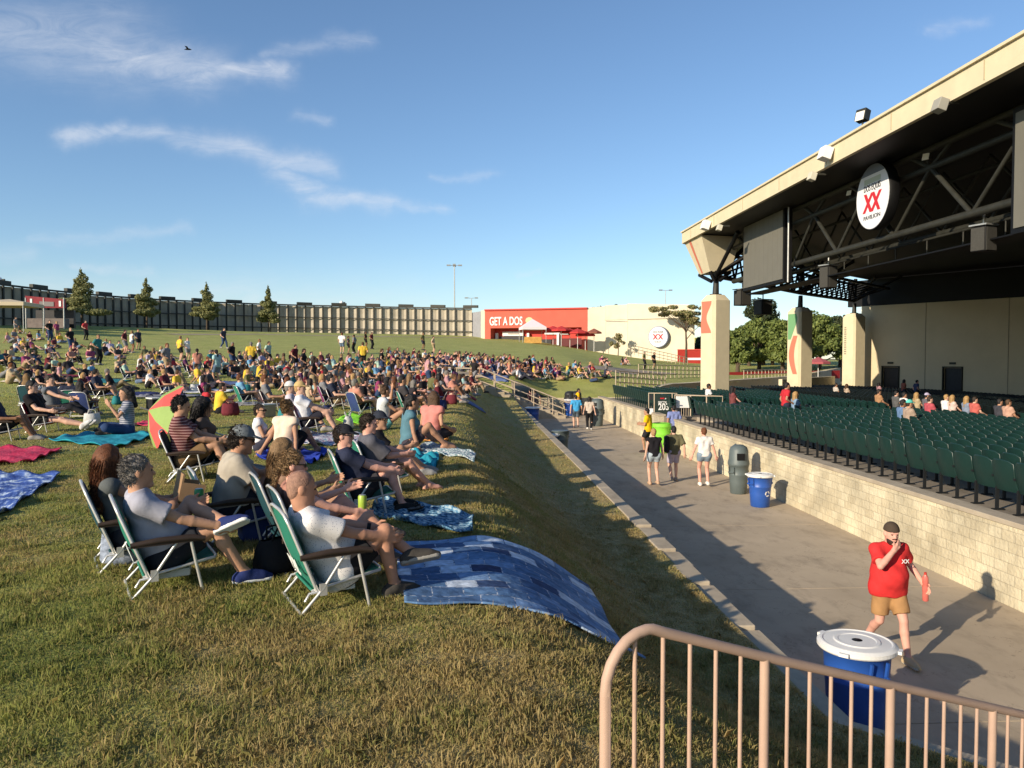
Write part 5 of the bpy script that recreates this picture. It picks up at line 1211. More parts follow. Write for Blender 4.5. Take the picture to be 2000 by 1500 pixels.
def pose(pelvis, lean=0, side=0, twist=0, headyaw=0, headpitch=0, hl=None, hr=None, fl=None, fr=None, pl=(0, .3, -1), pr=(0, -.3, -1), kl=(1, .2, 1), kr=(1, -.2, 1), fem=False, sw_=None, toel=0, toer=0, heavy=0.0, curl=0.25, toeup=0.0, toeupl=None):
    """faces +X, left is +Y; z up; lean>0 is backward"""
    J = dict(fem=fem, heavy=heavy, curl=curl); P = V3(*pelvis); J['pel'] = P
    sp = V3(-math.sin(R(lean)), math.sin(R(side)), math.cos(R(lean))); sp = unit(sp); fw = unit(V3(math.cos(R(lean)), 0, math.sin(R(lean))))
    tw = R(twist); lat0 = V3(0, 1, 0); lat = unit(lat0 * math.cos(tw) - V3(1, 0, 0) * math.sin(tw)); lat = unit(lat - sp * (lat @ sp)); fw = np.cross(lat, sp)
    sw = sw_ or (.165 if fem else .192); hw = .095 if fem else .088
    J['sp'], J['lat'], J['fw'] = sp, lat, fw
    J['chest'] = P + sp * .36; J['neck'] = P + sp * .53 + fw * .005
    sh = P + sp * .445; J['shL'] = sh + lat * sw; J['shR'] = sh - lat * sw
    J['hipL'] = P + lat0 * hw + V3(0, 0, -.02); J['hipR'] = P - lat0 * hw + V3(0, 0, -.02)
    J['head'] = J['neck'] + sp * .045 + fw * .045 + V3(0, 0, .075)
    hy = R(headyaw + twist); hp = R(headpitch); hf = V3(math.cos(hy) * math.cos(hp), math.sin(hy) * math.cos(hp), math.sin(hp)); hl_ = unit(np.cross(V3(0, 0, 1), hf)); J['hf'], J['hlat'], J['hup'] = hf, hl_, np.cross(hf, hl_)
    ua, fa = (.275, .245) if fem else (.295, .26); th, ca = .43, .43
    for s, tgt, pole in (('L', hl, pl), ('R', hr, pr)):
        tgt = V3(*tgt); e, w_ = ik(J['sh' + s], tgt, ua, fa, V3(*pole)); J['el' + s], J['wr' + s] = e, w_
    for s, tgt, pole, toe in (('L', fl, kl, toel), ('R', fr, kr, toer)):
        tgt = V3(*tgt); k, a = ik(J['hip' + s], tgt, th, ca, V3(*pole)); J['kn' + s], J['an' + s] = k, a
        sh_ = unit(a - k); f = V3(math.cos(R(toe)), math.sin(R(toe)), 0); tu = toeup if (s == 'R' or toeupl is None) else toeupl
        f = unit(f + V3(0, 0, 1) * tu); J['toe' + s] = f
    return J
def hand(F, J, s, h):
    w_ = J['wr' + s]; u = unit(w_ - J['el' + s]); sd = 1 if s == 'L' else -1
    side = J.get('palm' + s); side = unit(side - u * (side @ u)) if side is not None else unit(np.cross(u, V3(0, 0, 1)) * sd)    # towards the thumb edge is 'thumb'
    thumb = unit(np.cross(side, u)); thumb = thumb if thumb[2] > 0 else -thumb
    # side: palm normal
    pc = w_ + u * .055
    F.cap(w_ + u * .01 + thumb * .012, pc + u * .03 + thumb * .022, .022, .02, .02); F.cap(w_ + u * .01 - thumb * .012, pc + u * .028 - thumb * .022, .022, .018, .02)
    if h < .016:
        for i in range(4):
            o_ = thumb * (.030 - .02 * i); b0 = pc + u * .035 + o_; L_ = (.036, .042, .04, .03)[i]; cu = J['curl'] * (1 + .12 * i)
            d1 = unit(u * math.cos(cu) - side * math.sin(cu) * -1); d2 = unit(u * math.cos(cu * 2.4) + side * math.sin(cu * 2.4))
            m_ = b0 + d1 * L_; F.cap(b0, m_, .0098, .009, .004); F.cap(m_, m_ + d2 * L_ * .95, .009, .0075, .004)
        t0 = w_ + u * .03 + thumb * .03; t1 = t0 + unit(u + thumb * 1.1) * .04; F.cap(t0, t1, .0125, .0105, .01); F.cap(t1, t1 + unit(u + thumb * .25 + side * .5) * .032, .0105, .009, .005)
    else: F.cap(pc + u * .02, pc + u * .085 + side * .02, .026, .016, .02)
def body_field(J, h, bare_torso=True, face=True, reg=None):
    F = Field(); fem = J['fem']; hv = J['heavy']; sp, lat, fw = J['sp'], J['lat'], J['fw']; P = J['pel']
    F.cap(J['hipL'], J['hipR'], .105 + .02 * hv, .105 + .02 * hv, .05)
    wst = .088 if fem else .10
    F.cap(P + lat * .05 + sp * .02, P + lat * .055 + sp * .2, .10 + .03 * hv, wst + .03 * hv, .05); F.cap(P - lat * .05 + sp * .02, P - lat * .055 + sp * .2, .10 + .03 * hv, wst + .03 * hv, .05)
    if hv: F.ell(P + sp * .14 + fw * .06, (.15 + .04 * hv, .15 + .05 * hv, .15), None, .08)
    cr = .098 if fem else .112
    F.cap(P + lat * .06 + sp * .2, P + lat * .085 + sp * .38, wst + .01, cr, .05); F.cap(P - lat * .06 + sp * .2, P - lat * .085 + sp * .38, wst + .01, cr, .05)
    if fem:
        for s in (1, -1): F.ell(P + sp * .33 + lat * .075 * s + fw * .085, (.065, .065, .065), None, .03)
    F.cap(J['neck'] - sp * .085, J['shL'], .066, .052, .05); F.cap(J['neck'] - sp * .085, J['shR'], .066, .052, .05)
    F.cap(J['neck'] - sp * .06, J['head'] - J['hup'] * .05 - J['hf'] * .02, .064 if not fem else .050, .060 if not fem else .046, .025)
    hc, hf, hl, hu = J['head'], J['hf'], J['hlat'], J['hup']; M = np.stack([hf, hl, hu], 1)
    F.ell(hc + hu * .03 - hf * .01, (.098, .077, .10), M, .03); F.ell(hc + hf * .03 - hu * .035, (.068, .060, .085), M, .035)
    if face:
        F.cap(hc + hf * .083 + hu * .012, hc + hf * .108 - hu * .022, .010, .0145, .012)           # nose
        F.cap(hc + hf * .088 + hu * .03 + hl * .035, hc + hf * .088 + hu * .03 - hl * .035, .012, .012, .014)   # brow
        F.ell(hc + hf * .078 - hu * .105 + hu * .0, (.026, .03, .022), M, .03)                         # chin
        F.cap(hc + hf * .086 - hu * .062 + hl * .017, hc + hf * .086 - hu * .062 - hl * .017, .0095, .0095, .008)   # lips
        for s in (1, -1): F.ell(hc + hl * .078 * s - hf * .012 - hu * .004, (.026, .012, .033), M, .008)   # ears
    for s in ('L', 'R'):
        sh, el, wr = J['sh' + s], J['el' + s], J['wr' + s]; a1, a2, a3 = (.043, .034, .024) if fem else (.053, .041, .029)
        F.cap(sh, el, a1 + .005, a2 - .002, .03); m_ = el + (wr - el) * .3; F.cap(el, m_, a2 - .003, a2, .006); F.cap(m_, wr, a2, a3, .006); hand(F, J, s, h)
        hp, kn, an = J['hip' + s], J['kn' + s], J['an' + s]; t1 = .088 + .012 * hv
        F.cap(hp, kn, t1, .054, .03); u = unit(an - kn); bk = -unit(J['toe' + s] - u * (J['toe' + s] @ u)); m_ = kn + (an - kn) * .32 + bk * .016
        F.cap(kn, m_, .050, .055, .012); F.cap(m_, an, .054, .036, .012)
        toe = J['toe' + s]; dn = unit(u - toe * (u @ toe)); heel = an - toe * .05 + dn * .045
        F.cap(an, heel, .036, .032, .02); F.cap(heel, an + toe * .135 + dn * .048, .032, .03, .03); F.cap(an + toe * .02 + dn * .01, an + toe * .17 + dn * .058, .034, .018, .03)
        if h < .014: F.cap(an + toe * .17 + dn * .056 , an + toe * .195 + dn * .06, .018, .013, .02)
    return F
def shirt_field(J, infl=.016, sleeve=.62, hem=-.03, loose=0.02):
    F = Field(); fem = J['fem']; hv = J['heavy']; sp, lat, fw = J['sp'], J['lat'], J['fw']; P = J['pel']
    hemclip = [(P + sp * hem, -sp)]; top = [(J['neck'] - sp * .012, sp)]; i = infl; wst = (.088 if fem else .10)
    F.cap(P + lat * .05 - sp * .05, P + lat * .055 + sp * .2, .105 + .03 * hv + i + loose, wst + .03 * hv + i + loose * .6, .05, 0, hemclip); F.cap(P - lat * .05 - sp * .05, P - lat * .055 + sp * .2, .105 + .03 * hv + i + loose, wst + .03 * hv + i + loose * .6, .05, 0, hemclip)
    if hv: F.ell(P + sp * .12 + fw * .06, (.155 + .04 * hv + i, .155 + .05 * hv + i, .17), None, .08, 0, hemclip)
    if hem < -.08: F.cap(J['hipL'], J['hipR'], .108 + .02 * hv + i + loose * .3, .108 + .02 * hv + i + loose * .3, .05, 0, hemclip)
    cr = .098 if fem else .112
    F.cap(P + lat * .06 + sp * .2, P + lat * .085 + sp * .38, wst + .01 + i, cr + i, .05); F.cap(P - lat * .06 + sp * .2, P - lat * .085 + sp * .38, wst + .01 + i, cr + i, .05)
    if fem:
        for s in (1, -1): F.ell(P + sp * .33 + lat * .075 * s + fw * .085, (.065 + i,) * 3, None, .04)
    F.cap(J['neck'] - sp * .085, J['shL'], .066 + i, .053 + i, .05, 0, top); F.cap(J['neck'] - sp * .085, J['shR'], .066 + i, .053 + i, .05, 0, top); F.cap(J['neck'] - sp * .06, J['neck'] - sp * .02, .062 + i, .062 + i, .03, 0, top)
    if sleeve > 0:
        for s in ('L', 'R'):
            sh, el = J['sh' + s], J['el' + s]; u = unit(el - sh); e = sh + (el - sh) * sleeve; a1 = (.048 if fem else .058); F.cap(sh, e + u * .05, a1 + i + .002, a1 + i + .010, .05, 0, [(e, u)])
            if sleeve > .95:
                wr = J['wr' + s]; F.cap(el, wr - unit(wr - el) * .02, .041 + i, .032 + i, .03)
    return F
def shorts_field(J, leg=.72, infl=.02, waist=.06):
    F = Field(); hv = J['heavy']; sp, lat = J['sp'], J['lat']; P = J['pel']; i = infl; w_ = [(P + sp * waist, sp)]
    F.cap(J['hipL'], J['hipR'], .107 + .02 * hv + i * .7, .107 + .02 * hv + i * .7, .05)
    for s in (1, -1): F.cap(P + lat * .05 * s, P + lat * .052 * s + sp * .12, .102 + .03 * hv + i * .6, .10 + .03 * hv + i * .5, .05, 0, w_)
    for s in ('L', 'R'):
        hp, kn, an = J['hip' + s], J['kn' + s], J['an' + s]; u = unit(kn - hp); l_ = min(leg, 1.0); e = hp + (kn - hp) * l_
        F.cap(hp, hp + (kn - hp) * min(1, l_ + .12), .088 + .012 * hv + i, .088 + .012 * hv + i - .028 * l_, .05, 0, [(e, u)] if leg <= 1 else None)
        if leg > 1: e2 = kn + (an - kn) * (leg - 1); F.cap(kn, e2, .056 + i * .8, .045 + i * .8, .04)
    return F
def shoes_field(J, sole=False, sides=('L', 'R')):
    F = Field()
    for s in sides:
        an = J['an' + s]; toe = J['toe' + s]; u = unit(an - J['kn' + s]); dn = unit(u - toe * (u @ toe)); bot = an + dn * .078; top = [(an - dn * .012, -dn)]
        if sole:
            cl = [(an + dn * .055, -dn), (bot + dn * .004, dn)]
            F.cap(an - toe * .05 + dn * .06, an + toe * .17 + dn * .06, .046, .046, .02, 0, cl)
        else:
            cl = top + [(bot - dn * .004, dn)]
            F.cap(an - u * .0, an - toe * .045 + dn * .045, .046, .044, .03, 0, cl); F.cap(an - toe * .045 + dn * .045, an + toe * .13 + dn * .05, .044, .045, .03, 0, cl); F.cap(an + toe * .01 + dn * .005, an + toe * .19 + dn * .056, .046, .03, .03, 0, cl)
    return F
def hair_field(J, style='short'):
    F = Field(); hc, hf, hl, hu = J['head'], J['hf'], J['hlat'], J['hup']; M = np.stack([hf, hl, hu], 1)
    face = [(hc + hf * .045 + hu * .055, unit(hf * .85 - hu * .55))]
    if style == 'short':
        F.ell(hc + hu * .037 - hf * .016, (.104, .084, .103), M, .02, 0, face + [(hc - hu * .05, -hu)]); F.ell(hc - hf * .05 - hu * .02, (.06, .07, .075), M, .02)
    elif style == 'shaved':
        F.ell(hc + hu * .031 - hf * .0125, (.0995, .0785, .1005), M, .02, 0, face + [(hc - hu * .02, -hu)]); F.ell(hc - hf * .045 - hu * .02, (.056, .066, .07), M, .02)
    elif style == 'long':
        F.ell(hc + hu * .037 - hf * .016, (.108, .09, .106), M, .02, 0, face)
        for s in (1, 0, -1): F.cap(hc - hf * .06 + hl * .06 * s + hu * .01, hc - hf * .10 + hl * .055 * s - hu * .30, .05, .032, .05)
        for s in (1, -1): F.cap(hc + hl * .076 * s - hf * .01 + hu * .02, hc + hl * .09 * s - hf * .01 - hu * .2, .028, .022, .03)
    elif style == 'bun':
        F.ell(hc + hu * .037 - hf * .016, (.103, .083, .102), M, .02, 0, face + [(hc - hu * .04, -hu)]); F.ell(hc - hf * .08 + hu * .10, (.045,) * 3, M, .02); F.ell(hc - hf * .05 - hu * .02, (.055, .066, .06), M, .02)
    elif style == 'pony':
        F.ell(hc + hu * .037 - hf * .016, (.103, .083, .102), M, .02, 0, face + [(hc - hu * .04, -hu)]); F.ell(hc - hf * .05 - hu * .02, (.055, .066, .06), M, .02); F.cap(hc - hf * .1 + hu * .05, hc - hf * .15 - hu * .18, .035, .018, .02)
    elif style == 'big':
        F.ell(hc + hu * .03 - hf * .03, (.125, .115, .12), M, .03, 0, face)
        for s in (1, 0, -1): F.cap(hc - hf * .07 + hl * .08 * s, hc - hf * .10 + hl * .09 * s - hu * .24, .07, .05, .06)
    return F
M_SKIN = objcol_mat('skin', .62, 'skin_tone', .15, 45, .25, .12, 9); M_CLOTH = objcol_mat('cloth', .88, None, .55, 15, .15, .14, 7); M_HAIRP = objcol_mat('hair_strands', .6, None, .7, 120, .35, .3, 40)
M_TOP = objcol_mat('top_cloth', .85, 'top_tone'); M_BOT = objcol_mat('bottom_cloth', .85, 'bottom_tone'); M_HAIR2 = objcol_mat('far_hair', .7, 'hair_tone', .4, 90); M_SHOE2 = objcol_mat('far_shoes', .7, 'shoe_tone')
def tint(o, c): o.color = (*c, 1); return o
EYE = mat('eye_dark', (.02, .015, .012), .25); GLASSES = mat('dark_glasses', (.012, .01, .01), .15, spec=.8)
SKINS = dict(fair=(.60, .36, .26), tan=(.47, .26, .165), pink=(.62, .33, .25), brown=(.25, .125, .07), mid=(.40, .215, .135))
HAIRS = dict(black=(.012, .010, .010), dark=(.028, .018, .012), brown=(.075, .04, .02), auburn=(.13, .045, .016), blonde=(.36, .22, .09), dirty=(.20, .12, .055), grey=(.17, .155, .14), none=None)
def set_skin(o, c): o['skin_tone'] = list(c); return o

def strands(o, J, style, col, n=1700):
    me = o.data; k = len(me.vertices); co = np.empty(k * 3); me.vertices.foreach_get('co', co); co = co.reshape(-1, 3); no = np.empty(k * 3); me.vertices.foreach_get('normal', no); no = no.reshape(-1, 3)
    rg = np.random.default_rng(k); ix = rg.integers(0, k, n); P, N = co[ix], no[ix]; long_ = style in ('long', 'big'); c = J['head']
    flow = (np.array([0, 0, -1.]) * 1.0 - J['hf'] * .15) if long_ else (-J['hf'] * .55 - J['hup'] * .25)
    d = N * (.10 if long_ else .28) + flow * (1.1 if long_ else 1.3) + rg.normal(size=(n, 3)) * (.09 if long_ else .34); d /= np.linalg.norm(d, axis=1)[:, None]; L_ = (.11 if long_ else .024) * (.5 + rg.random(n))[:, None]
    sd = np.cross(d, N); sd /= np.linalg.norm(sd, axis=1)[:, None] + 1e-9; w_ = .0035
    P = P - N * .003; mid = P + d * L_ * .55 + N * .004; tip = P + d * L_
    V = np.stack([P - sd * w_, P + sd * w_, mid + sd * w_ * .8, tip, mid - sd * w_ * .8], 1).reshape(-1, 3); q = link('hair_strands', np_mesh('hair_strands', V, np.arange(n * 5).reshape(n, 5), M_HAIRP, smooth=False), o); tint(q, col); return q
def figure(lab, J, loc, rz, skin='fair', hair='short', hairc='dark', shirt=(.5, .5, .5), sleeve=.62, shorts=(.03, .03, .04), leg=.72, shoes=(.7, .7, .7), h=.012, scale=1.0, hem=-.05, mats=None, cap=None, cap_back=False, glasses=False, beard=None, sole=None, group=None, bare=False, watch=None, loose=.02, eyes=True, noise=.0048):
    t = thing('person', lab, 'person', loc, rz, group); t.scale = (scale,) * 3
    sk = SKINS[skin] if isinstance(skin, str) else skin; hc = HAIRS[hairc] if isinstance(hairc, str) else hairc; mats = mats or {}
    b = link('body', body_field(J, h).mesh('body', h, [M_SKIN], False), t); set_skin(b, sk)
    if shirt is not None:
        o = link('shirt', shirt_field(J, .014, sleeve, hem, loose).mesh('shirt', max(h, .011), [mats.get('shirt', M_CLOTH)], False, noise, 17), t); tint(o, shirt)
    if shorts is not None: o = link('trousers' if leg > 1.2 else 'shorts', shorts_field(J, leg).mesh('shorts', max(h, .011), [mats.get('shorts', M_CLOTH)], False, noise, 13), t); tint(o, shorts)
    if shoes is not None:
        for s in ('L', 'R'):
            o = link('shoe', shoes_field(J, False, (s,)).mesh('shoe', max(h * .8, .009), [mats.get('shoes', M_CLOTH)], False), t); tint(o, shoes)
            if sole is not None: q = link('sole', shoes_field(J, True, (s,)).mesh('sole', max(h * .8, .008), [M_CLOTH], False), o); tint(q, sole)
    if hair and hc is not None: o = link('hair', hair_field(J, hair).mesh('hair', max(h * .8, .009), [M_HAIRP], False, .0004 if hair == 'shaved' else (.002 if hair == 'long' else .006), 70), t); tint(o, hc)
    if hair and hair != 'shaved' and hc is not None and h < .0125: strands(o, J, hair, hc)
    c, hf, hl, hu = J['head'], J['hf'], J['hlat'], J['hup']
    if cap is not None:
        F = Field(); M = np.stack([hf, hl, hu], 1); F.ell(c + hu * .042 - hf * .008, (.112, .09, .105), M, .02, 0, [(c + hu * .035, -hu)])
        if cap_back: F.cap(c - hf * .1 + hu * .03 + hl * .03, c - hf * .1 + hu * .03 - hl * .03, .02, .02, .02)
        if not cap_back: F.ell(c + hu * .045 + hf * .10, (.085, .075, .012), np.stack([unit(hf - hu * .18), hl, unit(hu + hf * .18)], 1), .012); 
        o = link('cap', F.mesh('cap', .009, [M_CLOTH], False), t); tint(o, cap)
    if glasses:
        bb = MB()
        for s in (1, -1): bb.box(Vector(c + hf * .097 + hu * .012 + hl * .033 * s), (.012, .05, .036), M=Matrix(np.stack([hf, hl, hu], 1).tolist())); bb.bar(Vector(c + hf * .095 + hu * .02 + hl * .06 * s), Vector(c - hf * .015 + hu * .02 + hl * .083 * s), .006, .01)
        bb.bar(Vector(c + hf * .1 + hu * .018 - hl * .05), Vector(c + hf * .1 + hu * .018 + hl * .05), .01, .01); bb.build('sunglasses', GLASSES, t)
    elif eyes and h < .016:
        bb = MB()
        for s in (1, -1): bb.lathe([(0, -.012), (.009, -.008), (.0125, 0), (.009, .008), (0, .012)], 10, Vector(c + hf * .083 + hu * .010 + hl * .031 * s))
        bb.build('eyes', EYE, t)
    if beard is not None:
        F = Field(); M = np.stack([hf, hl, hu], 1); F.ell(c + hf * .034 - hu * .072, (.071, .067, .070), M, .02, 0, [(c - hu * .018 - hf * .0, unit(hu * .8 + hf * .45))]); F.cap(c + hf * .098 - hu * .043 + hl * .025, c + hf * .098 - hu * .043 - hl * .025, .009, .009, .01); o = link('beard', F.mesh('beard', .009, [M_HAIRP], False, .003, 70), t); tint(o, beard)
    if watch:
        w_, e = J['wr' + watch], J['el' + watch]; u = unit(w_ - e); bb = MB(); a = w_ - u * .03; bb.tube([Vector(a - u * .014), Vector(a + u * .014)], .034, 12); bb.build('wristwatch', M_BLACK, t)
    return t
# ------------------------------------------------------------------ low folding chairs
M_CHF = objcol_mat('chair_fabric', .8, None, .35, 160, .25, .08, 6); M_CHT = mat('chair_frame_alu', (.62, .61, .58), .35, .06, 8, metal=.5); M_CHA = mat('chair_arm_plastic', (.045, .03, .022), .5, .2, 6)
def fabric_sheet(p0, p1, w_, th=.012, sag=.03, n=9, round_top=0.0):
    m = MB(); p0, p1 = Vector(p0), Vector(p1); ax = (p1 - p0); L_ = ax.length; ax.normalize(); nrm = Vector((0, 1, 0)).cross(ax).normalized(); k = 9
    def P(i, j, t):
        u, v = i / (n - 1), j / (k - 1); ww = w_
        if round_top and u > .86: ww = w_ * (1 - round_top * ((u - .86) / .14) ** 2)
        return p0 + ax * (L_ * u) + Vector((0, (v - .5) * ww, 0)) + nrm * (t - sag * math.sin(math.pi * u) * math.sin(math.pi * v))
    for t in (0, th): m.add([P(i, j, t) for i in range(n) for j in range(k)], [(i * k + j, i * k + j + 1, (i + 1) * k + j + 1, (i + 1) * k + j) for i in range(n - 1) for j in range(k - 1)], True)
    rim = [P(0, j, th / 2) for j in range(k)] + [P(i, k - 1, th / 2) for i in range(1, n)] + [P(n - 1, j, th / 2) for j in range(k - 2, -1, -1)] + [P(i, 0, th / 2) for i in range(n - 2, 0, -1)]
    m.tube(rim, .011, 6, closed=True); return m
_chair_meshes = {}
def chair_meshes():
    if _chair_meshes: return _chair_meshes
    c = _chair_meshes
    c['backrest'] = [fabric_sheet((-.17, 0, .165), (-.365, 0, .675), .50, sag=.035, n=11, round_top=.35).mesh('backrest', M_CHF)]
    c['seat'] = [fabric_sheet((-.19, 0, .155), (.29, 0, .24), .48, sag=-.03).mesh('seat', M_CHF)]
    b = MB(); b.tube([(-.155, -.265, .13), (-.352, -.265, .63), (-.372, -.22, .685), (-.38, -.12, .705), (-.38, .12, .705), (-.372, .22, .685), (-.352, .265, .63), (-.155, .265, .13)], .0125, 8)
    b.tube([(-.20, -.25, .15), (.29, -.25, .24), (.305, -.2, .242), (.305, .2, .242), (.29, .25, .24), (-.20, .25, .15)], .0115, 8); c['frame'] = [b.mesh('frame', M_CHT)]
    c['armrest'] = []; c['front_leg'] = []; c['rear_leg'] = []
    for s in (-1, 1):
        y = .285 * s; b = MB(); b.tube([(-.28, y, .395), (-.1, y, .412), (.12, y, .412), (.22, y, .395)], [.019, .024, .025, .02], 8); b.bar((-.28, y, .382), (.2, y, .39), .024, .012); c['armrest'].append(b.mesh('armrest', M_CHA))
        b = MB(); b.tube([(.12, y, .40), (.155, y, .22), (.20, y, .0)], .0115, 8); c['front_leg'].append(b.mesh('front_leg', M_CHT))
        b = MB(); b.tube([(.03, y * .97, .39), (-.12, y * .97, .17), (-.28, y * .97, .0)], .0115, 8); b.box((-.125, y * .97, .16), (.05, .02, .08)); b.tube([(-.125, y * .95, .15), (-.22, y * .95, .14), (-.25, y * .95, .09)], .009, 6); c['rear_leg'].append(b.mesh('rear_leg', M_CHT))
    b = MB(); b.tube([(-.28, -.277, .012), (-.28, .277, .012)], .0115, 8); c['floor_bar'] = [b.mesh('floor_bar', M_CHT)]
    return c
def chair(lab, loc, rz, col=(.025, .155, .11), letters=None, group='folding chairs on the lawn', full=True, pouch=False):
    t = thing('lawn_chair', lab, 'folding chair', loc, rz, group); t.scale = (.94,) * 3
    for nm, ms in chair_meshes().items():
        if not full and nm == 'floor_bar': continue
        for m in ms:
            o = link(nm, m, t)
            if nm in ('backrest', 'seat'): tint(o, col)
    if letters:
        me = text_mesh(letters, .15, .002, True); me.materials.append(M_WHITE); o = link('lettering', me, t); ax = Vector((-.195, 0, .51)).normalized()
        o.matrix_local = basis(Vector((0, -1, 0)), ax, Vector((0, -1, 0)).cross(ax), Vector((-.225, -.06, .315)) + Vector((-.934, 0, -.357)) * .048)
    if pouch:
        b = MB(); b.box((.0, 0, .135), (.26, .36, .06)); o = b.build('pouch', M_CHF, t, bevel=.01); tint(o, (.5, .52, .5))
    return t
def lawn_loc(px, py): return on_lawn(px, py)
def face_stage(p, dx=0): return math.atan2(35 - p.y, 60 - p.x) + R(dx)
def can(lab, p, col, r=.035, h=.125, cat='can', m=None, tilt=0.0):
    t = thing('drink_can', lab, cat, p); t.rotation_euler = (tilt, 0, 0); b = MB(); b.lathe([(r * .8, 0), (r, .008), (r, h - .012), (r * .82, h)], 18); o = b.build('can_body', m or objcol, t); tint(o, col)
    b = MB(); b.lathe([(r * .80, h + .0005), (r * .74, h + .003), (0, h + .001)], 18); b.build('can_top', M_STEEL, t); return t
objcol = objcol_mat('can_paint', .35, None, 0, 10, .5, .05)
def wpos(t, p):
    return Matrix.Translation(t.location) @ t.rotation_euler.to_matrix().to_4x4() @ Matrix.Diagonal((*t.scale, 1)) @ Vector(p)

# ------------------------------------------------------------------ cloths on the grass
def uv_mat(name, builder, rough=.9):
    m = bpy.data.materials.new(name); m.use_nodes = True; nt = m.node_tree; b = nt.nodes['Principled BSDF']; b.inputs['Roughness'].default_value = rough; b.inputs['Specular IOR Level'].default_value = .15
    uv = nt.nodes.new('ShaderNodeUVMap'); c = builder(nt, uv.outputs[0]); nt.links.new(c, b.inputs['Base Color'])
    n = nt.nodes.new('ShaderNodeTexNoise'); n.inputs['Scale'].default_value = 16; n.inputs['Detail'].default_value = 5; nt.links.new(uv.outputs[0], n.inputs[0]); bp = nt.nodes.new('ShaderNodeBump'); bp.inputs['Strength'].default_value = .5; bp.inputs['Distance'].default_value = .03
    nt.links.new(n.outputs[0], bp.inputs['Height']); nt.links.new(bp.outputs[0], b.inputs['Normal']); return m
def ramp(nt, src, stops, const=True):
    r = nt.nodes.new('ShaderNodeValToRGB'); r.color_ramp.interpolation = 'CONSTANT' if const else 'LINEAR'
    while len(r.color_ramp.elements) < len(stops): r.color_ramp.elements.new(.5)
    for e, (p, c) in zip(r.color_ramp.elements, stops): e.position = p; e.color = (*c, 1)
    nt.links.new(src, r.inputs[0]); return r.outputs[0]
def quilt_nodes(nt, uv):
    L = nt.links.new; nz = nt.nodes.new('ShaderNodeTexNoise'); nz.inputs['Scale'].default_value = 5; L(uv, nz.inputs[0])
    ad = nt.nodes.new('ShaderNodeVectorMath'); ad.operation = 'MULTIPLY_ADD'; L(nz.outputs['Color'], ad.inputs[0]); ad.inputs[1].default_value = (.018, .018, 0); L(uv, ad.inputs[2])
    br = nt.nodes.new('ShaderNodeTexBrick'); L(ad.outputs[0], br.inputs[0]); br.inputs['Scale'].default_value = 1; br.inputs['Brick Width'].default_value = .135; br.inputs['Row Height'].default_value = .105; br.inputs['Mortar Size'].default_value = .0035; br.inputs['Mortar Smooth'].default_value = .6
    br.inputs['Color1'].default_value = (0, 0, 0, 1); br.inputs['Color2'].default_value = (1, 1, 1, 1); br.inputs['Mortar'].default_value = (.0, .0, .0, 1); br.inputs['Bias'].default_value = 0
    sp = nt.nodes.new('ShaderNodeSeparateColor'); L(br.outputs[0], sp.inputs[0])
    c = ramp(nt, sp.outputs[0], [(0, (.06, .12, .24)), (.18, (.10, .19, .34)), (.36, (.035, .065, .15)), (.46, (.17, .28, .46)), (.60, (.08, .16, .30)), (.67, (.42, .52, .66)), (.78, (.03, .045, .11)), (.83, (.56, .63, .72)), (.94, (.14, .25, .44))])
    n = nt.nodes.new('ShaderNodeTexNoise'); n.inputs['Scale'].default_value = 26; n.inputs['Detail'].default_value = 6; L(uv, n.inputs[0]); r = nt.nodes.new('ShaderNodeMapRange'); r.inputs[1].default_value = .3; r.inputs[2].default_value = .7; r.inputs[3].default_value = .7; r.inputs[4].default_value = 1.35; L(n.outputs[0], r.inputs[0])
    s = nt.nodes.new('ShaderNodeVectorMath'); s.operation = 'SCALE'; L(c, s.inputs[0]); L(r.outputs[0], s.inputs['Scale'])
    nf = nt.nodes.new('ShaderNodeTexNoise'); nf.inputs['Scale'].default_value = 40; L(uv, nf.inputs[0]); fr = nt.nodes.new('ShaderNodeMapRange'); fr.inputs[1].default_value = .42; fr.inputs[2].default_value = .6; L(nf.outputs[0], fr.inputs[0])
    mm = nt.nodes.new('ShaderNodeMath'); mm.operation = 'MULTIPLY'; L(br.outputs['Fac'], mm.inputs[0]); L(fr.outputs[0], mm.inputs[1])
    mx = nt.nodes.new('ShaderNodeMix'); mx.data_type = 'RGBA'; L(mm.outputs[0], mx.inputs[0]); L(s.outputs[0], mx.inputs[6]); mx.inputs[7].default_value = (.55, .58, .62, 1); return mx.outputs[2]
def noisy(c1, c2, sc=9, c3=None, st=(1, 1, 1), lo=.42, hi=.58):
    def f(nt, uv):
        mp = nt.nodes.new('ShaderNodeMapping'); mp.inputs['Scale'].default_value = st; nt.links.new(uv, mp.inputs[0]); n = nt.nodes.new('ShaderNodeTexNoise'); n.inputs['Scale'].default_value = sc; n.inputs['Detail'].default_value = 4; nt.links.new(mp.outputs[0], n.inputs[0])
        stops = [(0, c1), (lo, c1), (hi, c2)] if c3 is None else [(0, c1), (lo, c1), ((lo + hi) / 2, c2), (hi, c3)]; return ramp(nt, n.outputs[0], stops, False)
    return f
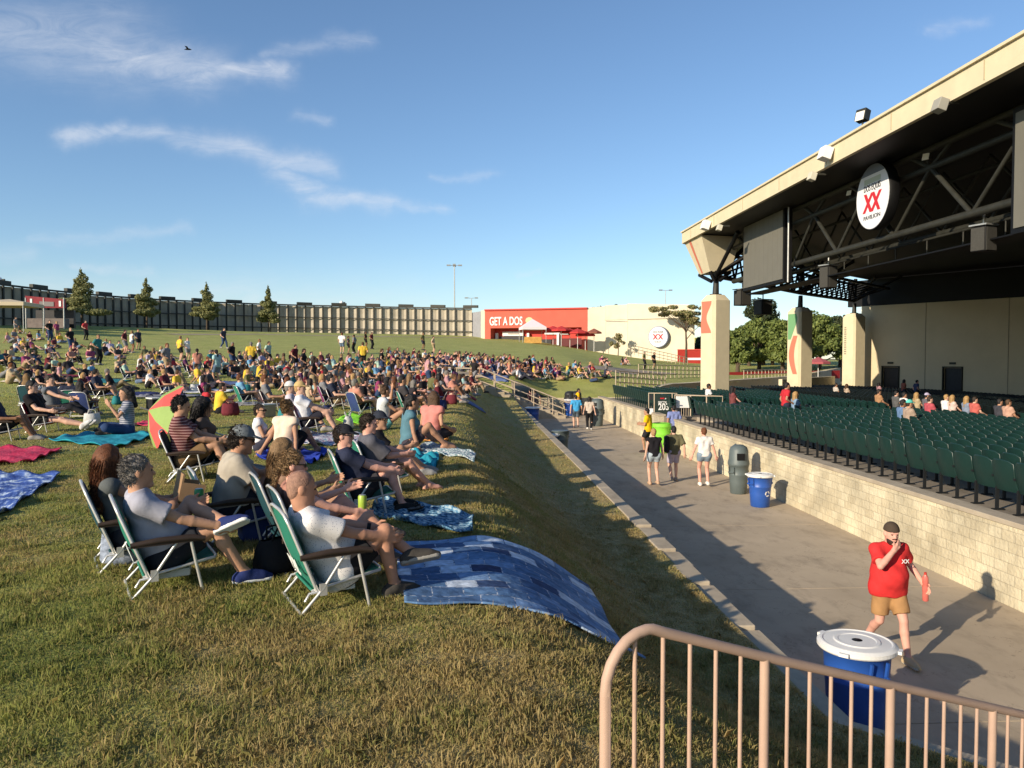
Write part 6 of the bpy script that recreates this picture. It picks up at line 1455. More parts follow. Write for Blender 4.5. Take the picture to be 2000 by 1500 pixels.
def cloth(name, lab, cat, pix, m, wr=.018, n=40, fold=0, world=None, group=None, lift=.02, th=.012):
    P = world or [on_lawn(*p) for p in pix]; c = sum(P, Vector()) / 4; V = []; UVs = []
    ph = rnd.random() * 9
    for i in range(n + 1):
        for j in range(n + 1):
            u, v = i / n, j / n; q = P[0].lerp(P[1], u).lerp(P[3].lerp(P[2], u), v); ed = .007 * (math.sin(9 * u + ph) + math.sin(11 * v + ph * 2))
            x, y = q.x + ed, q.y + ed * .7; z = lz(x, y) + lift + wr * (math.sin(13 * u + 3 * math.sin(5 * v + ph)) * math.sin(9 * v + ph) + .6 * math.sin(21 * v + 4 * u + ph))
            if fold: z += fold * max(0, .06 - min(u, v, 1 - u, 1 - v)) * (1 + math.sin(17 * (u + v) + ph))
            V.append((x - c.x, y - c.y, z - c.z)); UVs.append((u, v))
    F = [(i * (n + 1) + j, (i + 1) * (n + 1) + j, (i + 1) * (n + 1) + j + 1, i * (n + 1) + j + 1) for i in range(n) for j in range(n)]
    me = np_mesh(name, V, np.array(F), m); uvl = me.uv_layers.new(name='UVMap'); ar = np.array([UVs[l.vertex_index] for l in me.loops], np.float32); uvl.data.foreach_set('uv', ar.ravel())
    o = link(name, me, None, c); so_ = o.modifiers.new('thickness', 'SOLIDIFY'); so_.thickness = th; so_.offset = 1; tag(o, lab, cat, group); return o
M_QUILT = uv_mat('patchwork_denim', quilt_nodes)
cloth('patchwork_quilt', 'blue denim patchwork quilt sagging over the edge of the bank', 'quilt', [(790, 1186), (1262, 1300), (1150, 1150), (768, 1070)], M_QUILT, .006, 64, .15)
M_FLORAL = uv_mat('blue_floral', noisy((.02, .05, .10), (.10, .24, .38), 26, (.36, .46, .5), lo=.4, hi=.62))
cloth('picnic_blanket', 'blue floral blanket at the feet of the seated man in a black cap', 'blanket', [(722, 1010), (922, 1050), (926, 1013), (735, 975)], M_FLORAL, .016, 44, .5)
M_PINK = uv_mat('hot_pink_cloth', noisy((.50, .03, .085), (.58, .06, .12), 5)); M_TIE = uv_mat('blue_tie_dye', noisy((.05, .10, .34), (.10, .18, .46), 7, (.50, .60, .72), (1, 2.4, 1), .42, .62)); M_TEAL = uv_mat('teal_cloth', noisy((.015, .22, .30), (.03, .32, .42), 6)); M_TEALF = uv_mat('teal_fringe', noisy((.02, .15, .2), (.16, .45, .5), 60))
cloth('picnic_blanket', 'plain hot pink blanket with nobody on it', 'blanket', [(-60, 915), (60, 905), (120, 880), (-20, 878)], M_PINK, .010, 30, .4)
cloth('picnic_blanket', 'blue and white tie dyed blanket with nobody on it', 'blanket', [(-80, 1040), (20, 1000), (120, 932), (-40, 925)], M_TIE, .012, 40, .5)
cloth('picnic_blanket', 'teal fringed blanket under the woman in a striped shirt', 'blanket', [(95, 862), (230, 878), (308, 852), (200, 843)], M_TEAL, .01, 30, .5)
M_ROYAL = uv_mat('royal_blue_cloth', noisy((.02, .04, .30), (.035, .07, .42), 6)); M_LIME = uv_mat('lime_cloth', noisy((.22, .62, .03), (.30, .75, .06), 5)); M_PATW = uv_mat('white_pattern_cloth', noisy((.30, .22, .30), (.62, .60, .62), 16, (.2, .3, .38))); M_SAND = uv_mat('sand_cloth', noisy((.42, .34, .22), (.50, .42, .30), 8))
cloth('picnic_blanket', 'royal blue blanket under the woman in an ivory top', 'blanket', [(498, 898), (610, 908), (645, 886), (530, 876)], M_ROYAL, .02, 26, .5)
cloth('picnic_blanket', 'bright lime green blanket beside the woman in a white tank top', 'blanket', [(655, 824), (735, 834), (745, 818), (680, 808)], M_LIME, .01, 20, .3)
cloth('picnic_blanket', 'pale patterned blanket under the chair of the man in white', 'blanket', [(575, 868), (690, 874), (712, 854), (592, 846)], M_PATW, .02, 26, .5)
cloth('beach_towel', 'grey and white sequinned towel reaching over the bank edge beside a teal mat', 'towel', [(800, 886), (926, 905), (930, 893), (830, 868)], uv_mat('sequin_cloth', noisy((.10, .20, .22), (.42, .50, .52), 30, (.6, .62, .62))), .02, 30, .4)
cloth('beach_towel', 'teal mat hanging crumpled beside the sequinned towel', 'towel', [(783, 905), (850, 920), (858, 893), (792, 880)], M_TEAL, .05, 24, .6)
cloth('picnic_blanket', 'flat coral blanket behind the red umbrella', 'blanket', [(262, 832), (330, 838), (335, 828), (280, 824)], M_PINK, .01, 16, .2)
cloth('picnic_blanket', 'sand coloured blanket behind the row of teal chairs', 'blanket', [(640, 792), (720, 797), (735, 788), (660, 783)], M_SAND, .01, 16, .2)
cloth('picnic_blanket', 'orange blanket under the woman in a coral shirt', 'blanket', [(812, 862), (872, 866), (878, 856), (826, 852)], uv_mat('orange_cloth2', noisy((.5, .2, .05), (.6, .3, .1), 8)), .02, 16, .4)

# ------------------------------------------------------------------ the people seated nearest
GREEN, TEALC, DKTEAL = (.022, .17, .115), (.02, .10, .115), (.012, .055, .07)
def seated(fl=(.50, .13, .08), fr=(.52, -.13, .08), hl=(.2, .24, .45), hr=(.2, -.26, .45), lean=17, pel=(-.06, 0, .275), **k): return pose(pel, lean=lean, hl=hl, hr=hr, fl=fl, fr=fr, **k)
# A: grey haired man, ankle on knee
pA = lawn_loc(330, 1144); rA = R(27)
chair('green chair of the grey haired man, white letters across its back', pA, rA, GREEN, 'VAL', pouch=True)
JA = seated(fr=(.52, -.20, .08), fl=(.37, -.24, .50), kl=(.1, .8, 1), kr=(.6, -.2, 1), hr=(.34, -.27, .47), hl=(.20, .12, .58), lean=21, heavy=.35, pel=(-.04, 0, .26), toel=-40, toeupl=.45, headyaw=6, headpitch=2, pr=(-.3, -.6, -.8), pl=(-.2, .6, -1))
A_ = figure('grey haired man in a lavender polo shirt with one ankle on his knee', JA, pA, rA, 'tan', 'short', 'grey', (.36, .36, .42), .66, (.018, .02, .026), .70, (.022, .035, .13), .0075, .93, sole=(.72, .72, .72), watch='L')
can('green drink can held by the grey haired man', wpos(A_, JA['wrL'] + V3(.05, .05, -.02)), (.02, .22, .06), .034, .13)
# B: bald man in dotted white shirt
M_DOT = bpy.data.materials.new('dotted_white_shirt'); M_DOT.use_nodes = True
nt = M_DOT.node_tree; tcn = nt.nodes.new('ShaderNodeTexCoord'); vo = nt.nodes.new('ShaderNodeTexVoronoi'); vo.inputs['Scale'].default_value = 75; nt.links.new(tcn.outputs['Object'], vo.inputs[0])
c_ = ramp(nt, vo.outputs['Distance'], [(0, (.16, .17, .24)), (.20, (.70, .68, .67))], True); nt.links.new(c_, nt.nodes['Principled BSDF'].inputs['Base Color']); nt.nodes['Principled BSDF'].inputs['Roughness'].default_value = .9
pB = lawn_loc(646, 1170); rB = R(25)
chair('green chair of the bald man, white letters across its back', pB, rB, GREEN, 'VAL', pouch=True)
JB = seated(fr=(.44, -.14, .08), fl=(.58, -.12, .30), kl=(.3, .4, 1), kr=(.6, -.2, 1), hr=(.36, -.20, .46), hl=(.36, .02, .48), lean=31, heavy=.45, pel=(.05, 0, .235), headyaw=-4, headpitch=-8, toel=-14, toeupl=.15, pr=(-.2, -1, -.6), pl=(-.2, .8, -.8))
B_f = figure('bald man in a white dotted shirt with his legs crossed', JB, pB, rB, (.46, .235, .15), 'shaved', (.30, .165, .115), (.7, .7, .7), .72, (.016, .016, .018), .66, (.05, .045, .04), .0075, .93, mats={'shirt': M_DOT}, watch='L', sole=(.25, .24, .22), hem=-.09)
# C: woman with long auburn hair
pC = lawn_loc(262, 1098); rC = R(28); chair('green chair with a pale rim, of the woman with auburn hair', pC, rC, DKTEAL)
JC = seated(headyaw=25, hl=(.30, .18, .50), hr=(.30, -.1, .52), fem=True, fl=(.48, .16, .09), fr=(.46, -.1, .09)); C_ = figure('woman with long auburn hair holding up a cardboard box', JC, pC, rC, 'mid', 'long', 'auburn', (.10, .11, .11), .15, (.05, .05, .06), .5, (.1, .08, .07), .0095, .90)
q = wpos(C_, (.38, .04, .64)); b = MB(); b.box((0, 0, 0), (.015, .30, .22)); b.box((.09, 0, -.105), (.18, .30, .012)); b.box((.09, .147, -.03), (.18, .008, .15)); b.box((.09, -.147, -.03), (.18, .008, .15)); o = b.build('cardboard_box', mat('cardboard', (.30, .185, .10), .9, .1, 6)); o.location = q; o.rotation_euler = (0, R(12), rC); tag(o, 'open brown cardboard box held by the woman with auburn hair', 'box')
# D: man in a grey shirt and cap leaning forward
pD = lawn_loc(456, 1054); rD = R(26); chair('dark teal chair behind the man in a cap and grey shirt', pD, rD, DKTEAL)
JD = seated(fr=(.44, -.12, .08), fl=(.46, .14, .08), hr=(.40, -.10, .46), hl=(.46, .04, .60), lean=-8, pel=(-.04, 0, .28), heavy=.4, headyaw=-4, headpitch=-10, pr=(-.6, -.7, -.4), pl=(-.6, .8, -.3)); D_ = figure('barefoot man in a grey shirt and two tone cap leaning forward', JD, pD, rD, (.48, .25, .15), 'short', 'dark', (.37, .33, .27), .66, (.02, .022, .03), .66, None, .008, .97, cap=(.17, .19, .2), glasses=True)
can('golden drink can in the hand of the man in the two tone cap', wpos(D_, JD['wrR'] + V3(.05, .0, .0)), (.55, .33, .05), .034, .12)
# E, F: two women beyond the bald man
pF = lawn_loc(624, 1112); rF = R(24); chair('green chair with a silver bent frame, of the blonde woman', pF, rF, DKTEAL)
JF = seated(fem=True, fr=(.52, -.1, .09), fl=(.54, -.02, .30), kl=(.3, .4, 1), headyaw=-10, headpitch=-4, hr=(.40, -.20, .46), hl=(.26, .1, .66), lean=20, toel=-10); F_f = figure('blonde woman in a coral top holding a lime drink can', JF, pF, rF, 'pink', 'pony', 'dirty', (.34, .17, .13), .25, (.40, .33, .32), .55, (.1, .08, .07), .009, .90, glasses=True)
can('lime drink can held by the blonde woman', wpos(F_f, JF['wrR'] + V3(.06, .02, .0)), (.36, .50, .06), .033, .12)
pE = lawn_loc(580, 1072); rE = R(24); chair('dark chair of the woman with very long fair hair', pE, rE, DKTEAL)
JE = seated(fem=True, headyaw=-6, headpitch=-4, hr=(.30, -.12, .54), hl=(.32, .08, .60), lean=16, pel=(-.0, 0, .26)); figure('woman with very long fair brown hair in dark sunglasses', JE, pE, rE, 'tan', 'long', 'dirty', (.26, .16, .11), .3, (.05, .05, .06), .6, (.5, .5, .5), .009, .92, glasses=True)
# G: man in a black cap, H beside him
pG = lawn_loc(712, 1000); rG = R(16); chair('green chair of the man in a black cap and navy shirt', pG, rG, GREEN)
JG = seated(fr=(.42, -.14, .09), fl=(.46, .13, .09), hr=(.34, -.18, .48), hl=(.34, .06, .50), headyaw=-20, headpitch=-4, lean=22, heavy=.4); figure('man in a black cap and navy shirt with sunglasses, hands on his knee', JG, pG, rG, 'pink', 'short', 'dark', (.028, .034, .065), .68, (.035, .033, .04), .66, (.02, .02, .02), .009, .90, cap=(.022, .022, .028), glasses=True)
pH = lawn_loc(745, 962); rH = R(20); chair('green chair beside the chair of the man in the black cap', pH, rH, GREEN)
JH = seated(hr=(.30, -.16, .52), hl=(.34, .12, .50), headyaw=-15, headpitch=-8, lean=15, fr=(.62, -.1, .09), fl=(.60, .12, .09)); figure('man in a charcoal shirt and plaid shorts with both hands together', JH, pH, rH, 'pink', 'short', 'dark', (.10, .10, .12), .9, (.20, .16, .13), .72, None, .011, .92)
pH2 = lawn_loc(752, 930); JH2 = seated(pel=(-.1, 0, .12), fl=(.55, .2, .09), fr=(.5, -.1, .09), hl=(.3, .2, .4), hr=(.34, -.1, .42), lean=2, headyaw=-20); figure('man in a black shirt and dark cap sitting on the grass with knees up', JH2, pH2, R(8), 'tan', 'short', 'dark', (.016, .016, .02), .66, (.03, .03, .04), .7, (.3, .3, .3), .012, 1.0, cap=(.03, .035, .05), glasses=True)
# I: woman in ivory top on royal blue blanket, seen from behind
pI = lawn_loc(556, 893); JI = pose((0, 0, .12), lean=-4, hl=(-.14, .38, .04), hr=(-.16, -.36, .05), fl=(.62, .26, .09), fr=(.56, -.18, .09), kl=(.2, .2, 1), kr=(.2, -.2, 1), fem=True, headyaw=-10); figure('woman in an ivory top leaning back on her hands, hair in a bun', JI, pI, R(62), 'mid', 'bun', 'dirty', (.66, .53, .42), .2, (.014, .014, .016), .85, None, .012, 1.05, eyes=False)
pK = lawn_loc(508, 882); JK = pose((0, 0, .12), lean=4, hl=(.3, .15, .3), hr=(.3, -.15, .3), fl=(.5, .16, .09), fr=(.5, -.14, .09), kl=(.2, .2, 1), kr=(.2, -.2, 1), fem=True, headyaw=-35); figure('young person in a white sleeveless top and sunglasses beside the woman in ivory', JK, pK, R(15), 'tan', 'short', 'dark', (.70, .68, .70), .2, (.04, .04, .06), .6, None, .012, .92, glasses=True)
# J: man in striped shirt with a phone, big umbrella behind
pJ = lawn_loc(372, 936); rJ = R(14); chair('black backed chair with a pale frame, of the man in a striped shirt', pJ, rJ, (.02, .022, .02))
M_STR = bpy.data.materials.new('maroon_stripes'); M_STR.use_nodes = True; nt = M_STR.node_tree; tcn = nt.nodes.new('ShaderNodeTexCoord'); wv = nt.nodes.new('ShaderNodeTexWave'); wv.bands_direction = 'Z'; wv.inputs['Scale'].default_value = 9; wv.inputs['Distortion'].default_value = .6; nt.links.new(tcn.outputs['Object'], wv.inputs[0]); nt.links.new(ramp(nt, wv.outputs[0], [(0, (.09, .018, .02)), (.55, (.14, .03, .03)), (.75, (.34, .2, .19))], True), nt.nodes['Principled BSDF'].inputs['Base Color']); nt.nodes['Principled BSDF'].inputs['Roughness'].default_value = .9
JJ = seated(hr=(.36, -.16, .50), hl=(.36, .06, .50), headyaw=-2, headpitch=-14, lean=8); J_ = figure('man in a maroon striped shirt looking down at a phone', JJ, pJ, rJ, 'tan', 'short', 'black', (.1, .02, .02), .7, (.16, .10, .05), .74, (.05, .05, .05), .011, 1.05, mats={'shirt': M_STR}, watch='R')
b = MB(); b.box((0, 0, 0), (.014, .08, .16)); o = b.build('phone', M_WHITE, bevel=.006); o.location = wpos(J_, JJ['wrR'] + V3(.10, .05, .05)); o.rotation_euler = (0, R(35), rJ); tag(o, 'pale phone in the hands of the man in a striped shirt', 'phone')
pJ2 = lawn_loc(415, 925); JJ2 = seated(fem=True, headyaw=-4, headpitch=-12, lean=8); chair('dark chair of the woman next to the man in a striped shirt', pJ2, R(14), (.02, .05, .05)); figure('woman with dark hair in a brown top beside the man in a striped shirt', JJ2, pJ2, R(14), 'tan', 'big', 'black', (.12, .085, .07), .3, (.03, .06, .07), .6, (.2, .2, .2), .012, 1.0)
pU = lawn_loc(330, 872); um = thing('beach_umbrella', 'red and lime umbrella lying on its side behind the man in a striped shirt', 'umbrella', pU, R(208)); b1, b2 = MB(), MB(); n_ = 8; Rm = Matrix.Rotation(R(68), 3, 'Y')
apex = Vector((0, 0, .36)); ringp = [Vector((.66 * math.cos(2 * math.pi * (k + .5) / n_), .66 * math.sin(2 * math.pi * (k + .5) / n_), 0)) for k in range(n_)]; off_ = Vector((0, 0, .54))
for k in range(n_):
    a, c2 = ringp[k], ringp[(k + 1) % n_]; mid = (a + c2) / 2 * .98 + Vector((0, 0, .03)); h1, h2 = a * .55 + apex * .62, c2 * .55 + apex * .62
    (b2 if k % 2 else b1).add([Rm @ v + off_ for v in (apex, h1, a, mid, c2, h2)], [(0, 1, 5), (1, 2, 3), (1, 3, 5), (5, 3, 4)])
b1.build('red_canopy_panel', mat('umbrella_red', (.58, .09, .08), .7, .08, 3), um); b2.build('lime_canopy_panel', mat('umbrella_lime', (.25, .36, .10), .7, .08, 3), um); b = MB(); b.tube([Rm @ Vector((0, 0, .5)) + off_, Rm @ Vector((0, 0, -1.2)) + off_], .014, 8); b.build('pole', M_STEEL, um)
# L, M, N on the left
pL = lawn_loc(248, 848); JL = pose((0, 0, .11), lean=3, hl=(.28, .18, .55), hr=(.05, -.36, .28), fl=(.34, -.10, .09), fr=(.32, .16, .07), kl=(.3, 1, .2), kr=(.3, -1, .2), fem=True, headyaw=20, headpitch=-10); M_STR2 = bpy.data.materials.new('grey_stripes'); M_STR2.use_nodes = True; nt = M_STR2.node_tree; tcn = nt.nodes.new('ShaderNodeTexCoord'); wv = nt.nodes.new('ShaderNodeTexWave'); wv.bands_direction = 'Z'; wv.inputs['Scale'].default_value = 8; nt.links.new(tcn.outputs['Object'], wv.inputs[0]); nt.links.new(ramp(nt, wv.outputs[0], [(0, (.10, .11, .16)), (.6, (.36, .36, .40))], True), nt.nodes['Principled BSDF'].inputs['Base Color'])
figure('woman with big black hair in a grey striped shirt and jeans on a teal blanket', JL, pL, R(205), 'tan', 'big', 'black', (.3, .3, .35), .6, (.03, .055, .13), 1.9, (.03, .03, .03), .014, 1.12, mats={'shirt': M_STR2}, eyes=False)
pM = lawn_loc(86, 843); chair('red chair with a pale frame at the left, of the person with outstretched legs', pM, R(2), (.34, .025, .05)); JM = seated(fr=(.86, -.1, .14), fl=(.84, .1, .12), lean=20, hr=(.24, -.26, .44), headyaw=5, kr=(0, -.2, 1), kl=(0, .2, 1), toeup=.8); figure('person in black with bare legs stretched from a red chair', JM, pM, R(2), 'fair', 'short', 'black', (.016, .014, .016), .6, (.03, .03, .03), .5, (.6, .6, .6), .014, 1.08)
pN = lawn_loc(112, 820); chair('red chair standing just behind the other red chair', pN, R(0), (.36, .02, .06)); JN = seated(fr=(.75, -.1, .12), fl=(.72, .1, .12), lean=14, hr=(.40, -.2, .5), hl=(.4, .1, .5), headyaw=-10); figure('person in a grey tank top in the red chair behind', JN, pN, R(0), 'fair', 'short', 'dark', (.14, .15, .17), .15, (.02, .02, .025), 1.7, (.1, .1, .1), .014, 1.1)
# O and companions in the pink chair
pO = lawn_loc(606, 850); chair('pink chair with a white frame, of the man in white', pO, R(8), (.42, .12, .17)); JO = seated(headyaw=-12, hr=(.34, -.16, .46), hl=(.34, .1, .48)); figure('man in a white shirt and straw hat in a pink chair', JO, pO, R(8), 'fair', 'short', 'blonde', (.72, .72, .76), .7, (.02, .02, .03), .8, (.5, .5, .5), .014, 1.08, cap=(.5, .36, .16))
pO2 = lawn_loc(585, 842); figure('man with a white cap behind the man in a pink chair', seated(), pO2, R(10), 'fair', 'short', 'grey', (.55, .5, .55), .7, (.1, .1, .12), .7, (.3, .3, .3), .018, 1.05, cap=(.62, .62, .6)); chair('second pink chair beside the man in a pink chair', pO2, R(10), (.4, .12, .16))
pP = lawn_loc(748, 838); JP = pose((0, 0, .12), lean=0, hl=(.25, .25, .8), hr=(.45, -.1, .42), fl=(.60, .16, .09), fr=(.70, -.12, .09), kl=(.1, .2, 1), kr=(.1, -.2, 1), fem=True, headyaw=30); figure('woman in a white tank top sitting with bent legs beside the lime blanket', JP, pP, R(18), 'tan', 'bun', 'brown', (.55, .57, .58), .12, (.16, .42, .42), .35, None, .014, 1.12, eyes=False)
pQ = lawn_loc(798, 880); JQ = pose((0, 0, .12), lean=-2, hl=(.35, .18, .2), hr=(.10, -.30, .06), fl=(.62, .2, .09), fr=(.58, -.1, .09), kl=(.3, .6, .6), kr=(.1, -.2, 1), fem=True, headyaw=10); figure('woman in a slate blue sleeveless top with dark hair beside the teal mat', JQ, pQ, R(15), 'mid', 'pony', 'black', (.09, .19, .24), .12, (.05, .04, .05), .6, None, .014, 1.1, eyes=False)
pRr = lawn_loc(842, 860); JR = pose((0, 0, .11), lean=-6, hl=(.3, .2, .25), hr=(.2, -.28, .2), fl=(.32, -.1, .09), fr=(.3, .18, .08), kl=(.3, 1, .2), kr=(.3, -1, .2), fem=True, headyaw=15); figure('woman in a coral shirt sitting cross legged on the bank edge', JR, pRr, R(60), 'tan', 'long', 'brown', (.56, .21, .18), .25, (.04, .04, .05), .8, None, .014, 1.08, eyes=False)

# bags, coolers and small things by the chairs
def tote(lab, p, col, s=1.0, rz=0.0, group=None, m=None):
    t = thing('tote_bag', lab, 'bag', p, rz, group); b = MB(); w_, d_, h_ = .19 * s, .09 * s, .30 * s
    vs_ = [(sx * w_ * k, sy * d_ * k2, z) for z, k, k2 in ((0, .85, .9), (h_ * .25, 1, 1.15), (h_ * .7, .95, .9), (h_, .9, .35)) for sx, sy in ((-1, -1), (0, -1.25), (1, -1), (1, 1), (0, 1.25), (-1, 1))]
    b.add(vs_, [(i * 6 + j, i * 6 + (j + 1) % 6, (i + 1) * 6 + (j + 1) % 6, (i + 1) * 6 + j) for i in range(3) for j in range(6)] + [tuple(range(6))[::-1]], True); o = b.build('bag_body', m or M_CLOTH, t); tint(o, col)
    for sy in (-1, 1):
        b = MB(); b.tube([(-w_ * .5, sy * d_ * .4, h_ * .97), (-w_ * .35, sy * d_ * .8, h_ * 1.3), (w_ * .35, sy * d_ * .8, h_ * 1.3), (w_ * .5, sy * d_ * .4, h_ * .97)], .01 * s, 6); o = b.build('handle', M_CLOTH, t); tint(o, tuple(c * .7 for c in col))
    return t
def cooler(lab, p, col, rz=0.0, group=None):
    t = thing('cooler', lab, 'cooler', p, rz, group); b = MB(); b.box((0, 0, .16), (.46, .28, .32)); o = b.build('cooler_body', M_CLOTH, t, bevel=.03); tint(o, col)
    b = MB(); b.box((0, 0, .345), (.48, .30, .05)); o = b.build('lid', M_CLOTH, t, bevel=.02); tint(o, (.62, .62, .60)); b = MB(); b.tube([(-.25, -.1, .3), (-.28, -.1, .42), (-.28, .1, .42), (-.25, .1, .3)], .012, 6); b.build('handle', M_BINK, t); return t
tote('grey blue patterned bag on the grass behind the chair of the grey haired man', lawn_loc(250, 1100), (.24, .28, .36), 1.0, R(20), None, objcol_mat('patterned_cloth', .9, None, .6, 18, .2, .5, 40))
tote('black bag on the grass between the two nearest chairs', lawn_loc(545, 1118), (.016, .016, .018), .9, R(50))
cooler('small white lidded navy cooler behind the chairs of the two women', lawn_loc(520, 1050), (.03, .05, .16), R(25))
for k, (px, py) in enumerate(((800, 1000), (812, 1004))):
    p = lawn_loc(px, py); b = MB(); b.lathe([(.045, 0), (.05, .01), (.045, .02)], 16, (0, 0, 0), sx=2.4); b.tube([(.03, -.045, .018), (.06, 0, .05), (.03, .045, .018)], .007, 6); o = b.build('flip_flop', M_BLACK); o.location = p + Vector((0, 0, .05)); o.rotation_euler.z = R(20 + 30 * k); tag(o, 'black flip flop lying on the blue floral blanket', 'sandal', 'flip flops on the floral blanket')
# ------------------------------------------------------------------ people on the walkway
def ground0(px, py): p = on_z(px, py, 0); return Vector((p.x, p.y, 0))
pW = ground0(1732, 1285); rW = R(-84)
JW = pose((0, 0, .93), lean=-1, twist=-6, hr=(.20, -.07, 1.40), hl=(.10, .40, .96), fr=(-.30, -.09, .17), fl=(.30, .08, .09), kl=(1, .1, 0), kr=(1, -.1, .1), headyaw=-4, headpitch=-6, heavy=.6, sw_=.168, pr=(.3, -.9, -.9), pl=(-.6, .4, -.3), toer=-4)
JW['toeR'] = unit(V3(.85, 0, -.5))
W_ = figure('bearded man in a red shirt and tan shorts walking with a drink', JW, pW, rW, 'pink', None, None, (.60, .035, .035), .70, (.36, .20, .085), .80, (.45, .34, .2), .0085, .985, cap=(.07, .05, .035), cap_back=True, beard=(.035, .02, .014), sole=(.4, .36, .3), hem=-.12, loose=.035)
q = wpos(W_, JW['wrL'] + V3(.02, .03, -.22)); t = thing('drink_bottle', 'translucent red plastic drink bottle in the hand of the man in red', 'bottle', q); b = MB(); b.lathe([(.032, 0), (.036, .01), (.036, .08), (.033, .1), (.037, .12), (.037, .19), (.03, .21), (.037, .23), (.035, .30), (.014, .34)], 18); b.build('bottle_body', mat('bottle_red', (.62, .15, .12), .25, .1, 20, spec=.6), t); b = MB(); b.lathe([(.016, .335), (.016, .365)], 12); b.build('bottle_cap', M_RED, t); t.rotation_euler = (R(8), R(-6), 0)
ml = text_mesh('XX', .07, .002, True); ml.materials.append(M_WHITE); lo_ = link('chest_print', ml, W_); lo_.matrix_local = basis(Vector((0, 1, 0)), Vector((0, 0, 1)), Vector((1, 0, 0)), Vector((.20, .09, 1.26)))
def walker(lab, px, py, rz, hgt, fem=False, stride=.22, ph=1, h=.014, hl=None, hr=None, **k):
    p = ground0(px, py); J = pose((0, 0, .92), lean=-2, hl=hl or (.12 * -ph, .30, .86), hr=hr or (.12 * ph, -.30, .86), fl=(stride * ph, .09, .09 if ph > 0 else .14), fr=(-stride * ph, -.09, .14 if ph > 0 else .09), kl=(1, .1, 0), kr=(1, -.1, 0), pl=(-1, .5, -.2), pr=(-1, -.5, -.2), fem=fem); return figure(lab, J, p, rz, h=h, scale=hgt / 1.72, eyes=False, **k), J
walker('woman in a black tank top and pale denim shorts walking away', 1277, 948, R(92), 1.66, True, .12, 1, skin='fair', hair='short', hairc='blonde', shirt=(.014, .013, .016), sleeve=.08, shorts=(.36, .42, .46), leg=.42, shoes=(.45, .3, .2), hem=-.04)
walker('person in an olive shirt with a dark bag and lilac shorts walking away', 1316, 940, R(88), 1.66, False, .1, -1, skin='fair', hair='short', hairc='black', shirt=(.12, .11, .06), sleeve=.9, shorts=(.40, .36, .44), leg=.82, shoes=(.3, .26, .22), hem=-.08)
b = MB(); b.box((0, 0, 0), (.14, .22, .5)); o = b.build('shoulder_bag', M_BLACK, bevel=.05); p_ = ground0(1306, 940); o.location = (p_.x - .1, p_.y - .12, 1.12); tag(o, 'dark bag hanging from the shoulder of the person in olive', 'bag')
walker('woman in a white short sleeved shirt and blue denim shorts walking away alone', 1375, 950, R(86), 1.70, True, .1, 1, skin='pink', hair='bun', hairc='auburn', shirt=(.70, .66, .62), sleeve=.6, shorts=(.20, .26, .32), leg=.36, shoes=(.7, .66, .6), hem=-.04, hl=(0, .36, .86), hr=(0, -.34, .86))
walker('steward in a yellow shirt and black shorts by the lime green bin', 1266, 884, R(150), 1.74, False, .12, 1, skin='mid', hair='short', hairc='black', shirt=(.72, .42, .012), sleeve=.7, shorts=(.02, .02, .025), leg=.8, shoes=(.04, .03, .03), hr=(.34, -.15, 1.1), hl=(.3, .15, 1.08), hem=-.1)
walker('person in a blue plaid shirt behind the lime green bin', 1316, 872, R(90), 1.72, False, .05, 1, skin='mid', hair='short', hairc='black', shirt=(.20, .24, .46), sleeve=.8, shorts=(.1, .1, .14), leg=.8, shoes=(.1, .1, .1))
walker('man in a bright blue shirt and grey shorts walking away', 1125, 836, R(90), 1.74, False, .1, 1, h=.02, skin='fair', hair='short', hairc='black', shirt=(.06, .33, .62), sleeve=.7, shorts=(.10, .13, .16), leg=.8, shoes=(.1, .08, .08))
walker('woman in a pale top and black trousers beside the man in bright blue', 1151, 840, R(80), 1.72, True, .08, -1, h=.02, skin='fair', hair='long', hairc='black', shirt=(.50, .42, .34), sleeve=.5, shorts=(.014, .014, .016), leg=1.95, shoes=(.7, .68, .64))
walker('steward in a yellow shirt and dark trousers by the far blue bin', 1128, 812, R(0), 1.74, False, .06, 1, h=.02, skin='mid', hair='short', hairc='black', shirt=(.74, .42, .012), sleeve=.7, shorts=(.02, .02, .03), leg=1.9, shoes=(.03, .03, .03))
walker('person in a checked maroon shirt at the foot of the far stairs', 1037, 812, R(120), 1.70, True, .1, 1, h=.02, skin='fair', hair='short', hairc='dark', shirt=(.22, .08, .09), sleeve=.6, shorts=(.05, .05, .07), leg=.7, shoes=(.3, .3, .3))
walker('person in grey walking beside the one in checked maroon', 1046, 812, R(110), 1.68, False, .1, -1, h=.02, skin='tan', hair='short', hairc='black', shirt=(.10, .09, .1), sleeve=.6, shorts=(.05, .05, .06), leg=.8, shoes=(.3, .3, .3))
# ------------------------------------------------------------------ the crowd on the lawn
TONES = [('black', (.016, .014, .015)), ('black', (.03, .026, .03)), ('charcoal', (.05, .045, .05)), ('maroon', (.10, .016, .024)), ('navy', (.03, .035, .06)), ('black', (.013, .012, .014)), ('black', (.02, .018, .022)), ('navy', (.022, .03, .075)), ('maroon', (.14, .02, .03)), ('white', (.70, .68, .68)), ('white', (.62, .62, .64)), ('grey', (.20, .20, .21)), ('charcoal', (.06, .06, .065)), ('pink', (.48, .26, .28)), ('coral', (.50, .22, .16)), ('aqua', (.32, .50, .50)), ('sky blue', (.16, .34, .52)), ('teal', (.03, .17, .18)), ('lavender', (.38, .34, .46)), ('yellow', (.68, .45, .05)), ('magenta', (.28, .05, .13)), ('sand', (.46, .36, .24)), ('olive', (.12, .12, .05)), ('red', (.46, .04, .05)), ('plum', (.10, .03, .09)), ('mint', (.38, .52, .42))]
